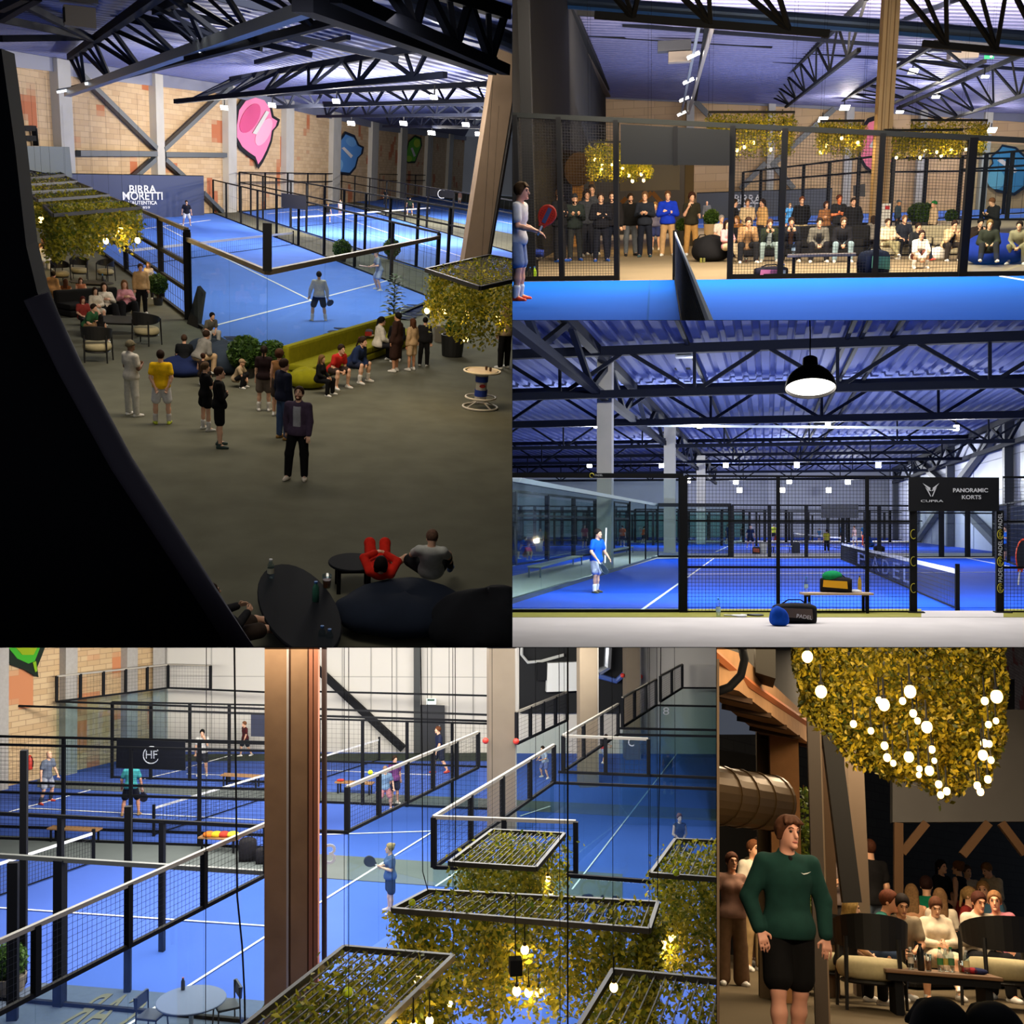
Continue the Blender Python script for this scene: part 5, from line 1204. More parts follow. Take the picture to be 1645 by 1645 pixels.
# roof steel
g_='roof trusses of the spectator view'
beam(r,(893,-6,46),(977,152,92),0.39,'pale rafter running down the dark left wall',mat('rafter_pale',(84,74,64),.7),'rafter','beam')
beam(r,(910,-4,46),(980,148,91),0.28,'dark rafter beside the pale one on the left',BLACK,'rafter','beam')
for a,b in (((940,52,60),(1112,25,58)),((940,55,60),(1240,74,62)),((942,57,62),(1108,113,84)),((963,105,78),(1106,114,84)),((974,137,88),(1108,115,84)),((953,115,82),(1030,64,66)),((900,19,50),(1000,26,52))):
 beam(r,a,b,.2,'dark cross bracing under the roof above the dark left wall',BLACK)
truss(r,(940,-60,34),(1235,-60,34),(955,24,36),(1332,54,36),3,0.21,'black near truss crossing the top left of the spectator view',BLACK)
for a,b in (((1233,79,64),(1700,116,64)),((1233,88,66),(1290,92,66)),((1233,97,68),(1285,101,68)),((1000,40,56),(1645,90,58)),((900,16,52),(1640,60,50))):
 beam(r,a,b,.17,'dark level purlin under the violet roof')
beam(r,(880,-2,46),(1700,62,44),.42,'round grey-blue ventilation duct crossing under the roof',mat('duct_blue',(70,92,130),.35,.5),'ventilation_duct','duct',True)
beam(r,(880,8,46),(1700,74,44),.16,'bright blue reflection strip along the underside of the ventilation duct',mat('reflection_blue',(28,100,190),.5),'duct_reflection','strip')  # blue reflection on the duct, put in as a coloured strip
beam(r,(1123,40,50),(1094,186,88),0.14,'pale lamp rail with white tubes running toward the wall',mat('rail_pale',(150,158,166),.4,.4),'lamp_rail','rail')
beam(r,(1148,30,48),(1106,182,88),0.17,'pale pipe beside the lamp rail',mat('pipe_pale',(172,162,148),.4,.3),'pipe','pipe')
beam(r,(1137,30,50),(1117,160,88),0.19,'dark truss post line between the two pale rails',BLACK)
for x,y,d,lab in ((1114,90,58,'nearest white tube lamp on the pale rail'),(1106,131,68,'second white tube lamp on the pale rail'),(1099,160,78,'third white tube lamp on the pale rail'),(1095,183,86,'farthest white tube lamp on the pale rail')):
 o=empty(r,'tube_lamp',r.dp(x,y,d),0,lab,'lamp','tube lamps of the spectator view');MB().bar((-.3,0,-.1),(.3,0,.14),.14).build('tube',LED,o);MB().bar((-.3,.15,-.02),(.3,.15,.22),.12).build('housing',GREYSTEEL,o)
truss(r,(1392,-4,46),(1232,152,90),(1380,80,46),(1262,172,90),6,0.16,'dark truss left of the concrete column running to the wall',m=BLACK,group=g_)
truss(r,(1505,68,52),(1352,162,90),(1582,98,52),(1422,172,90),5,0.16,'dark truss just right of the concrete column',m=BLACK,group=g_)
truss(r,(1660,80,54),(1442,174,90),(1660,148,54),(1508,197,90),5,0.16,'dark truss at the right edge running to the wall',m=BLACK,group=g_)
truss(r,(1420,-50,34),(1720,-20,34),(1482,70,36),(1720,92,36),3,0.19,'black near truss crossing the top right corner',BLACK)
beam(r,(1560,-10,44),(1380,60,60),0.17,'dark diagonal purlin above the concrete column')
for i,(x,y,d) in enumerate(((1467,116,66),(1357,174,86),(1322,193,88),(1582,125,62),(1503,157,76),(1445,181,86),(1593,210,88))):
 floodlight(r,x,y,d,'glowing floodlight '+('largest, just right of the concrete column','left of the concrete column beside the greenery','over the third hanging greenery','under the truss in the upper right','middle one under the right truss','above the rightmost greenery','beside the blue wall shape')[i],w=d*(.0085 if i in (0,1,2,6) else .007),h=d*(.0042 if i in (0,1,2,6) else .002),group='floodlights of the spectator view',rz=.4)
 if i in (0,1,4,6): lamp(r,'POINT','flood_light',r.dp(x,y,d)+Vector((0,-.6,-.6)),P2_LAMP,(1,.92,.8),.25)
o=empty(r,'fan_heater',r.dp(1083,86,60),0,'boxy fan heater under the roof left of the lamp rail','heater');MB().box((.3,0,-.2),(1.2,.8,.5)).build('casing',mat('heater_tan',(146,132,118),.5),o);MB().box((0,.1,.35),(1.7,.9,.5)).build('duct_box',mat('heater_dark',(58,62,74),.5),o)
o=empty(r,'fan_heater',r.dp(1540,82,58),0,'boxy fan heater under the roof near the green exit sign','heater');MB().box((.2,0,-.2),(1.3,.8,.35)).build('casing',mat('heater_tan',(146,132,118),.5),o);MB().box((0,.1,.25),(2.6,.9,.4)).build('duct_box',mat('heater_dark',(58,62,74),.5),o)
o=empty(r,'exit_sign',r.dp(1589,90,58),0,'small glowing green exit sign under the roof','sign');MB().box((0,0,0),(.44,.08,.26)).build('sign_box',mat('exit_green',(30,150,96),emit=(40,190,120),emit_s=.8),o);MB().box((.08,-.05,0),(.12,.02,.14)).build('pictogram',mat('exit_white',(240,250,244),emit=(240,250,244),emit_s=.8),o)
p0=r.fl(1408,386);z=r.zt(p0,-60)
o=MB().box((p0.x,p0.y,z/2),(.022*p0.y/1.72,.55,z)).build('concrete_column',mat('column_tan2',(182,158,124),.8,noise=.08,scale=.8),room=r);tag(o,'tall tan concrete column in front of the pink wall shape','column')
for dx in (-.12,.1): q=MB().box((p0.x+dx,p0.y-.28,z/2),(.03,.02,z)).build('column_groove',mat('groove_tan',(128,104,76),.9),room=r);q['kind']='structure';q.name='trim_2'
# wall shapes and lettered wall
pk2=[(x*.93+1029,y*.93+46) for x,y in pk]
mural(r,WA,WB,[(pk2,(34,34,40),.55),(sc(pk2,.87),(236,128,150),.6),([(1396,236),(1402,238),(1420,205),(1415,203)],(208,206,204),.66)],'pink rounded wall shape half hidden by the concrete column')
bl2=[(1582,288),(1585,272),(1594,262),(1592,250),(1604,240),(1610,232),(1632,236),(1656,258),(1664,276),(1650,300),(1630,314),(1600,308)]
mural(r,WA,WB,[(bl2,(28,38,58),.55),(sc(bl2,.9),(70,138,186),.6),(oval(1600,288,14,16),(112,178,206),.66),([(1602,258),(1608,254),(1636,274),(1630,278)],(226,214,214),.66)],'blue rounded wall shape at the right edge')
a,b=r.fd(1112,92.5),r.fd(1312,92.5);z=r.zt(b,303)
nb=empty(r,'banner_wall',(0,0,0),0,'grey-blue far wall with white lettering behind the crowd','banner')
MB().bar(a+Vector((0,0,z/2)),b+Vector((0,0,z/2)),.15,z).build('panel',mat('banner_slate',(74,80,90),.6),nb);MB().bar(a+Vector((0,0,z)),b+Vector((0,0,z)),.14).build('rail',BLACK,nb)
for s,x0,x1,yy,hh in (('BIRRA',1179,1222,320,.62),('MORETTI',1172,1228,332,.62)): text_on(r,s,vp(r,x0,yy,a,b,.12),vp(r,x1,yy,a,b,.12),nb,LET,bold=.012,hgt=hh)
# enclosure in front
xs=(760,836,903,991,1083,1172,1253,1330,1405,1545,1720)
P=[r.fl(x,453-(x-760)*.0115) for x in xs];ks=[(r.zt(p,184+(x-823)*.0515))/3.0 for p,x in zip(P,xs)]
FR=mat('fence_rail',(32,35,36),.7)
f_=fence(r,P,3.0,'black mesh enclosure with olive-grey top rail in front of the spectators',mesh=(.08,3.0),rails=(.05,3.0),pw=.1,rw=.09,sp=.055,wr=.0034,posts=(1,2,3,5,6,8),top_m=FR,ks=ks,bays=(0,1,2,5,6,7,8))
for ch in list(f_.children):
 if ch.name.startswith('rail') and len(ch.data.vertices) and max(v.co.z for v in ch.data.vertices)<.3:
  mx=sum(v.co.x for v in ch.data.vertices)/8
  if P[3].x-.1<mx<P[5].x+.1: bpy.data.objects.remove(ch)
p0=P[9];o=MB().box((p0.x,p0.y,1.5*ks[9]),(.14,.14,3*ks[9])).build('fence_post',BLACK,room=r);tag(o,'black fence post before the girl squatting in white','post')
o=MB().slab([P[9]+Vector((.05,-.02,.08)),P[10]+Vector((0,-.02,.08)),P[10]+Vector((0,-.02,2.9*ks[10])),P[9]+Vector((.05,-.02,2.9*ks[9]))],(0,.012,0)).build('glass_wall',GLASS,room=r);tag(o,'glass end pane right of the black fence post','glass')
bd=empty(r,'fence_board',(0,0,0),0,'dark mesh-backed board over the gap in the enclosure','board')
for x0,x1 in ((997,1083),(1087,1172)):
 MB().slab([vp(r,x0,264+(x0-997)*.012,P[0],P[-1],.1),vp(r,x1,264+(x1-997)*.012,P[0],P[-1],.1),vp(r,x1,200+(x1-997)*.052,P[0],P[-1],.1),vp(r,x0,200+(x0-997)*.052,P[0],P[-1],.1)],(0,-.05,0)).build('panel',mat('board_charcoal',(30,32,34),.85),bd)
MB().bar(vp(r,1085,266,P[0],P[-1],.12),vp(r,1085,203,P[0],P[-1],.12),.08).build('divider_bar',BLACK,bd)
court_net(r,r.fl(1084,449.5),r.fl(1150,880),.92,'court net seen end-on with white tape running toward the viewer',sp=.045,post_h=.95,tape=.055)
for ch in r.tops[-1].children:
 if ch.name.startswith('net_mesh'): ch.data.materials[0]=mat('net_grey',(70,70,68),.9)
# thin enclosures of the courts behind
for (a,b,n_,lab) in (((1180,80),(1400,55),6,'thin far fence behind the standing spectators'),((1500,62),(1760,50),6,'thin far fence behind the man on the phone'),((1380,60),(1750,84),7,'far fence below the blue wall shape')):
 fence(r,split_pts(r.fd(*a),r.fd(*b),n_),3.3,lab,mesh=(0,3.3),rails=(.05,2.6,3.3),pw=.16,rw=.1,sp=1.1,wr=.006)
o=MB().slab([r.dp(1371,315,60),r.dp(1390,316,60),r.dp(1390,295,60),r.dp(1371,298,60)],(0,.08,0)).build('fence_board',mat('board_black',(18,20,28),.6),room=r);tag(o,'small dark board on the far fence left of the column','board')
o=empty(r,'notice',r.fl(1414,390),0,'white notice with red marks on the concrete column','notice');zz=r.zt(r.fl(1414,390),365);MB().box((0,-.35,zz+.35),(.36,.02,.75)).build('sheet',WHITE,o);MB().box((.08,-.365,zz+.6),(.13,.01,.12)).build('red_mark',mat('mark_red',(206,40,44),.6),o)
# hanging greenery
def gq(x0,x1,y0=180,y1=197,k=6): return [(x0+k,y1),(x1-k,y1),(x1,y0),(x0,y0)]
planter(r,gq(1138,1276),4.05,'hanging greenery tray above the lettered wall, left of three',drop=1.25,n=9000,leaf=.075,bulbs=((1258,211,-1.5),(1196,236,-1.5),(1211,229,-1.5),(1184,241,-1.5),(1238,240,-1.5),(1160,238,-1.5)),light=26,br=.05,fw=.07,seed=41,group='hanging greenery over the spectators')
planter(r,gq(1318,1388,194,206,4),3.8,'hanging greenery tray left of the concrete column',drop=1.0,n=5200,leaf=.075,bulbs=((1328,234,-1.5),(1318,245,-1.2),(1378,229,-1.5),(1352,222,-1.5)),light=26,br=.05,fw=.07,seed=42,group='hanging greenery over the spectators')
planter(r,gq(1464,1586,193,207,5),3.8,'hanging greenery tray above the squatting girl, rear tray of two',drop=1.05,n=7000,leaf=.075,bulbs=((1568,233,-1.5),(1505,244,-1.5),(1552,240,-1.5)),light=26,br=.05,fw=.07,seed=43,group='hanging greenery over the spectators')
planter(r,gq(1420,1546,209,224,5),3.45,'hanging greenery tray right of the column, lower front tray',drop=.75,n=6500,leaf=.075,bulbs=((1426,246,-1),(1440,253,-1),(1486,241,-1),(1478,253,-1),(1528,241,-1),(1512,250,-1)),light=26,br=.05,fw=.07,seed=44,group='hanging greenery over the spectators')
planter(r,gq(946,1046,228,244,5),3.2,'hanging greenery in front of the grey board, full of bulbs',drop=1.0,n=6500,leaf=.07,bulbs=((955,256,-1),(966,273,-1),(983,264,-1),(994,260,-1),(1000,271,-1),(1010,282,-1),(1016,291,-1),(1030,280,-1),(1034,290,-1),(968,266,-1)),light=26,br=.045,fw=.06,seed=45,dropvar=.3,group='hanging greenery over the spectators')
# seats, tables, bags
SB=mat('sofa_black',(26,25,24),.9)
sofa(r,r.fl(1152,412),r.fl(1300,411),.9,.42,'low black sofa under the seated row left of centre',SB,3,.75)
sofa(r,r.fl(1292,411),r.fl(1392,410),.9,.42,'low black sofa under the two men left of the column',SB,2,.75)
sofa(r,r.fl(1405,410),r.fl(1545,408),.9,.42,'low pale sofa behind the girl squatting in white',mat('sofa_pale',(150,142,118),.9),3,.7)
beanbag(r,r.fl(1598,424),.75,.6,.6,mat('beanbag_royal',(24,44,130),.9,noise=.1,scale=4),'royal blue beanbag behind the glass pane',seed=21)
beanbag(r,r.fl(1142,420),.55,.5,.62,mat('beanbag_coal',(20,20,24),.9),'black beanbag at the foot of the sofa beside two green cans',seed=22)
bench(r,r.fl(1264,446),r.fl(1373,444.5),.42,.44,'dark narrow bench with bottle and bats in front of the mesh',mat('bench_grey',(104,98,100),.6))
bench(r,r.fl(800,447),r.fl(868,446),.42,.44,'dark bench behind the batting player, with a navy bag on top',mat('bench_dark',(64,58,54),.6))
bottle(r,r.fl(1273,445.5)+Vector((0,0,.44)),'water bottle standing on the dark narrow bench',.22,.035,cap=(40,90,180),lab=(190,220,240))
bottle(r,r.fl(1258,447),'big water bottle on the floor by the pink bag',.27,.045,cap=(40,90,180),lab=(200,220,240))
bottle(r,r.fl(1427,440),'water bottle on the floor right of the navy backpack',.2,.035)
bag(r,r.fl(1238,446.5),(.62,.3,.22),8,'black and pink bat bag on the floor under the bench end',mat('bag_navy',(26,26,44),.8),mat('bag_pink',(206,120,170),.7))
bag(r,r.fl(1402,444),(.55,.4,.5),30,'big navy backpack with a green strap beside the bench',mat('bag_night',(16,26,48),.8),mat('strap_green',(90,150,130),.7))
bag(r,r.fl(856,446.5)+Vector((0,0,.44)),(.5,.3,.17),0,'navy bag lying on the bench behind the batting player',mat('bag_royal',(24,40,104),.8))
bag(r,r.fl(1508,418),(.36,.26,.3),0,'white carrier bag on the floor by the black fence post',mat('bag_white',(224,220,214),.8))
bag(r,r.fl(1128,411),(.5,.3,.5),20,'black and red kit bag on the floor behind the net post',mat('bag_black',(30,28,30),.8),mat('bag_orange',(226,84,50),.7))
bag(r,r.fl(1385,402),(.42,.3,.55),10,'black backpack with a white badge left of the column',mat('bag_black',(30,28,30),.8))
for x,c_,lab in ((1126,(128,126,60),'left green can on the floor by the black beanbag'),(1131,(110,112,66),'right green can on the floor by the black beanbag')):
 o=empty(r,'drink_can',r.fl(x,422),0,lab,'can');MB().lathe([(.028,0),(.033,.01),(.033,.105),(.026,.115)],12).build('can_body',mat('can_%d' % c_[0],c_,.4,.3),o)
cup(r,r.fl(1198,422),'cup of red drink on the floor before the pale trainers',(150,50,40),.12,.04)
for x,h_,c_,lab in ((845,.28,(180,200,200),'clear bottle under the bench behind the player'),(852,.26,(200,200,210),'second clear bottle under the bench behind the player'),(859,.27,(150,190,40),'lime green bottle under the bench behind the player')):
 bottle(r,r.fl(x,449),lab,h_,.04,mat('bt_%d_%d_%d' % c_,c_,.3) if c_[2]<100 else None)
ball_shrub(r,r.fl(1142,398),.26,(.24,.75),'clipped shrub in a tall beige pot behind the sofa',pot_m=mat('pot_beige',(178,152,118),.8))
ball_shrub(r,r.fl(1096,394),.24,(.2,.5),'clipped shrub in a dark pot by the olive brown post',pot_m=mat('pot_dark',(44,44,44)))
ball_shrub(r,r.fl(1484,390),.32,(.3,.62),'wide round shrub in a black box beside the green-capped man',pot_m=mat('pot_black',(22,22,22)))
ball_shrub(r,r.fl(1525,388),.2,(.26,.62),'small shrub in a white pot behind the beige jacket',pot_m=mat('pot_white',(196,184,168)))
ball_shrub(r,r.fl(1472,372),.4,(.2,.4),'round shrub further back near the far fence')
L2=[
 (900,421,'cross',60,305,('jacket',(24,24,28)),('trousers',(28,28,32)),('buzz',(90,66,48)),'man in black jacket in profile beside the thick post, blue shoe covers',dict(shoe=(30,80,170))),
 (924,419,'phone',10,312,('jacket',(38,46,42)),('trousers',(44,46,46)),('beanie',(40,40,42)),'bearded man in dark beanie and green-black jacket',dict(shoe=(30,80,170),extra=dict(beard=(40,28,22)),P=dict(nod=4))),
 (944,412,'stand',14,306,('jacket',(60,62,68)),('trousers',(40,40,46)),('curly',BR),'curly-haired person between beanie and tall man',{}),
 (952,410,'stand',5,297,('jacket',(66,70,76)),('trousers',(30,30,34)),('short',(70,50,36)),'tallest man in grey jacket at the back of the left group',{}),
 (966,420,'cross',8,310,('jacket',(20,20,26)),('trousers',(22,24,34)),('short',(60,42,32)),'stout man in black jacket, arms folded, blue shoe covers',dict(shoe=(30,80,170))),
 (984,416,'stand',-5,308,('jacket',(28,26,28)),('trousers',(22,26,38)),('short',BR),'bearded man in dark jacket behind the fence post',dict(extra=dict(beard=(70,46,30)))),
 (1013,411,'pocket',12,311,('jacket',(26,25,25)),('jeans',(104,110,118)),('short',BR),'man in black jacket and grey jeans in the fence gap',dict(extra=dict(beard=(60,40,28)),shoe=(30,28,28))),
 (1036,413,'hold',-6,308,('long',(34,38,48)),('trousers',(24,28,40)),('short',(130,94,60)),'fair man in navy sweatshirt and tracksuit trousers in the gap',dict(shoe=(40,70,80))),
 (1053,402,'stand',-20,325,('shirt',(90,90,120)),('shorts',(50,60,110)),('long',(140,104,66)),'small fair-haired person behind the blue hoodie',{}),
 (1072,411,'cross',0,307,('hoodie',(20,50,176)),('trousers',(176,142,102)),('short',(120,80,50)),'man in bright blue hoodie and tan trousers, arms folded',{}),
 (1110,410,'drink',15,310,('tee',(40,38,28)),('trousers',(164,124,70)),('curly',(74,42,28)),'curly-haired youth drinking, olive tee and tan trousers',{}),
 (1178,404,'stand',70,320,('jacket',(28,28,32)),('trousers',(30,30,34)),('short',BR),'man in black jacket in profile turned to the cream shirt',{}),
 (1199,402,'hands',4,320,('long',(216,190,150)),('trousers',(40,40,44)),('buzz',(110,80,56)),'man in cream jumper before the white wall lettering',{}),
 (1223,402,'stand',-60,320,('jacket',(214,170,110)),('wide',(50,46,46)),('pony',(56,34,26)),'woman in cream jacket with ponytail, back row',dict(fem=True)),
 (1285,404,'behind',0,316,('hoodie',(22,22,24)),('shorts',(190,170,130)),('short',(150,80,40)),'man in black sweatshirt and beige shorts behind the row',{}),
 (1266,372,'ready',20,327,('tee',(70,140,210)),('shorts',(70,140,210)),('short',BL),'small far player in light blue',{}),
 (1135,366,'stand',0,323,('jacket',(96,98,104)),('trousers',(60,60,64)),('bald',BR),'far pale-headed person in grey beyond the beige pot',{}),
 (1324,404,'cross',10,324,('hoodie',(142,96,60)),('trousers',(46,52,50)),('hood',(62,34,22)),'person in brown hoodie with hood up, arms folded',{}),
 (1344,404,'cross',20,313,('tee',(36,36,38)),('trousers',(40,40,44)),('short',(120,60,30)),'tall man in dark vest with orange sleeves',dict(skin=(222,120,70))),
 (1367,406,'pocket',-4,318,('hoodie',(24,24,26)),('shorts',(28,30,40)),('short',(60,42,30)),'man in black hoodie and shorts right of the orange sleeves',{}),
 (1402,404,'sit',-160,348,('jacket',(126,120,112)),('trousers',(60,56,52)),('long',BR),'person in grey jacket seated with back turned beside the column',{}),
 (1440,378,'stand',60,334,('jacket',(60,84,120)),('trousers',(50,56,70)),('cap',(90,110,140)),'far figure in blue right of the concrete column',{}),
 (1592,405,'phone',-70,318,('coat',(30,30,30)),('trousers',(26,26,28)),('short',(150,96,56)),'man in long black coat looking at his phone',{}),
 (1496,396,'stand',-80,331,('hoodie',(206,182,150)),('trousers',(90,80,70)),('beanie',(36,130,60)),'man in cream sweater and green beanie behind the shrub',{}),
 # seated
 (1156,408,'sit',20,346,('tee',(220,206,194)),('trousers',(190,160,130)),('buzz',(200,190,180)),'grey-haired person in white at the left of the seated row',{}),
 (1168,421,'legx',30,354,('long',(206,150,156)),('wide',(214,196,164)),('long',(50,32,26)),'woman in pink striped jumper and cream trousers',dict(fem=True,shoe=(200,160,120))),
 (1177,404,'sit',60,347,('tee',(90,60,40)),('trousers',(40,36,34)),('long',(90,50,26)),'auburn woman leaning in behind the pink jumper',{}),
 (1185,405,'sit',-40,347,('tee',(150,100,50)),('trousers',(40,36,34)),('long',(190,130,60)),'blonde woman behind the camouflage jacket',{}),
 (1197,422,'think',6,349,('jacket',(154,120,84)),('trousers',(28,28,30)),('short',(80,52,34)),'man in camouflage-brown jacket, chin on hand, white trainers',{}),
 (1233,420,'think',0,352,('jacket',(36,44,32)),('jeans',(138,158,162)),('buzz',(120,80,56)),'man in dark green bomber and pale jeans, hands at mouth',dict(extra=dict(open=(150,160,166)))),
 (1268,420,'think',-4,349,('jacket',(24,26,32)),('trousers',(22,22,26)),('short',(64,42,30)),'man in black, clasped hands at chin, mesh post beside him',dict(extra=dict(open=(60,40,30)))),
 (1311,421,'lean',0,350,('jacket',(96,94,88)),('trousers',(26,26,30)),('short',(50,36,28)),'man in grey overshirt leaning forward',dict(extra=dict(open=(40,40,42)))),
 (1348,421,'lean',2,349,('hoodie',(26,26,30)),('jeans',(124,146,158)),('short',(110,80,56)),'man in black jumper and light jeans leaning forward',dict(extra=dict(beard=(120,90,60)))),
 (1424,416,'legx',14,352,('hoodie',(212,196,166)),('trousers',(136,130,100)),('short',(84,56,38)),'man in cream hoodie and olive trousers, legs crossed',{}),
 (1448,412,'sit',4,346,('polo',(32,36,46)),('trousers',(24,24,28)),('short',(150,110,74)),'older man in navy polo behind the cream hoodie',{}),
 (1470,418,'lounge',20,361,('jacket',(30,32,36)),('trousers',(30,34,46)),('short',BR),'man in dark jacket behind the squatting girl',dict(shoe=(190,60,50),P=dict(lean=4))),
 (1472,431,'squat',4,376,('jacket',(214,206,194)),('shorts',(110,66,56)),('short',(64,44,34)),'girl in white jacket squatting with a bat and white socks',dict(fem=True,extra=dict(socks=(226,222,214)))),
 (1520,419,'think',16,361,('jacket',(200,172,134)),('trousers',(46,40,36)),('short',BR),'man in beige jacket with a hand raised to his ear',dict(extra=dict(open=(30,28,28)))),
 (1563,414,'think',10,354,('jacket',(44,32,26)),('trousers',(30,26,26)),('short',(24,20,20)),'man in dark brown jacket, hand on chin, behind the glass',{}),
 (1584,428,'lounge',-12,362,('jacket',(44,46,38)),('trousers',(36,36,40)),('short',(156,120,66)),'fair youth in olive jacket on the royal blue beanbag',dict(lift=.1,P=dict(lean=6))),
 (1636,424,'lean',-30,360,('hoodie',(132,124,100)),('trousers',(110,104,80)),('short',(50,36,28)),'youth in khaki hoodie at the right edge looking down',{}),
]
JM2={}
for x,y,ps,fc,tp_,up_,lw_,hr_,lab,kw in L2: JM2[lab]=p(r,x,y,ps,fc,top=tp_,up=up_,low=lw_,hair=hr_,label=lab,**kw)
pl_=p(r,833,484,'play',78,top=294,up=('tee',(196,194,194)),low=('shorts',(120,134,164)),hair=('mop',(104,74,44)),shoe=(230,62,24),skin=(214,156,128),label='batting player in white tee and orange shoes at the left edge',extra=dict(socks=(220,222,224)),P=dict(lean=8,look=4,th=((.08,-.12,-1),(.1,-.05,-1)),sh=((.02,.12,-1),(.02,.1,-1)),ua=((.12,-.25,-1),(.1,-.1,-1)),fa=((-.1,-1,-.1),(-.1,-1,-.25))))
give_racket(r,pl_,0,'orange-red padel bat with a pale panel raised by the player',(0,-.55,1),(232,58,30),(236,70,40),panel=(92,98,126),up=(-1,-.2,-.1))

# =================================================================== courts behind the pendant lamp (right, middle)
r=R3
COURT3=mat('court_deep_blue',(14,76,206),.8,noise=.05,scale=.4);CREAM=mat('walkway_cream',(206,200,186),.85,noise=.04,scale=.8);WALK=mat('walkway_pale_grey',(204,198,196),.9,noise=.05,scale=1.2);OLIVEF=mat('olive_strip',(146,142,66),.9,noise=.1,scale=4)
poly(r,'floor',None,0,COURT3,.3,pts=[Vector((-60,22.6,0)),Vector((40,22.6,0)),Vector((60,190,0)),Vector((-90,190,0))])
poly(r,'floor_walkway',None,.01,WALK,.3,pts=[r.fl(400,1400),r.fl(2000,1400),r.fl(2000,990.5),r.fl(400,990.5)])
for x0,x1 in ((790,1480),(1612,1700)): poly(r,'floor_strip',[(x0,991),(x1,991),(x1,978),(x0,978)],.02,OLIVEF)
poly(r,'floor_walkway',[(1480,991),(1612,991),(1612,981),(1480,981)],.02,WALK)
poly(r,'floor_walkway',[(650,1016),(1055,897),(1105,896),(1105,887),(1010,885),(650,962)],.04,CREAM)
poly(r,'floor_walkway',[(1095,896.5),(1610,896),(1610,888.5),(1095,889)],.04,CREAM)
poly(r,'floor_walkway',[(1000,871.5),(1560,871.5),(1560,868.8),(1000,868.8)],.04,CREAM)
ct=poly(r,'floor_court',[(1058,898),(1600,897),(1900,976),(760,976)],.01,COURT3)
for a,b,w in (((1030,982),(1146,898),.07),((1098,923),(1720,919),.07),((1545,895.5),(1700,926),.09)): line_on(r,a,b,w,ct,z=.025)
for a,b,w in (((1150,893-6),(1196,866),.12),((1160,878.5),(1480,878),.12),((1470,886),(1580,890),.1)): line_on(r,a,b,w,ct,z=.03)
ct2=poly(r,'floor_court',[(560,966),(1000,884),(1000,866),(560,866)],.012,COURT3)
for a,b in (((823,910),(980,874)),((823,893),(960,890)),((823,878),(1000,877))): line_on(r,a,b,.1,ct2,z=.03)
# walls
PANEL3=mat('wall_panel_grey_white',(186,190,204),.45,noise=.06,scale=.25)
wall(r,'wall_back',[(600,863,752),(1234,863,752),(1428,864,752)],PANEL3)
XR=r.fl(1597,886).x
o=MB().slab([Vector((XR,40,0)),Vector((XR,150,0)),Vector((XR,150,9.4)),Vector((XR,40,10.6))],(.3,0,0)).build('wall_right',PANEL3,room=r);o['kind']='structure'
for y in (46,58,72,90,112): 
 o=MB().box((XR-.02,y,5),(.04,.06,10)).build('trim_3',mat('panel_joint',(130,136,150),.6),room=r);o['kind']='structure'
for z in (4.4,6.6):
 o=MB().box((XR-.02,95,z),(.04,110,.05)).build('trim_4',mat('panel_joint',(130,136,150),.6),room=r);o['kind']='structure'
ST=mat('column_navy',(24,30,46),.5)
for y,w in ((76,.55),(99,.6),(121,.6),(140,.6)):
 o=MB().box((XR-.35,y,4.7),(w,.7,9.4)).build('wall_column',ST,room=r);o['kind']='structure'
for (y0,z0),(y1,z1),lab in (((76,9),(99,4.6),'dark raking brace nearest the board on the right wall'),((99,5.0),(121,9),'dark raking brace second along the right wall'),((76,0),(99,4.6),'dark lower brace behind the glass right of the board'),((99,4.6),(121,0),'dark lower brace farther along the right wall')):
 o=MB().bar((XR-.4,y0,z0),(XR-.4,y1,z1),.5).build('wall_brace',ST,room=r);tag(o,lab,'brace','braces of the right wall')
# roof sheet and trusses
ROOF3=mat('roof_sheet_blue',(88,98,144),.75,noise=.05,scale=.3)
corrugated(r,'ceiling',[(Vector((-34,20,9.05)),Vector((22,20,9.05))),(Vector((-34,150,9.05)),Vector((22,150,9.05)))],88,.16,ROOF3)
zt_,zb_=8.75,7.05
for i,d in enumerate((41.5,53.5,70,88,106,124)):
 w=.30 if d<60 else .24
 o=empty(r,'roof_truss',(0,0,0),0,('nearest wide roof truss behind the pendant lamp','second wide roof truss, level with the nearest floodlights','third wide roof truss','fourth wide roof truss','fifth wide roof truss','farthest wide roof truss before the back wall')[i],'roof truss','wide trusses across the blue hall')
 zz=zt_+(.0 if i else .0);n=9
 MB().bar((-32,d,zz),(XR,d,zz),w*1.2).build('top_chord',NAVYSTEEL,o);MB().bar((-32,d,zb_),(XR-1.2,d,zb_),w).build('bottom_chord',NAVYSTEEL,o);mb=MB();st=(XR+32)/n
 for k in range(n):
  x=-32+st*k;mb.bar((x,d,zz),(x+st/2,d,zb_),w*.5);mb.bar((x+st/2,d,zb_),(x+st,d,zz),w*.5);mb.bar((x+st/2,d,zz),(x+st/2,d,zb_),w*.4)
 mb.build('web_bracing',NAVYSTEEL,o)
def lt(x,y0,y1,lab,n=8):
 o=empty(r,'roof_truss',(0,0,0),0,lab,'roof truss');MB().bar((x,y0,8.8),(x,y1,8.8),.36).build('top_chord',NAVYSTEEL,o);MB().bar((x,y0,7.2),(x,y1,7.2),.3).build('bottom_chord',NAVYSTEEL,o);mb=MB();st=(y1-y0)/n
 for k in range(n): mb.bar((x,y0+st*k,8.8),(x,y0+st*(k+.5),7.2),.2);mb.bar((x,y0+st*(k+.5),7.2),(x,y0+st*(k+1),8.8),.2)
 mb.build('web_bracing',NAVYSTEEL,o)
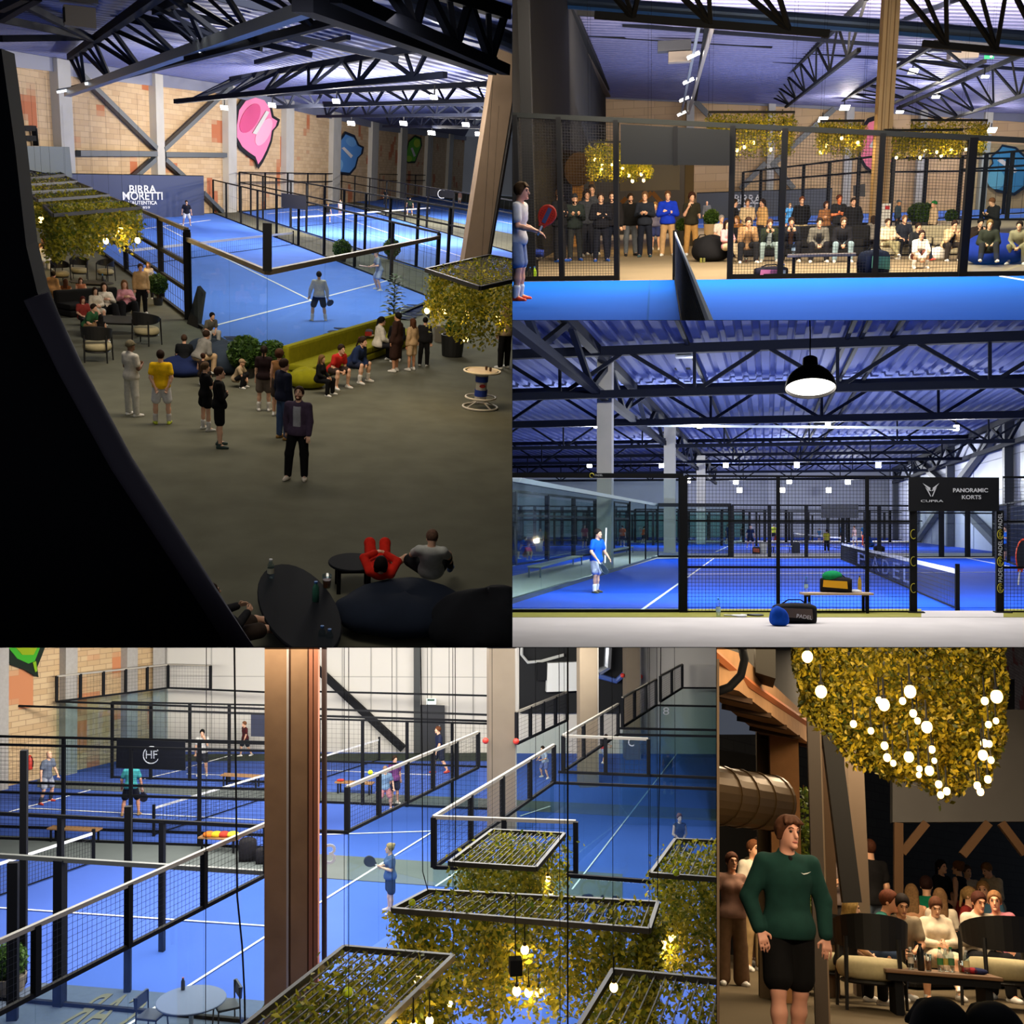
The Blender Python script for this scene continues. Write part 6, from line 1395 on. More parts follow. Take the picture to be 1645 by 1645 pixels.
lt(-6.6,26,140,'long truss running back over the row of concrete columns',12);lt(XR-.6,60,140,'long truss running back along the right wall',8)
for x,lab in ((2.9,'bundle of thin roof rods right of the pendant lamp, left strand'),(3.4,'bundle of thin roof rods right of the pendant lamp, middle strand'),(4.5,'bundle of thin roof rods right of the pendant lamp, right strand'),(-3.0,'thin roof rod beside the box heater')):
 o=MB().bar((x,24,8.9),(x-.2,130,8.9),.14).build('roof_rod',BLACK,room=r);tag(o,lab,'rod','roof rods of the blue hall')
for x,y,s,lab in ((1100,566,43,'white-framed box heater hung under the roof left of the lamp'),(1097,586,50,'dark box heater just behind the white-framed one'),(1318,676,62,'flat dark equipment tray above the middle floodlight')):
 p0=r.dp(x,y,s);o=empty(r,'air_heater',p0,0,lab,'heater');MB().box((0,0,0),(.72,.5,.42)).build('casing',mat('heater_pale',(150,158,172),.5) if y == 566 else BLACK,o);MB().box((0,-.26,0),(.56,.03,.28)).build('grille',BLACK,o);MB().bar((0,0,.2),(0,0,1.0),.05).build('hanger',BLACK,o)
for i,(xt,yt,xb,yb,d) in enumerate(((983,574,958,915,46),(1085,690,1079,889,74),(1127,736,1124,874,104))):
 a=r.dp(xt,yt,d);b=r.fl(xb,yb);w=(.62,.72,.8)[i]
 o=MB().bar(Vector((a.x,b.y,0)),Vector((a.x+.0,b.y,r.zt(Vector((a.x,b.y,0)),yt-4))),w,up=(0,1,0)).build('concrete_column',mat('column_pale',(182,178,168),.8,noise=.08,scale=.8),room=r)
 tag(o,('nearest pale concrete column behind the blue-shirted player','second pale concrete column','third pale concrete column, farthest')[i],'column','pale concrete columns')
for i,(x,y,d) in enumerate(((958,685,55),(1124,685,55),(1330,684,55),(1536,689,57),(947,748,92),(1063,748,92),(1166,748,92),(1280,748,92),(1411,748,92),(1105,773,127),(1182,774,127),(1268,774,127),(1362,774,127),(1188,788,146),(1257,788,146),(1331,788,146))):
 floodlight(r,x,y,d,'floodlight '+('beside the nearest pale column','above the black frame corner','under the equipment tray, brightest','at the right wall end of its row','in the second row, first from the left','in the second row, second from the left','in the second row, third from the left','in the second row, fourth from the left','in the second row, nearest the right wall','in the third row, first from the left','in the third row, second from the left','in the third row, third from the left','in the third row, nearest the right wall','by the back wall, left of three','by the back wall, middle of three','by the back wall, right of three')[i],w=d*.0045,h=d*.0045,group='floodlights of the blue hall',tilt=.2)
 if i in (0,1,2,3,5,7,8,10,12): lamp(r,'POINT','flood_light',r.dp(x,y,d)+Vector((0,-.5,-.7)),P3_LAMP*(d/55),(.92,.95,1),.25)
 elif i >= 13: lamp(r,'POINT','flood_light',r.dp(x,y,d)+Vector((0,.5,-.7)),P3_LAMP*.35,(.95,.97,1),.25)
o=MB().bar(r.dp(1040,683.5,55),r.dp(1536,688,56),.12).build('lamp_rail',mat('rail_pale',(150,158,166),.4,.4),room=r);tag(o,'thin pale rail carrying the nearest row of floodlights','rail')
# pendant lamp
pd=r.dp(1302,620,11.0);o=empty(r,'pendant_lamp',pd,0,'large dark dome pendant lamp glowing white, hanging over the walkway','lamp')
pr=[(.255,-.03),(.25,.0),(.235,.06),(.20,.12),(.14,.175),(.085,.20),(.078,.22),(.072,.30),(.05,.315),(.01,.32)]
MB().lathe(pr+[(.01,.30),(.05,.19),(.13,.16),(.19,.11),(.225,.055),(.24,0),(.245,-.03)],36,cap=False).build('lamp_shade',mat('shade_black',(30,24,22),.35,.3),o,smooth=True)
MB().lathe([(.01,.012),(.238,.01),(.238,0),(.01,-.002)],32).build('diffuser',mat('diffuser_glow',(255,252,246),emit=(255,250,240),emit_s=5),o)
MB().tube([(0,0,.31),(0.004,0,.6),(-.01,0,1.4)],.007,6).build('cord',BLACK,o)
o.matrix_world=o.matrix_world @ Matrix.Rotation(-.30,4,'X')
lamp(r,'SPOT','pendant_light',pd+Vector((0,0,-.05)),60,(1,.94,.85),.1,spot=150)
# enclosures
FZ=22.9
def fx(px): return r.fl(px,985)
fence(r,[fx(700),fx(823),fx(1097)],2.97,'large glass pane framed in thick black steel, left front',glass=(.06,2.9),rails=(.03,2.97),pw=.17,rw=.10,posts=(2,))
o=empty(r,'frame_emblem',(0,0,0),0,'small yellow ring emblem with lettering on the black top frame','emblem');c_=fx(951)+Vector((0,-.07,2.97));MB().tube([c_+Vector((.045*math.cos(t*.3927),0,.045*math.sin(t*.3927))) for t in range(14)],.008,5).build('ring',mat('emblem_yellow',(190,180,50),.5),o);text_on(r,'PADEL',c_+Vector((.07,-.01,0)),c_+Vector((.24,-.01,0)),o,mat('lettering_grey',(190,194,200),.6),depth=.004)
fence(r,[fx(1100),fx(1250),fx(1393),fx(1462)],2.97,'black mesh enclosure between the glass pane and the doorway',mesh=(.05,2.97),rails=(.03,1.0,2.0,2.97),pw=.07,rw=.045,sp=.075,wr=.0042,posts=(1,2))
fence(r,[fx(1612),fx(1720)],2.97,'black mesh enclosure right of the doorway',mesh=(.05,2.97),rails=(.03,1.0,2.0,2.97),pw=.06,rw=.045,sp=.075,wr=.0042,posts=())
YEL=mat('emblem_yellow',(190,180,50),.5);LG=mat('lettering_grey',(190,194,200),.6)
for px,lab,right in ((1467,'thick black doorway post with yellow rings, left side',0),(1606,'thick black doorway post with PADEL lettering, right side',1)):
 q=fx(px);o=empty(r,'doorway_post',q,0,lab,'post');MB().box((0,0,1.12),(.15,.15,2.24)).build('shaft',BLACK,o);MB().box((.05,-.05,.02),(.34,.3,.04)).build('foot_plate',BLACK,o)
 for z in (.55,1.13,1.72):
  c_=Vector((0,-.085,z));MB().tube([c_+Vector((.06*math.cos(t*.35+1.2),0,.10*math.sin(t*.35+1.2))) for t in range(13 if not right else 15)],.007,5).build('yellow_ring',YEL,o)
  if right:
   text_on(r,'PADEL',c_+Vector((.0,-.01,.13)),c_+Vector((.0,-.01,.46)),o,LG,up=(-1,0,0),depth=.004);text_on(r,'(MP)',c_+Vector((.0,-.01,-.07)),c_+Vector((.0,-.01,.07)),o,YEL,up=(-1,0,0),depth=.004)
a,b=fx(1459),fx(1604);o=empty(r,'sign_board',(0,0,0),0,'black board with a silver winged emblem and lettering over the doorway','sign')
z0,z1=2.22,2.96;MB().slab([a+Vector((0,-.1,z0)),b+Vector((0,-.1,z0)),b+Vector((0,-.1,z1)),a+Vector((0,-.1,z1))],(0,.06,0)).build('panel',mat('sign_black',(8,9,14),.5),o)
SIL=mat('sign_silver',(206,208,214),.5)
def sp_(px,py,off=.115): return vp(r,px,py,a,b,off)
for s,x0,x1,yy,hh in (('PANORAMIC',1531,1587,788,.09),('KORTS',1545,1576,799,.09),('CUPRA',1479,1515,805,.05)): text_on(r,s,sp_(x0,yy),sp_(x1,yy),o,SIL,bold=.02 if s != 'CUPRA' else 0,hgt=hh,depth=.006)
for tri in (((1482,776),(1495,784),(1493,788)),((1509,776),(1498,784),(1499.5,788)),((1486,782),(1491,787),(1496,797.5),(1494.5,797.5)),((1505,782),(1501,787),(1497,797.5),(1498.5,797.5)),((1488,784.5),(1495.5,787),(1495.8,789),(1490,787.5)),((1503,784.5),(1497,787),(1496.7,789),(1501.5,787.5))):
 P_=[sp_(*t) for t in tri];q=MB().slab(P_[::-1] if tri[0][0]>tri[1][0] else P_,(0,-.005,0)).build('emblem_stroke',SIL);q.parent=o
# side and back enclosures of the near court
fence(r,split_pts(r.fl(770,986),r.fl(1057,896),6),3.0,'glass side wall of the near court, running back along the cream walkway',glass=(.1,2.95),rails=(.06,3.0),pw=.07,rw=.13,posts=(4,5,6),rail_m=mat('rail_teal',(48,66,78),.5))
fence(r,[r.fl(1057,896.5),r.fl(1104,896.5),r.fl(1174,896.5)],3.0,'black framed glass end of the near court in the middle distance',glass=(.1,2.95),rails=(.05,3.0),pw=.26,rw=.2,posts=(2,))
fence(r,split_pts(r.fl(1176,897),r.fl(1470,896.5),5),3.0,'mesh end fence of the near court in the middle distance',mesh=(.05,3.0),rails=(.05,2.0,3.0),pw=.16,rw=.09,sp=.26,wr=.007)
fence(r,split_pts(r.fl(1470,896.5),r.fl(1596,896),3),3.0,'glass end wall behind the doorway, beside the right wall',glass=(.1,2.95),rails=(.05,2.6,3.0),pw=.22,rw=.09,posts=(1,2))
fence(r,split_pts(r.fl(1596,896),r.fl(1780,960),4),3.0,'mesh side fence by the right wall behind the far right player',mesh=(.05,3.0),rails=(.05,2.0,3.0),pw=.14,rw=.08,sp=.2,wr=.005)
for a,b,n_,lab in (((700,878),(1010,877),14,'row of black posts and mesh across the left courts'),((760,918),(1010,884),6,'long glass fence of the left court beside the walkway'),((1020,872),(1560,872),16,'second row of enclosures across the hall'),((760,869),(1480,868),22,'third row of enclosures, close to the back wall')):
 fence(r,split_pts(r.fl(*a),r.fl(*b),n_),3.4,lab,mesh=(0,3.4) if 'glass' not in lab else None,glass=(.1,3.2) if 'glass' in lab else None,rails=(.05,2.3,3.4),pw=.22,rw=.12,sp=.55,wr=.010)
for k_,y in enumerate((95,128)):
 fence(r,split_pts(Vector((-22,y,0)),Vector((8,y,0)),10),3.0,('green-tinted far glass line behind the second courts','green-tinted far glass line close to the back wall')[k_],rails=(3.0,),pw=.2,rw=.12)
 o=MB().box((-12,y+.3,1.5),(20,.03,3.0)).build('tinted_glass',glassm('green_glass',(222,240,234),.04),room=r);tag(o,('green-tinted glass sheet behind the orange-shirted players','green-tinted glass sheet in the far distance')[k_],'glass')
o=MB().slab([r.dp(1319,832,61),r.dp(1379,832,61),r.dp(1379,810,61),r.dp(1319,810,61)],(0,.06,0)).build('fence_board',mat('board_black',(18,20,28),.6),room=r);tag(o,'black board on the mesh end fence in the middle distance','board')
court_net(r,r.fl(1538,981),r.fl(1352,900),.93,'court net with white tape and PADEL lettering, running back from the doorway',sp=.11,post_h=1.05,tape=.11)
nt=r.tops[-1];A,B=r.fl(1538,981),r.fl(1352,900);dv=(A-B).normalized()
la=lambda px,zz: vp(r,px,900,A,B,.06)
for ch_,t0,t1 in (('P',1377,1391),('A',1400,1412),('D',1417,1428),('E',1434,1445),('L',1450,1462)):
 text_on(r,ch_,Vector((*la(t0,0)[:2],.42)),Vector((*la(t1,0)[:2],.42)),nt,mat('net_letter',(120,136,190),.8),depth=.01,hgt=.5)
court_net(r,r.fl(1360,884),r.fl(1275,868.5),.92,'far court net crossing the second court',sp=.3,tape=.12)
# bench, bags, bottles
bench(r,r.fl(1288,986),r.fl(1399,986),.36,.46,'pale wooden bench with a yellow-black bag before the mesh',mat('bench_birch',(206,178,150),.6))
bz=Vector((0,0,.46))
bottle(r,r.fl(1295,986)+bz,'clear water bottle on the left end of the pale bench',.33,.042,cap=(60,140,210),lab=(170,200,220))
bottle(r,r.fl(1381,986)+bz,'tall yellow bottle with dark cap on the pale bench',.36,.04,mat('bottle_yellow',(200,160,40),.4),cap=(60,60,64))
bag(r,r.fl(1343,985.5)+bz,(.66,.32,.34),-6,'black and yellow bat bag on the pale bench',mat('bag_black',(30,28,30),.8),mat('bag_yellow',(232,172,40),.7))
o=MB().ball((0,0,.05),(.23,.13,.12),12,8).build('green_cloth',cloth((24,140,84)),room=r,smooth=True,loc=r.fl(1337,985.5)+Vector((0,0,.76)),rz=.3);tag(o,'green shirt draped over the yellow-black bag','clothes')
o=MB().ball((0,0,.02),(.16,.12,.05),10,6).build('folded_towel',cloth((226,226,228)),room=r,smooth=True,loc=r.fl(1373,986)+bz);tag(o,'white towel on the pale bench beside the yellow bottle','towel')
q=[r.tops[-3]][0]
bag(r,r.fl(1276,1001),(.80,.42,.40),14,'large black bat bag with white lettering on the walkway',mat('bag_black',(30,28,30),.8),mat('bag_brown',(104,90,82),.8));nb=r.tops[-1]
text_on(r,'PADEL',Vector((-.02,-.235,.16)),Vector((.28,-.235,.12)),nb,WHITE,depth=.004)
o=beanbag(r,r.fl(1252,1006),.21,.18,.36,cloth((18,78,196)),'bright blue drawstring sack leaning on the large black bag',seed=31,wrinkle=.08,peak=(-.2,.3));o['category']='bag';o.name='drawstring_sack'
bottle(r,r.fl(1154,992),'tall clear bottle standing on the olive strip',.40,.045,cap=(60,150,200),lab=(170,200,210))
bottle(r,r.fl(1299,1000),'clear bottle behind the black bag under the bench',.40,.045,cap=(60,140,210),lab=(150,190,210))
for x,y,rz_,c_,lab in ((1163,991,1.25,(226,226,226),'white padel bat lying on the olive strip'),(1190,990,1.5,(60,62,70),'dark padel bat lying beside the white one')):
 racket(r,Matrix.Translation(r.fl(x,y)+Vector((0,0,.035))) @ Matrix.Rotation(-.1,4,'Z') @ Matrix.Rotation(math.pi/2,4,'Y') @ Matrix.Rotation(math.pi/2,4,'Z'),lab,c_,(206,206,208) if c_[0]>100 else (28,28,32),holes=False)
bench(r,r.fl(858,930),r.fl(928,908),.5,.45,'low pale green bench on the cream walkway behind the glass',mat('bench_sage',(176,178,150),.7),mat('leg_steel',(110,116,120),.4,.5))
bench(r,r.fl(975,898),r.fl(1012,889),.5,.45,'second pale green bench farther along the cream walkway',mat('bench_sage',(176,178,150),.7),mat('leg_steel',(110,116,120),.4,.5))
bench(r,r.fl(1238,887.5),r.fl(1273,887.5),.5,.45,'small far white bench on the cream strip',mat('bench_white',(206,206,206),.6))
for x,y,lab in ((866,886,'grey bin beyond the glass near the crouching player'),(1226,890,'pale bin standing on the far cream strip')):
 o=empty(r,'waste_bin',r.fl(x,y),0,lab,'bin');MB().lathe([(.22,0),(.28,.75),(.26,.75),(.2,.03)],16).build('bin_body',mat('bin_grey',(176,176,172),.6),o);MB().lathe([(.285,.72),(.295,.75),(.285,.78)],16).build('rim',mat('bin_rim',(130,130,128),.6),o)
bag(r,r.fl(1215,890.5),(.5,.36,.5),0,'far black and orange backpack on the cream strip',mat('bag_black',(30,28,30),.8),mat('bag_rust',(160,80,56),.8))
bag(r,r.fl(1279,889.5),(.5,.36,.75),0,'far dark upright backpack beside the small white bench',mat('bag_slate',(48,52,62),.8))
bag(r,r.fl(1412,886),(.75,.4,.4),0,'far dark bag beside the crouched blue-shirted person',mat('bag_black',(30,28,30),.8))
leaner=racket(r,Matrix.Translation(fx(1640)+Vector((0,.25,.6))) @ Matrix.Rotation(.12,4,'Y') @ Matrix.Diagonal((1,1,2.2,1)),'orange-red padel frame hanging behind the mesh at the right edge',(40,44,60),(214,70,36),holes=False)
o=MB().slab([Vector((XR-2.4,70,0)),Vector((XR-.6,70,0)),Vector((XR-.6,70,3.1)),Vector((XR-2.4,70,3.1))],(0,.1,0)).build('door_1',mat('door_navy',(30,48,84),.5),room=r);o['kind']='structure'
L3=[
 (958,953,'ready',62,850,('tee',(24,92,214)),('shorts',(176,182,198)),('short',(50,40,34)),'player in blue shirt and pale shorts seen through the glass pane',dict(shoe=(70,70,50),extra=dict(socks=(226,228,230)),P=dict(lean=4,th=((.14,-.2,-1),(.14,.16,-1)),sh=((.06,.05,-1),(.05,.12,-1)),fa=((-.1,-.7,-.7),(-.2,-.8,-.6))))),
 (1000,878,'stand',170,844,('tee',(240,100,34)),('shorts',(40,40,50)),('short',BR),'far player in orange shirt, left of two',{}),
 (1033,873,'ready',120,846,('tee',(226,92,40)),('shorts',(40,44,60)),('short',BR),'far player in orange shirt, right of two',{}),
 (868,884,'stand',20,848,('tee',(150,160,166)),('shorts',(40,44,50)),('short',BR),'small far player in grey left of the nearest column',{}),
 (832,898,'bend',90,862,('tee',(24,80,170)),('shorts',(30,60,130)),('short',BR),'player in dark blue bent forward at the left edge',{}),
 (844,900,'squat',60,872,('tee',(216,60,90)),('shorts',(150,60,60)),('short',BL),'crouching player with a red top near the grey bin',{}),
 (825,884,'stand',0,842,('tee',(206,60,40)),('shorts',(40,40,46)),('short',BR),'far player in red at the left edge',{}),
 (939,880,'stand',30,843,('tee',(170,60,60)),('shorts',(40,40,46)),('short',BR),'tiny far player in dark red left of the nearest column',{}),
 (1168,874,'ready',60,842,('tee',(30,50,90)),('shorts',(30,40,70)),('short',BL),'player in navy beside the black framed glass end',{}),
 (1205,880,'ready',20,844,('tee',(28,44,70)),('shorts',(24,30,50)),('bald',BR),'bald player in navy on the second court',{}),
 (1192,867,'walk',-30,847,('tee',(60,40,60)),('shorts',(40,40,60)),('short',BR),'tiny far player in plum',{}),
 (1243,869,'stand',0,843,('tee',(206,216,60)),('shorts',(30,34,44)),('short',BR),'tiny far player in neon yellow',{}),
 (1245,870,'squat',60,857,('tee',(210,70,50)),('shorts',(200,70,50)),('short',BR),'far figure bending in red near the neon yellow one',{}),
 (1316,870,'stand',20,849,('tee',(70,120,170)),('shorts',(60,90,140)),('short',BR),'tiny far player in light blue left of the yellow vest',{}),
 (1328,886,'stand',170,851,('tee',(206,196,60)),('trousers',(24,26,34)),('short',BR),'player in yellow vest and black trousers at the far net',{}),
 (1352,868,'stand',0,843,('tee',(34,60,90)),('shorts',(30,34,50)),('short',BR),'tiny far player in dark teal right of the black board',{}),
 (1374,876,'ready',-60,845,('tee',(216,180,170)),('shorts',(206,206,210)),('short',(120,70,40)),'player in pale pink reaching left on the second court',{}),
 (1389,877,'stand',0,842,('tee',(20,70,110)),('trousers',(206,70,36)),('short',(120,90,50)),'player in blue top and orange-red trousers',{}),
 (1400,884,'squat',-120,852,('tee',(26,84,150)),('shorts',(30,40,60)),('short',BR),'crouching person in blue shirt by the mesh',{}),
 (1616,902,'hold',-70,845,('tee',(24,104,216)),('shorts',(26,28,44)),('short',(80,50,36)),'player in blue polo right of the doorway post',dict(shoe=(226,226,230))),
]
for x,y,ps,fc,tp_,up_,lw_,hr_,lab,kw in L3:
 j=p(r,x,y,ps,fc,top=tp_,up=up_,low=lw_,hair=hr_,label=lab,**kw)
 if x == 958: give_racket(r,j,0,'dark padel bat held low by the blue-shirted player',(.2,-.6,-.9),(24,40,60),(30,50,70))
o=MB().bar(r.dp(974,848,31),r.dp(972,904,31),.04).build('white_tube',WHITE,room=r);tag(o,'thin white upright strip just in front of the blue-shirted player','strip')

# =================================================================== courts seen from above (lower left)
r=R4
COURT4=mat('court_mid_blue',(66,94,174),.85,noise=.06,scale=.4);AISLE=mat('aisle_green_grey',(92,98,96),.9,noise=.08,scale=.8)
def flz(px,py,z): q=r.fl(px,py,z);return Vector((q.x,q.y,0))
poly(r,'floor',None,0,COURT4,.3,pts=[Vector((-40,12,0)),Vector((40,12,0)),Vector((60,120,0)),Vector((-60,120,0))])
poly(r,'floor_aisle',[(-200,1334),(190,1350),(430,1366),(720,1386),(1000,1404),(1000,1444),(720,1424),(430,1404),(190,1386),(-200,1364)],.02,AISLE)
poly(r,'floor_aisle',[(60,1252),(430,1268),(720,1280),(1151,1300),(1151,1318),(720,1296),(430,1284),(60,1264)],.02,AISLE)
poly(r,'floor_aisle',[(200,1222),(800,1222),(800,1209),(200,1212)],.02,mat('aisle_dark_green',(58,66,56),.9))
poly(r,'floor_aisle',[(-300,1760),(60,1578),(430,1608),(430,1760)],.02,mat('carpet_slate',(78,88,104),.9,noise=.08))
for a,b,w in (((15,1305),(145,1270),.07),((40,1299),(430,1319),.06),((200,1652),(428,1505),.06),((428,1505),(697,1336),.06),((-40,1457),(430,1489),.06),((232,1252),(300,1236),.07),((300,1234),(372,1214),.08),((300,1244),(430,1249),.06),((512,1342),(700,1336),.06),((700,1425),(760,1385),.06),((919,1430),(1090,1208),.04),((836,1312),(884,1296),.06),((512,1238),(700,1246),.06)):
 A,B=r.fl(*a),r.fl(*b);line=line_on(r,a,b,w,r.tops[0],z=.03)
# walls
BRICK4=brick('ochre_block_wall',(196,168,128),(180,148,106),(146,122,92),.62,.22,((188,122,80),.42,.55))
wall(r,'wall_left',[(-240,1296,560),(0,1266,700),(256,1207,860)],BRICK4)
PAN4=mat('wall_panel_warm_white',(190,186,178),.6,noise=.03,scale=.3)
wall(r,'wall_back',[(256,1207,860),(800,1210,860),(1300,1212,860)],PAN4)
WB0,WB1=r.fl(256,1207),r.fl(800,1210)
def wl(px,py,off=.1): return vp(r,px,py,WB0,WB1,off)
for x in (340,470,550,596,637,693,760): 
 o=MB().bar(wl(x,1209,.02),wl(x,1000,.02),.05).build('trim_5',mat('panel_joint_warm',(150,148,142),.6),room=r);o['kind']='structure'
for y in (1086,):
 o=MB().bar(wl(256,y,.02),wl(800,y+2,.02),.03).build('trim_6',mat('panel_joint_warm',(150,148,142),.6),room=r);o['kind']='structure'
LA,LB=r.fl(0,1266),r.fl(256,1207)
PIL4=mat('pilaster_grey',(160,156,150),.8,noise=.06)
for x,yb in ((108,1241),(206,1218),(-4,1267)):
 a,b=vp(r,x-10,yb,LA,LB,.15),vp(r,x+10,yb,LA,LB,.15);o=MB().box(((a.x+b.x)/2,(a.y+b.y)/2,5),(.55,.5,10),rz=math.atan2((LB-LA).y,(LB-LA).x)).build('wall_column',PIL4,room=r);o['kind']='structure'
o=MB().bar(r.fl(258,1208)+Vector((0,-.2,0)),r.fl(258,1208)+Vector((0,-.2,10)),.5,up=(0,1,0)).build('wall_column',PIL4,room=r);o['kind']='structure'
mural(r,LA,LB,[([(-20,1040),(0,1050),(18,1068),(40,1076),(56,1086),(62,1088),(60,1072),(68,1052),(76,1030),(50,1000),(-10,1000)],(26,36,28),.2),([(10,1036),(28,1058),(46,1066),(56,1062),(66,1036),(50,1010),(10,1010)],(58,150,40),.23),([(22,1036),(36,1052),(54,1052),(62,1036),(50,1010)],(130,150,24),.26),([(53,1064),(58,1062),(60,1078),(57,1080)],(120,160,30),.26)],'bottom tip of a green rounded wall painting in the top corner')
o=MB().bar(wl(505,1070,.3),wl(648,1203,.3),.3).build('wall_brace',BLACK,room=r);tag(o,'long dark diagonal brace on the pale panel wall','brace')
o=MB().bar(wl(670,1209,.25),wl(670,1000,.25),.28).build('wall_post',mat('post_charcoal',(40,44,44),.6),room=r);tag(o,'dark upright post beside the dark door','post')
dr=empty(r,'door_1',(0,0,0),0,'dark double door under the exit sign','door');dr['kind']='structure'
MB().slab([wl(667,1209,.15),wl(715,1209,.15),wl(714,1133,.15),wl(668,1132,.15)],(0,-.1,0)).build('door_leaf',mat('door_black',(26,28,32),.5),dr);MB().bar(wl(706,1175,.3),wl(706,1165,.3),.06).build('door_handle',GREYSTEEL,dr)
o=empty(r,'exit_sign',(0,0,0),0,'small pale exit sign above the dark double door','sign');MB().slab([wl(685,1131,.2),wl(700,1131,.2),wl(700,1122,.2),wl(685,1122,.2)],(0,-.1,0)).build('sign_box',mat('exit_white',(240,250,244),emit=(240,250,244),emit_s=.8),o);MB().slab([wl(687,1126,.32),wl(698,1126,.32),wl(698,1123,.32),wl(687,1123,.32)],(0,-.03,0)).build('pictogram',mat('exit_dark_green',(20,70,50),.6),o)
# opening with parked machinery behind, right part of the far wall
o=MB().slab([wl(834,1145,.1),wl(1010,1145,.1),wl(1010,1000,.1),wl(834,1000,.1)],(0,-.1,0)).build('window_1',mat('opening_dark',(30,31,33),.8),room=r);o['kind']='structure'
mk=empty(r,'machine',(0,0,0),0,'white and black machine housing in the far wall opening','machine')
MB().slab([wl(876,1110,.5),wl(928,1108,.5),wl(928,1062,.5),wl(878,1064,.5)],(0,-.3,0)).build('white_panel',mat('machine_white',(196,198,196),.5),mk)
MB().tube([wl(838,1000,.5),wl(838,1052,.5),wl(848,1064,.5),wl(870,1062,.5),wl(906,1052,.5)],.07,6).build('window_rim',mat('rim_grey',(170,172,170),.5),mk)
MB().slab([wl(862,1092,.55),wl(877,1092,.55),wl(877,1064,.55),wl(862,1064,.55)],(0,-.2,0)).build('black_panel',BLACK,mk)
MB().tube([wl(962,1080,.6),wl(976,1072,.6),wl(978,1040,.6),wl(970,1020,.6)],.18,8).build('chrome_bumper',mat('chrome',(206,212,220),.2,.8),mk)
MB().tube([wl(962,1086,.6),wl(990,1094,.6),wl(1004,1082,.6)],.12,8).build('blue_sill',mat('sill_blue',(60,84,150),.5),mk)
# big columns
TC=mat('column_brown',(150,112,76),.8,noise=.14,scale=1.6,bump=.1);TG=mat('column_groove',(96,66,46),.9);TR=mat('column_red_edge',(168,104,72),.8)
d0=20.5;x0,x1=r.dp(428,1400,d0).x,r.dp(512,1400,d0).x;cc=empty(r,'concrete_column',(0,0,0),0,'broad brown grooved column in front, tallest in the view','column')
w_=x1-x0
for u0,u1,m_ in ((0,.41,TC),(.41,.45,mat('column_light_edge',(176,158,138),.8)),(.45,.49,TG),(.49,.80,TC),(.80,.83,TG),(.83,.9,TR),(.9,.92,TG),(.92,1,TR)):
 dz=-.04 if m_ is TG else 0;MB().box((x0+w_*(u0+u1)/2,d0-dz,5),(w_*(u1-u0),.9,12)).build('groove' if m_ is TG else 'face',m_,cc)
o=MB().tube([r.dp(521,1560,20),r.dp(521,1000,20)],.05,10).build('drain_pipe',mat('pipe_brown',(66,44,32),.5),room=r);tag(o,'dark brown pipe just right of the broad column','pipe')
CC=mat('column_beige',(122,110,94),.8,noise=.08,scale=.8)
for xa,xb,yb,lab in ((784,826,1345,'beige concrete column right of the diagonal brace'),(929,958,1262,'beige concrete column in front of the machine'),(1003,1026,1218,'beige concrete column second to the right of the machine'),(1050,1070,1196,'farthest beige concrete column')):
 q=r.fl((xa+xb)/2,yb);w2=(xb-xa)/F*q.y;o=MB().box((q.x,q.y,5),(w2,.6,10)).build('concrete_column',CC,room=r);tag(o,lab,'column','beige concrete columns')
 e_=MB().box((w2/2+.03+q.x,q.y,5),(.06,.5,10)).build('column_edge',mat('edge_white',(160,156,148),.8));e_.parent=o;e_.matrix_parent_inverse=Matrix()
for x,y,lab in ((780,1190,'red hydrant left of the beige column'),(829,1191,'red hydrant right of the beige column'),(1000,1085,'small red lamp by the second beige column'),(1029,1087,'small red lamp right of the second beige column')):
 q=r.dp(x,y,33 if y>1100 else 44);o=MB().ball(q,.1,10,8).build('red_alarm',mat('alarm_red',(196,50,34),.5),room=r,smooth=True);tag(o,lab.replace('hydrant','alarm knob'),'alarm')
# enclosures
PALE_R=mat('rail_pale_top',(150,144,132),.5,.2)
def half_fence(a,b,n,lab,mesh=True,glass=True,z2=4.0,sp=.1,wr=.0035,posts=None,pw=.1):
 A,B=flz(*a,3.0),flz(*b,3.0);return fence(r,split_pts(A,B,n),z2,lab,mesh=(3.0,z2) if mesh else None,glass=(.05,2.95) if glass else None,rails=(3.0,z2) if mesh else (3.0,),pw=pw,rw=.07,sp=sp,wr=wr,post_z0=3.0,top_m=PALE_R if mesh else None,posts=posts)
half_fence((-130,1694),(428,1405),4,'near enclosure with pale top rail slanting across the lower left, glass below')
half_fence((558,1336),(768,1233),5,'slanting mesh top of the enclosure behind the two players')
half_fence((697,1393),(890,1257),4,'slanting mesh top of the enclosure left of the planters')
half_fence((905,1239),(993,1180),3,'slanting mesh top in front of the second beige column',sp=.14)
half_fence((1000,1168),(1054,1133),3,'slanting dark mesh top by the far beige columns',sp=.09)
half_fence((1061,1127),(1096,1105),2,'slanting dark mesh top, farthest on the right',sp=.08)
half_fence((830,1195),(911,1157),4,'slanting mesh top left of the machine column',sp=.12)
half_fence((697,1393),(925,1402),2,'level mesh end panel above the upper planter',glass=False,sp=.13)
half_fence((905,1240),(1042,1246),2,'level mesh end panel in the middle right',glass=False,sp=.13)
half_fence((91,1127),(270,1105),5,'far mesh top along the brick wall',sp=.13)
half_fence((270,1105),(338,1107),1,'far pale mesh panel at the wall corner',sp=.13,glass=False)
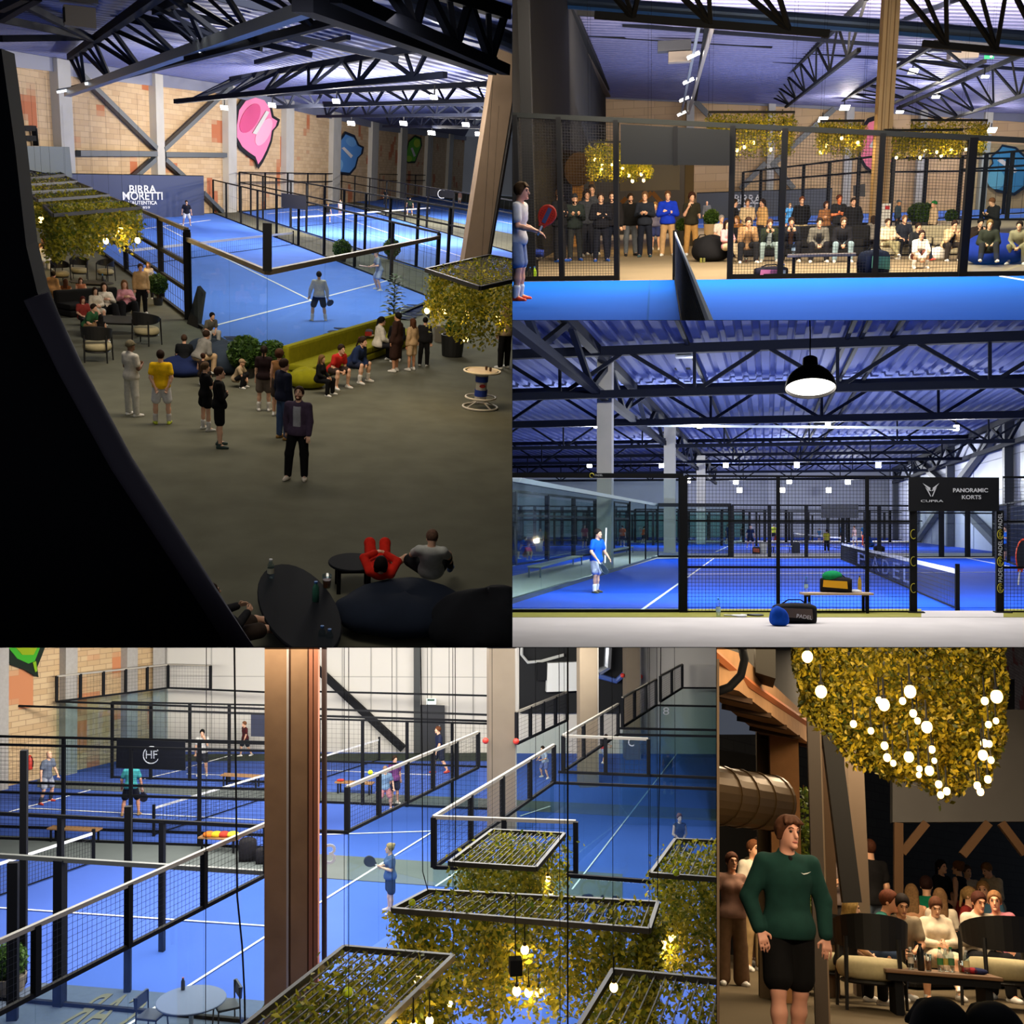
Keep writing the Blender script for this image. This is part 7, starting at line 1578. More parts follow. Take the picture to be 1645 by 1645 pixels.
for a,b,lab in (((884,1257),(1260,1272),'dark level glass rail right, lowest of the stack'),((897,1240),(1260,1254),'dark level glass rail right, second of the stack'),((993,1180),(1260,1185),'dark level glass rail right, third of the stack'),((995,1170),(1260,1175),'dark level glass rail right, fourth of the stack'),((1053,1133),(1260,1137),'dark level glass rail right, fifth of the stack'),((1096,1105),(1260,1106),'dark level glass rail right, highest of the stack'),((512,1335),(560,1337),'short dark level rail right of the broad column'),((870,1403),(1056,1417),'dark level rail behind the long planter'),((270,1105),(430,1112),'dark glass rail along the pale far wall'),((90,1127),(430,1139),'dark glass rail in front of the far brick wall'),((30,1134),(430,1147),'second dark glass rail in front of the far brick wall'),((512,1111),(800,1118),'far dark rail before the diagonal brace, upper'),((512,1139),(800,1149),'far dark rail before the diagonal brace, middle'),((512,1150),(800,1159),'far dark rail before the diagonal brace, lower')):
 half_fence(a,b,3,lab,mesh=False,glass=a[0]>850,posts=())
for k_,(ya,yb,n_,lab) in enumerate(((1330,1344,4,'long mesh fence behind the aisle carrying the dark board'),(1349,1364,4,'long mesh fence in front of the aisle'))):
 fence(r,split_pts(r.fl(-110,ya-4),r.fl(432,yb),n_+1),3.0,lab,mesh=(0,3.0),rails=(.05,1.5,3.0),pw=.1,rw=.07,sp=.13,wr=.004)
fence(r,split_pts(r.fl(512,1290),r.fl(800,1302),4),3.0,'mesh fence behind the two players at the slanting enclosure',mesh=(0,3.0),rails=(.05,1.5,3.0),pw=.1,rw=.06,sp=.16,wr=.0035)
fence(r,split_pts(r.fl(180,1250),r.fl(432,1258),4),3.0,'far mesh fence behind the man in the white shirt',mesh=(0,3.0),rails=(.05,1.5,3.0),pw=.1,rw=.06,sp=.18,wr=.004)
fence(r,split_pts(flz(-60,1304,3),flz(430,1328,3),3),3.0,'bare rail with posts crossing the near left court',rails=(3.0,),pw=.12,rw=.08,posts=(1,2))
fence(r,split_pts(flz(-60,1371,3),flz(430,1402,3),3),3.0,'lower bare rail with thick posts in the near left court',rails=(3.0,.05),pw=.2,rw=.09,top_m=mat('rail_dull',(92,94,90),.5),posts=(0,1))
tallp=[(20,1640,1385,'thick black post at the left edge by the shrub'),(205,1594,1295,'black post rising left of the table and chairs'),(37,1580,1205,'slim black post at the left edge'),(520,1700,1000,None)]
for px,yb,yt,lab in tallp[:3]:
 q=r.fl(px,yb);z=r.zt(q,yt);o=MB().box((q.x,q.y,z/2),(.14 if px != 20 else .2,.14,z)).build('fence_post',BLACK,room=r);tag(o,lab,'post')
a,b=r.fl(-110,1326),r.fl(432,1344);o=empty(r,'sign_board',(0,0,0),0,'black board with a white ringed monogram on the fence','sign')
MB().slab([vp(r,187,1233,a,b,.1),vp(r,298,1237,a,b,.1),vp(r,298,1191,a,b,.1),vp(r,188,1187,a,b,.1)],(0,-.06,0)).build('panel',mat('sign_black',(14,14,18),.5),o)
c_=vp(r,243,1213,a,b,.2);MB().tube([c_+Vector((.25*math.cos(t*.2618),0,.27*math.sin(t*.2618))) for t in range(25)],.018,5).build('ring',LG,o);text_on(r,'HF',vp(r,234,1213,a,b,.2),vp(r,252,1213,a,b,.2),o,LG,hgt=.25,depth=.01)
o=MB().slab([r.dp(403,1183,43),r.dp(432,1184,43),r.dp(432,1146,43),r.dp(403,1145,43)],(0,.06,0)).build('fence_board',mat('board_navy',(24,30,54),.6),room=r);tag(o,'plain navy board half behind the broad column','board')
court_net(r,r.fl(247,1343),r.fl(436,1281),.92,'court net with white tape leading to the broad column',sp=.13,tape=.07)
court_net(r,r.fl(150,1387),r.fl(-60,1462),.92,'near court net with white tape at the left edge',sp=.1,tape=.08)
court_net(r,r.fl(609,1222),r.fl(512,1254),.92,'far court net below the diagonal brace',sp=.16,tape=.07)
# planters in front
def P4(q,z,lab,**k): planter(r,q,z,lab,group='hanging planters over the courts',**k)
P4([(553,1523),(728,1538),(560,1700),(330,1700)],4.6,'large front planter tray with a tennis ball, bottom middle',drop=1.25,n=9000,leaf=.085,fw=.075,slats=13,seed=51,top_leaf=.035,light=7,br=.045,bulbs=((664,1650,-.3),(690,1640,-.2)))
P4([(687,1432),(1057,1452),(1043,1495),(630,1462)],4.6,'long planter tray across the middle with a tennis ball at its end',drop=1.55,n=15000,leaf=.085,fw=.075,slats=30,seed=52,top_leaf=.035,light=11,br=.055,bulbs=((830,1592,-.8),(843,1526,-.5),(849,1594,-.4),(866,1594,.2),(672,1574,-.5),(980,1640,-.3),(720,1612,-.6)))
P4([(791,1335),(907,1341),(861,1396),(722,1387)],4.6,'upper planter tray left of the dark cable',drop=1.3,n=7000,leaf=.085,fw=.075,slats=16,seed=53,top_leaf=.035,light=7,br=.045,bulbs=((880,1412,-.5),(885,1440,-.4)))
P4([(1085,1350),(1200,1355),(1196,1416),(1045,1405)],4.6,'right planter tray with a tennis ball below the woman in the tank top',drop=2.0,n=9000,leaf=.085,fw=.075,slats=10,seed=54,top_leaf=.035,light=10,br=.06,bulbs=((1065,1517,-.6),(1080,1507,-.4),(1068,1520,.1)))
P4([(985,1560),(1210,1582),(1190,1740),(900,1700)],4.4,'front planter tray in the bottom right corner',drop=1.2,n=6000,leaf=.085,fw=.075,slats=13,seed=55,top_leaf=.035,light=7,br=.045,bulbs=((986,1586,-.3),))
for px,py,z,lab in ((559,1594,4.66,'yellow-green tennis ball on the large front planter tray'),(662,1450,4.66,'yellow-green tennis ball at the left end of the long tray'),(1086,1402,4.66,'yellow-green tennis ball on the right planter tray')):
 q=r.fl(px,py,z);R_=.058 if py>1500 else .05;o=MB().ball((0,0,0),R_,18,12).build('tennis_ball',mat('ball_yellow',(188,206,40),.9,noise=.08,scale=60),room=r,smooth=True,loc=q);tag(o,lab,'ball')
 s_=MB().tube([(R_*1.0*math.cos(t*.262)*.94,R_*(-.55+.35*math.sin(2*t*.262)) ,R_*1.0*math.sin(t*.262)*.94*.8) for t in range(25)],.004,5).build('ball_seam',WHITE);s_.parent=o
o=empty(r,'spotlight',r.dp(828,1552,13.6),0,'black square spotlight hanging in the planter leaves','lamp');MB().box((0,0,0),(.16,.16,.2)).build('housing',BLACK,o);MB().tube([(0,0,.1),(0,0,.9)],.008,5).build('cord',BLACK,o)
for pts,w,lab in (([(376,1000),(379,1250),(381,1440),(389,1520),(393,1600),(394,1700)],.022,'sagging black cable left of the broad column'),([(912,1000),(912,1700)],.022,'straight black cable hanging right of the upper planter'),([(675,1000),(678,1200),(679,1400),(688,1433)],.012,'thin dark cable leading to the long planter corner'),([(731,1000),(732,1340),(730,1390)],.010,'thin dark cable behind the upper planter'),([(1062,1000),(1060,1220),(1056,1440)],.012,'thin dark cable at the right leading to the long tray')):
 o=MB().tube([r.dp(x,y,13.0) for x,y in pts],w/2,8).build('hanging_cable',BLACK,room=r);tag(o,lab,'cable')
# table and chairs built solid for their reflection in the glass, and lettering
tt=table(r,r.fl(307,1668),.66,.66,.75,'pale round table with two chairs, solid stand-in for a glass reflection',mat('table_pale',(104,112,136),.7),'reflected_table',ped=True)
for x,y,rz_,lab in ((244,1668,70,'dark reflected chair left of the pale round table'),(364,1652,-70,'dark reflected chair right of the pale round table')):
 o=empty(r,'reflected_chair',r.fl(x,y),math.radians(rz_),lab,'chair','chairs at the pale round table');dk=mat('chair_slate',(34,38,50),.6)
 MB().box((0,0,.45),(.46,.44,.05)).build('seat',dk,o,bevel=.02);MB().slab([(-.23,.2,.62),(.23,.2,.62),(.23,.22,.84),(-.23,.22,.84)],(0,.04,0)).build('backrest',dk,o)
 for sx in (-1,1):
  for sy in (-1,1): MB().tube([(sx*.24,sy*.22,0),(sx*.2,sy*.2,.84 if sy>0 else .45)],.016,6).build('leg',dk,o)
bottle(r,r.fl(294,1590,.75)+Vector((0,0,0)),'dark bottle standing on the pale round table',.24,.04,mat('bottle_slate',(60,64,80),.4),cap=(160,60,60))
LETD=mat('lettering_khaki',(104,100,76),.8)
cu=empty(r,'floor_lettering',(0,0,0),0,'large mirrored khaki lettering low on the left','lettering')
text_on(r,'CAR',r.fl(120,1625,.035),r.fl(218,1632,.035),cu,LETD,up=(0,1,0),mirror=True,depth=.01,hgt=1.6)
cu=empty(r,'floor_lettering',(0,0,0),0,'dark lettering on the court beyond the long planter','lettering')
text_on(r,'CAR',r.fl(922,1452,.035),r.fl(997,1458,.035),cu,mat('lettering_ink',(16,24,50),.8),up=(0,1,0),depth=.01,hgt=1.5)
cu=empty(r,'glass_number',(0,0,0),0,'white numeral 3 on the glass right of the brown pipe','lettering');text_on(r,'3',r.dp(523,1374,22.5),r.dp(540,1374,22.5),cu,LG,depth=.01,hgt=.42)
for s,x,y,d in (('8',1070,1143,38),('C',1014,1193,34)):
 cu=empty(r,'glass_number',(0,0,0),0,'pale %s on the far right glass' % ('numeral 8' if s == '8' else 'letter C'),'lettering');text_on(r,s,r.dp(x-5,y,d),r.dp(x+5,y,d),cu,LG,depth=.01,hgt=.28)
ball_shrub(r,r.fl(14,1592),.38,(.36,.34),'clipped shrub in a box at the lower left edge',pot_m=mat('pot_taupe',(120,112,100),.8))
WD=mat('bench_oak',(150,112,72),.6)
for a,b,lab in (((80,1351),(160,1355),'oak bench on the aisle left of the board player'),((322,1366),(384,1370),'bench piled with orange and yellow kit'),((357,1262),(418,1265),'far bench behind the man in the white shirt'),((540,1274),(600,1277),'far bench with a red shoe beyond the slanting enclosure')): bench(r,r.fl(*a),r.fl(*b),.36,.45,lab,WD)
for i,(x,c_) in enumerate(((336,(206,110,40)),(348,(206,170,40)),(360,(180,60,44)),(374,(200,190,60)))):
 o=MB().ball((0,0,.06),(.2,.16,.1),10,6).build('sports_kit',cloth(c_),room=r,smooth=True,loc=r.fl(x,1367.5)+Vector((0,0,.45)));tag(o,('orange','amber','red','yellow')[i]+' bundle of kit on the piled bench','kit','kit on the piled bench')
o=MB().ball((0,0,.05),(.14,.07,.05),10,6).build('shoe',cloth((200,60,46)),room=r,smooth=True,loc=r.fl(547,1275)+Vector((0,0,.45)));tag(o,'red shoe on the far bench','shoe')
bag(r,r.fl(398,1384),(.5,.36,.72),0,'black backpack standing beside the piled bench',mat('bag_black',(30,28,30),.8));bag(r,r.fl(422,1388),(.4,.3,.5),0,'second black bag beside the broad column',mat('bag_black',(30,28,30),.8))
o=empty(r,'fire_extinguisher',vp(r,48,1236,LA,LB,.2),0,'red fire extinguisher on the ochre wall','extinguisher');MB().lathe([(.1,.0),(.11,.05),(.11,.42),(.06,.5),(.04,.55)],14).build('cylinder_body',mat('alarm_red',(196,50,34),.5),o,smooth=True);MB().tube([(.05,-.05,.52),(.14,-.05,.3),(.12,-.05,.1)],.015,6).build('hose',BLACK,o)
L4=[
 (74,1290,'ready',60,1206,('tee',(96,104,120)),('shorts',(150,154,166)),('bald',BR),'bald player in patterned grey shirt by the brick wall',dict(shoe=(190,60,46),extra=dict(socks=(60,62,70)))),
 (210,1310,'ready',180,1222,('tee',(60,146,150)),('shorts',(22,24,34)),('short',BR),'player in turquoise shirt under the ringed monogram board',dict(shoe=(150,116,70),skin=(214,150,118))),
 (325,1246,'think',0,1172,('tee',(206,204,198)),('shorts',(36,38,44)),('short',BK),'player in white shirt with a hand at his face',dict(P=dict(lean=0,th=((.1,0,-1),(.12,-.1,-1)),sh=((.03,0,-1),(.03,.1,-1)),ua=((.2,.1,-1),(.1,-.6,-.8)),fa=((.05,-.2,-1),(-.4,.0,1))))),
 (394,1215,'walk',-60,1159,('tee',(78,30,34)),('shorts',(30,34,44)),('short',(160,100,60)),'man in maroon shirt walking by the far wall',{}),
 (618,1302,'ready',10,1230,('tee',(120,150,176)),('shorts',(190,130,130)),('short',(190,150,120)),'player in light blue shirt behind the slanting enclosure',{}),
 (634,1292,'stand',30,1214,('tee',(124,70,130)),('shorts',(44,48,70)),('short',BR),'player in purple shirt behind the light blue one',{}),
 (706,1242,'walk',-80,1167,('tee',(34,40,64)),('shorts',(30,34,50)),('short',(130,74,40)),'player in navy walking past the dark door',dict(shoe=(190,60,46))),
 (876,1250,'play',-60,1198,('tee',(170,180,200)),('shorts',(100,110,160)),('short',BR),'blurred pale player behind glass left of the cable',{}),
 (969,1226,'play',60,1190,('tee',(196,56,56)),('shorts',(150,160,190)),('short',BR),'player in red behind glass at the machine column',{}),
 (627,1466,'hold',-80,1355,('tee',(64,88,130)),('shorts',(34,46,56)),('bun',(206,176,120)),'fair-haired woman in blue tee and dark shorts waiting with a bat',dict(fem=True,skin=PALE,shoe=(214,196,190))),
 (1092,1398,'hands',0,1307,('tank',(38,44,58)),('shorts',(30,34,46)),('bun',(130,78,44)),'woman in dark tank top above the right planter',dict(fem=True,skin=PALE)),
]
for x,y,ps,fc,tp_,up_,lw_,hr_,lab,kw in L4:
 j=p(r,x,y,ps,fc,top=tp_,up=up_,low=lw_,hair=hr_,label=lab,**kw)
 if x == 627: give_racket(r,j,0,'dark round-faced bat held out by the fair-haired woman',(-.1,-.8,.5),(40,44,70),(30,32,50),up=(1,0,.3))
 if x == 210: give_racket(r,j,0,'dark bat held low by the turquoise-shirted player',(-.1,-.2,-1),(30,30,40),(40,40,50))
q=r.dp(595,1241,26);o=MB().ball((0,0,0),.06,12,8).build('tennis_ball',mat('ball_yellow',(188,206,40),.9),room=r,smooth=True,loc=q);tag(o,'yellow ball in the air left of the light blue player','ball')

# =================================================================== lounge under the hanging greenery (lower right)
r=R5
poly(r,'floor',None,0,mat('floor_umber',(98,86,66),.8,noise=.08,scale=.8),.3,pts=[Vector((-8,2.2,0)),Vector((8,2.2,0)),Vector((14,40,0)),Vector((-14,40,0))])
BW=brick('black_block_wall',(50,50,48),(44,44,43),(34,34,34),.5,.24)
wall(r,'wall_back',[(1150,1524,1180),(1432,1524,1180),(1800,1524,1180)],BW)
wall(r,'wall_brick',[(1540,1509,900),(1820,1509,900)],brick('tan_block_wall2',(196,164,138),(176,138,112),(120,100,84),.42,.16,((170,84,60),.6,.56)))
o=MB().slab([r.dp(1434,1321,20),r.dp(1760,1319,20),r.dp(1760,1140,20),r.dp(1434,1140,20)],(0,.3,0)).build('balcony_board',mat('board_slate',(62,60,58),.75,noise=.08,scale=1.5),room=r);tag(o,'large smooth grey board above the dark alcove','board')
o=MB().slab([r.dp(1619,1142,27.5),r.dp(1630,1142,27.5),r.dp(1630,1091,27.5),r.dp(1619,1091,27.5)],(0,.2,0)).build('window_1',mat('window_dark',(36,34,34),.4),room=r);o['kind']='structure'
TB=mat('timber_dull',(68,48,30),.85)
for (x0,y0),(x1,y1),w,lab in (((1443,1322),(1443,1470),.09,'upright timber post under the corner of the grey board'),((1488,1322),(1449,1370),.08,'timber brace rising right from the upright post'),((1588,1322),(1546,1374),.08,'timber brace above the woman in the tank top'),((1608,1322),(1646,1372),.08,'timber brace above the man in the cream shirt')):
 o=MB().bar(r.dp(x0,y0,19.8),r.dp(x1,y1,19.8),w*1.6).build('timber_brace',TB,room=r);tag(o,lab,'brace')
# left structure
DKW=mat('wall_dark_grey',(64,62,58),.8,noise=.06)
a0,a1=r.dp(1120,1080,8.6),r.dp(1305,1196,15.5)
o=MB().slab([r.dp(1100,1085,8.6),r.dp(1300,1172,15.5),r.dp(1300,960,15.5),r.dp(1100,900,8.6)],(-.25,0,0)).build('wall_left',DKW,room=r);o['kind']='structure'
bm_=empty(r,'concrete_beam',(0,0,0),0,'warm lit concrete beam slanting back over the dark doorway','beam');CB=mat('beam_warm',(150,112,76),.8,noise=.1)
MB().slab([r.dp(1110,1090,8.6),r.dp(1187,1110,9.5),r.dp(1310,1202,15.0),r.dp(1228,1186,15.0)],(0,0,.34)).build('beam_body',CB,bm_)
for t in range(5): 
 u=(t+.5)/5;MB().bar(r.dp(1115,1092,8.6).lerp(r.dp(1228,1186,15.0),u)-Vector((0,0,.02)),r.dp(1187,1110,9.5).lerp(r.dp(1310,1202,15.0),u)-Vector((0,0,.02)),.05).build('soffit_joint',mat('joint_dark',(60,42,28),.9),bm_)
for s_,lab in ((0,'orange cable run along the top of the concrete beam'),):
 o=MB().tube([r.dp(1140,1046,8.8),r.dp(1200,1098,10),r.dp(1300,1166,14.6)],.05,6).build('cable_run',mat('cable_rust',(150,84,44),.7),room=r);tag(o,lab,'cable')
o=MB().slab([r.dp(1214,1080,10.2),r.dp(1246,1090,10.2),r.dp(1246,1000,10.2),r.dp(1214,1000,10.2)],(0,.5,0)).build('cladding_box',mat('cladding_dark',(52,50,46),.7),room=r);tag(o,'dark grey boxed cladding on the upper left wall','cladding')
o=MB().tube([r.dp(1150,1112,8.2),r.dp(1172,1104,8.2),r.dp(1190,1085,8.2),r.dp(1196,1060,8.2),r.dp(1188,1020,8.2)],.034,10).build('hose',BLACK,room=r,smooth=True);tag(o,'thick black bent hose in the upper left corner','hose')
def col(px0,px1,yt,d,m_,lab,cat='column',nm='concrete_column',dep=.4,yb=None):
 q=r.dp((px0+px1)/2,1437,d);w2=(px1-px0)/F*d;z=1.2+(1437-yt)*d/F;o=MB().box((q.x,d,z/2),(w2,dep,z)).build(nm,m_,room=r);return tag(o,lab,cat)
col(1242,1284,1180,14.2,mat('column_lit',(172,122,78),.8,noise=.08),'warm lit concrete column behind the green-shirted man')  # lit and shaded column faces are put into two colours
col(1219,1242,1178,14.6,mat('column_shade',(92,76,56),.8),'shaded concrete column face left of the warm lit one')
col(1305,1323,1000,11.5,mat('post_umber',(58,46,34),.6),'dark brown steel post under a bare bulb','post','steel_post',.12)
col(1323,1327,1000,11.6,mat('post_edge',(126,104,80),.6),'pale pipe along the dark brown post','pipe','pipe',.05)
col(1327,1341,1226,15.5,mat('column_umber',(110,88,68),.8),'dull column just right of the brown post')
col(1369,1392,1200,16,mat('column_grey_warm',(134,116,98),.8),'grey-brown column behind the capped man')
col(1151,1155.5,1090,7.8,mat('edge_pale',(96,82,68),.8),'narrow pale upright edge at the left border','post','edge_post',.05)
o=MB().bar(r.dp(1334,1180,13),r.dp(1368,1450,13),.2).build('raking_strut',mat('strut_black',(26,22,20),.6),room=r);tag(o,'black raking strut between the brown post and grey column','strut')
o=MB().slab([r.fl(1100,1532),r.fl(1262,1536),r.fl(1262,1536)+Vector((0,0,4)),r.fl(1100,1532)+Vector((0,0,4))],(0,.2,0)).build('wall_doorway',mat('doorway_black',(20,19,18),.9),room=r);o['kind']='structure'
du=empty(r,'duct',(0,0,0),0,'big bronze round duct behind the green-shirted man','duct');DM=mat('duct_bronze2',(94,74,48),.38,.6)
da,db=r.dp(1100,1270,11.2),r.dp(1240,1290,12.6);dv=(db-da)
MB().tube([da,db],.30,24).build('duct_pipe',DM,du,smooth=False)
for t in (.35,.55,.75,.97): MB().tube([da+dv*t,da+dv*(t+.03)],.312,24).build('duct_seam',DM,du)
ivy=empty(r,'wall_ivy',r.dp(1293,1437,14.6),0,'strip of green ivy between column and brown post','plant');g=np.random.default_rng(9)
leaves(np.stack([g.normal(0,.07,700),g.normal(0,.07,700),g.uniform(-.3,1.3,700)],1),.07,'foliage',leaf_mat('ivy_leaves',(40,70,20),(110,120,40)),ivy,3)
MB().tube([(0,.05,-.4),(.02,.05,1.35)],.012,6).build('stem',mat('bark',(70,52,36)),ivy)
# greenery full of bulbs
prof=[(1278,1100),(1290,1150),(1312,1172),(1340,1205),(1380,1240),(1405,1248),(1440,1262),(1480,1272),(1515,1292),(1532,1288),(1560,1268),(1590,1268),(1608,1222),(1616,1180)]
d5=7.6;hp5=empty(r,'hanging_planter',r.dp(1448,1040,d5),0,'large mass of yellow-lit hanging greenery full of glowing bulbs','planter');oc=r.dp(1448,1040,d5);g=np.random.default_rng(77);C=[]
while len(C)<20000:
 px=g.uniform(1276,1617);i=next((k for k in range(len(prof)-1) if px <= prof[k+1][0]),len(prof)-2);u=(px-prof[i][0])/(prof[i+1][0]-prof[i][0]);yb=prof[i][1]+(prof[i+1][1]-prof[i][1])*min(max(u,0),1)
 yb=yb-22*abs(math.sin(px*.11+math.sin(px*.31)))*g.random()-10*g.random()+(10 if g.random()<.06 else 0);dd=d5+abs(g.normal(0,.35));py=1030+(yb-1030)*g.uniform(0,1) ** .9
 q=r.dp(px+3*math.sin(py*.07),py,dd)-oc;C.append((q.x,q.y,q.z))
leaves(np.array(C),.040,'foliage',leaf_mat('lounge_leaves',(40,58,8),(176,154,26)),hp5,11,droop=.5)
for x,y,rr_ in ((1297,1055,.042),(1319,1111,.044),(1462,1111,.044),(1420,1132,.042),(1412,1125,.026),(1450,1126,.026),(1467,1146,.028),(1474,1158,.024),(1489,1168,.040),(1399,1174,.024),(1421,1198,.028),(1425,1217,.028),(1460,1216,.036),(1435,1226,.022),(1601,1119,.044),(1582,1126,.028),(1588,1164,.024),(1600,1158,.022),(1581,1194,.028),(1589,1195,.024),(1579,1213,.034),(1592,1221,.024),(1587,1252,.026),(1570,1262,.026),(1575,1272,.026),(1508,1260,.026),(1521,1271,.026),(1511,1277,.024),(1497,1204,.026),(1493,1238,.032),(1477,1235,.022),(1371,1163,.026),(1476,1245,.02),(1501,1222,.02)):
 dd=7.15 if rr_>.03 else 7.35
 rr_ *= .84;bulb(r.dp(x,y,dd)-oc,rr_,hp5,.12)
 lamp(r,'POINT','bulb_light',r.dp(x,y,dd-.03)-Vector((0,0,rr_*2.4)),1.1*(rr_/.03) ** 2*.5,(1.0,.66,.22),rr_*.4)
# seats and table
def c5(lst):
 for x,y,rz_,s_,lab in lst: lounge_chair(r,r.fl(x,y),rz_,lab,'lounge chairs under the greenery',s_)
chairs(r,[(1403,1622,176,1.2,'cream seat chair with black back, in front of the low table'),(1612,1622,190,1.28,'cream seat chair with black back at the right edge'),(1333,1600,160,1.15,'cream seat chair of the blonde woman, partly behind the walking man')],'lounge chairs under the greenery')
o=empty(r,'low_table',r.fl(1512,1634),0,'black low table crowded with bottles in front of the seated group','table');WT=mat('table_top_walnut',(120,88,60),.5)
MB().box((0,0,.46),(1.25,.62,.04)).build('tabletop',WT,o,bevel=.01);MB().box((0,0,.40),(1.2,.58,.08)).build('apron',BLACK,o)
for sx in (-1,1): MB().box((sx*.48,0,.2),(.08,.5,.4)).build('leg',BLACK,o)
TZ=Vector((0,0,.48));tb_=r.fl(1512,1634)
def ont(px,dy=0.0): q=r.dp(px,1540,tb_.y+dy);return Vector((q.x,tb_.y+dy,.48))
for px,dy,h_,cp,lb_,lab in ((1463,-.1,.24,(226,226,226),(206,196,180),'clear bottle with red label beside the black flask'),(1510,-.05,.26,(30,130,70),(60,130,70),'clear bottle with green cap, left of two'),(1519,.08,.25,(220,220,220),(206,180,90),'clear bottle with yellow label between the green caps'),(1528,-.02,.27,(30,130,70),(70,120,80),'clear bottle with green cap, right of two'),(1552,-.1,.25,(226,226,226),(214,200,150),'clear bottle at the right end of the crowded table')):
 bottle(r,ont(px,dy),lab,h_,.034,cap=cp,lab=lb_)
bottle(r,ont(1479,-.15),'tall matt black flask on the crowded table',.29,.04,mat('bottle_black',(26,26,26),.5),cap=(20,20,20))
cup(r,ont(1491,-.12),'plastic cup with amber drink beside the black flask',(196,92,30),.18,.04);cup(r,ont(1543,0),'small plastic cup with orange drink',(190,90,30),.13,.034);cup(r,ont(1471,.12),'plastic cup half hidden behind the black flask',(150,80,36),.15,.034)
for px,c_,lab in ((1578,(150,40,50),'red garment lying on the right end of the crowded table'),(1592,(40,46,84),'navy garment lying on the right end of the crowded table')):
 o=MB().ball((0,0,.03),(.13,.1,.04),10,6).build('folded_garment',cloth(c_),room=r,smooth=True,loc=ont(1560 if c_[0]>100 else 1567,0));tag(o,lab,'clothes')
sofa(r,r.fl(1435,1586),r.fl(1660,1584),.8,.42,'black sofa hidden under the seated front row',mat('sofa_black',(26,25,24),.9),4,.8)
sofa(r,r.fl(1450,1566),r.fl(1640,1564),.7,.42,'black sofa of the rear seated row with fair-haired women',mat('sofa_black',(26,25,24),.9),4,.8)
WARM=(226,168,128)
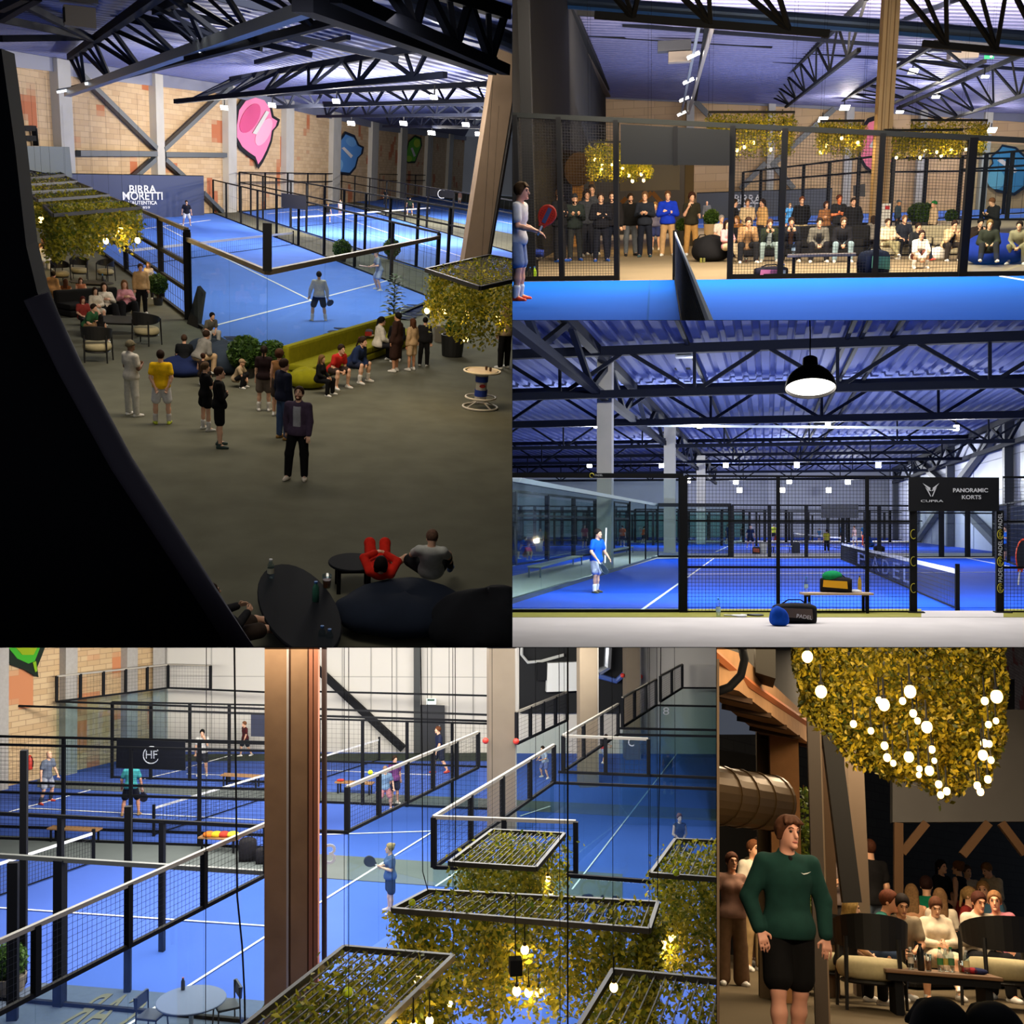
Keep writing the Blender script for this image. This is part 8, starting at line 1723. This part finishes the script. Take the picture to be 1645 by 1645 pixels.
L5=[
 (1176,1583,'drink',20,1370,('long',(132,100,86)),('wide',(110,84,62)),('pony',(110,66,42)),'woman in taupe top and brown flared trousers holding a cup',dict(fem=True,skin=WARM,P=dict(ua=((.5,-.1,-.8),(.15,-.3,-1)),fa=((.2,-.2,-1),(-.4,-.9,.5))))),
 (1212,1560,'stand',40,1350,('tee',(196,184,164)),('trousers',(150,124,84)),('short',(140,84,46)),'youth in white tee and tan trousers behind the taupe woman',dict(skin=WARM)),
 (1222,1552,'stand',30,1348,('jacket',(60,52,38)),('shorts',(60,50,38)),('curly',(52,36,26)),'curly-haired person behind the youth in white',dict(skin=DARKSK)),
 (1238,1556,'hold',20,1364,('jacket',(76,66,40)),('shorts',(60,54,40)),('cap',(70,62,36)),'person with olive cap and dreadlocks, partly behind the walking man',dict(skin=DARKSK,shoe=(120,100,76),extra=dict(socks=(24,24,24)))),
 (1339,1555,'hold',20,1355,('long',(124,108,100)),('trousers',(50,46,44)),('cap',(206,190,150)),'bearded man in grey sweatshirt and pale cap holding a bottle',dict(skin=WARM,extra=dict(beard=(84,50,34),hair=(70,46,34)))),
 (1406,1560,'stand',200,1345,('tee',(28,26,26)),('jeans',(86,96,108)),('mop',(104,56,32)),'man in black tee and jeans with his back turned',dict(skin=WARM)),
 (1521,1538,'hands',40,1375,('tee',(26,26,28)),('trousers',(30,30,32)),('pony',(50,34,26)),'dark-haired woman in black tee standing at the rear',dict(fem=True,skin=WARM)),
 (1550,1540,'stand',-130,1373,('tank',(22,24,34)),('shorts',(150,50,44)),('bun',(150,98,54)),'woman in navy racerback top and red shorts with hair up',dict(fem=True,skin=WARM)),
 (1563,1534,'stand',20,1370,('tee',(206,184,150)),('trousers',(90,80,70)),('short',(110,80,60)),'person in cream tee behind the navy racerback',dict(skin=WARM)),
 (1606,1546,'phone',-60,1357,('shirt',(200,180,148)),('trousers',(150,132,104)),('short',(180,124,64)),'man in loose cream shirt looking down at the rear right',dict(skin=WARM)),
 # rear seated row
 (1472,1572,'sit',170,1421,('tank',(190,140,104)),('trousers',(40,40,44)),('long',(150,112,66)),'woman with very long fair hair, back turned, rear row',dict(fem=True,skin=WARM)),
 (1495,1566,'sit',160,1408,('tee',(20,110,76)),('trousers',(40,40,44)),('short',(64,36,26)),'person in bright green tee with back turned, rear row',dict(skin=WARM)),
 (1520,1580,'sit',175,1428,('tee',(200,184,160)),('trousers',(40,40,44)),('long',(128,92,54)),'woman with long honey hair and pale top, back turned',dict(fem=True,skin=WARM)),
 (1557,1572,'sit',60,1425,('tee',(160,54,48)),('trousers',(40,40,44)),('pony',(214,166,96)),'blonde woman smiling in profile, rear row',dict(fem=True,skin=(236,182,140))),
 (1592,1572,'sit',-20,1416,('tee',(80,120,140)),('trousers',(40,40,44)),('short',(196,142,80)),'fair-haired man in blue tee, rear row',dict(skin=WARM)),
 # front seated row
 (1305,1590,'sit',160,1441,('tee',(30,54,46)),('trousers',(26,26,30)),('curly',(190,108,46)),'ginger-haired person in dark green, back turned behind the walking man',dict(skin=WARM)),
 (1362,1610,'sit',110,1443,('tee',(30,28,28)),('trousers',(26,26,28)),('long',(214,174,96)),'blonde woman in black seated sideways in the chair',dict(fem=True,skin=(236,186,150))),
 (1391,1602,'lean',70,1428,('tee',(40,96,88)),('jeans',(60,76,104)),('short',(120,62,36)),'red-haired man in teal tee leaning toward the table',dict(skin=(226,160,124))),
 (1449,1606,'lean',6,1437,('tee',(142,128,106)),('shorts',(46,42,40)),('short',(40,28,22)),'dark-haired man in grey-beige tee looking down at his hands',dict(skin=WARM,P=dict(nod=16,lean=18))),
 (1512,1602,'legx',2,1442,('shirt',(206,190,166)),('shorts',(200,186,160)),('pony',(112,66,40)),'woman in cream shirt with bare crossed legs looking at her phone',dict(fem=True,skin=(232,180,144),P=dict(nod=26))),
 (1577,1604,'sit',14,1433,('jacket',(196,184,164)),('trousers',(26,26,28)),('pony',(92,46,30)),'laughing woman in striped cream jacket holding a phone',dict(fem=True,skin=(226,160,124),P=dict(fa=((-.4,-.8,.35),(-.5,-.8,.3)),nod=10))),
 (1624,1604,'sit',-14,1433,('long',(190,116,128)),('trousers',(30,30,34)),('bun',(190,134,84)),'smiling woman in pink jumper at the right edge',dict(fem=True,skin=(230,166,130),P=dict(side=-10))),
]
for x,y,ps,fc,tp_,up_,lw_,hr_,lab,kw in L5: p(r,x,y,ps,fc,top=tp_,up=up_,low=lw_,hair=hr_,label=lab,**kw)
gm=p(r,1270,1712,'walk',14,top=1312,up=('shirt',(20,52,48)),low=('shorts',(12,12,14)),hair=('mop',(96,58,36)),skin=(206,150,128),shoe=(226,222,216),label='man in dark green long-sleeved top and black shorts walking forward',extra=dict(socks=(226,222,216)),P=dict(lean=2,look=16,ua=((.42,.10,-1),(.38,.05,-1)),fa=((-.25,-.45,-1),(-.02,-.25,-1)),th=((.03,-.16,-1),(.03,.10,-1)),sh=((-.02,.0,-1),(-.02,.30,-1))))
# his sleeves reach the wrists, a dark undershirt shows at the neck
o_,J_,M_=gm
fd=Field(J_['neck']-.25,J_['neck']+.15,.009);fd.ell(J_['neck']+np.array((0,-.075,-.055)),(.034,.03,.05),.01);field_obj(fd,'undershirt',cloth((14,14,16)),o_)
pts_=[(-.02,.0),(0,-.012),(.03,-.004),(.055,.012),(.03,.002),(0,-.004)]
MB().slab([Vector((.085+a,-.142-.03*a,.41+b_))+Vector(J_['pel']) for a,b_ in pts_],(0,-.004,0)).build('chest_emblem',mat('emblem_white',(220,224,222),.6),o_)
for px,fc,lab in ((1521,184,'dark blurred head at the bottom edge, left of two'),(1594,176,'dark blurred head at the bottom edge, right of two')):
 q=r.dp(px,1437,3.5);p(r,0,0,'floor',fc,loc=Vector((q.x,3.5,-.12)),up=('tee',(30,26,24)),low=('trousers',(26,26,28)),hair=('mop',(10,8,8)),label=lab,skin=(150,104,80))

# ------------------------------------------------------------------ dividers added to stop light leaking between halls; each hall is trimmed there
bpy.context.view_layer.update()
def pray(px,py): return Vector(((px-CX)/F,1.0,-(py-CX)/F))
PART=mat('divider_dark',(34,36,42),.9)
for nm,a,b,y0,y1 in (('light_divider',(823,-400),(823,1040),9,190),('light_divider',(823,514.5),(2100,514.5),9,190),('light_divider',(-450,1040),(2100,1040),4.5,190),('light_divider',(1151,1040),(1151,2100),4.5,120)):
 A,B=pray(*a),pray(*b);n=A.cross(B).normalized()*.0015
 v=[A*y0-n,B*y0-n,B*y1-n,A*y1-n,A*y0+n,B*y0+n,B*y1+n,A*y1+n]
 o=MB().add(v,[(0,1,2,3),(7,6,5,4),(0,4,5,1),(2,6,7,3),(1,5,6,2),(3,7,4,0)]).build(nm,PART);o['kind']='structure'
def trim_room(room):
 x0,y0,x1,y1=room.box;pl=[];e=.35;far=330
 X0=x0+e if x0 else-far;X1=x1-e if x1<1645 else 1645+far;Y0=y0+e if y0 else-far;Y1=y1-e if y1<1645 else 1645+far
 pl=[Vector((-1,(X0-CX)/F,0)),Vector((1,-(X1-CX)/F,0)),Vector((0,(Y0-CX)/F,1)) ,Vector((0,-(Y1-CX)/F,-1))]
 # each normal points out of the hall: keep n . p <= 0
 def trim(o):
  for ch in list(o.children): trim(ch)
  if o.type != 'MESH':
   if not o.children: bpy.data.objects.remove(o)
   return
  me=o.data;n=len(me.vertices);co=np.empty(n*3,np.float32);me.vertices.foreach_get('co',co);co=co.reshape(-1,3)
  mw=np.array(o.matrix_world);w=co @ mw[:3,:3].T+mw[:3,3];cut=[];out=False
  if (w[:,1]<.5).any(): cut.append(Vector((0,-1,0)))
  for q in pl:
   s=w @ np.array(q)
   if (s>0).all(): out=True
   elif (s>1e-4).any(): cut.append(q)
  if out:
   if o.children:
    me2=bpy.data.meshes.new(me.name);o.data=me2
   else: bpy.data.objects.remove(o)
   return
  if cut:
   m2=me.copy();o.data=m2;bm=bmesh.new();bm.from_mesh(m2);inv=o.matrix_world.inverted();small=len(bm.faces)<60000 and not any(k in o.name for k in ('mesh','foliage','ceiling'))
   for q in cut:
    base=Vector((0,.5,0)) if q.x == 0 and q.z == 0 else Vector((0,0,0))
    no=(o.matrix_world.to_3x3().transposed() @ q).normalized()
    rr=bmesh.ops.bisect_plane(bm,geom=bm.verts[:]+bm.edges[:]+bm.faces[:],plane_co=inv @ base,plane_no=no,clear_outer=True)
    if small:
     ed=[g for g in rr['geom_cut'] if isinstance(g,bmesh.types.BMEdge) and g.is_boundary]
     if ed: bmesh.ops.holes_fill(bm,edges=ed)
   ok=len(bm.faces)>0
   if ok: bm.to_mesh(m2)
   bm.free()
   if not ok and not o.children: bpy.data.objects.remove(o)
 for o in list(room.tops):
  trim(o)
for room in (R1,R2,R3,R4,R5): trim_room(room)
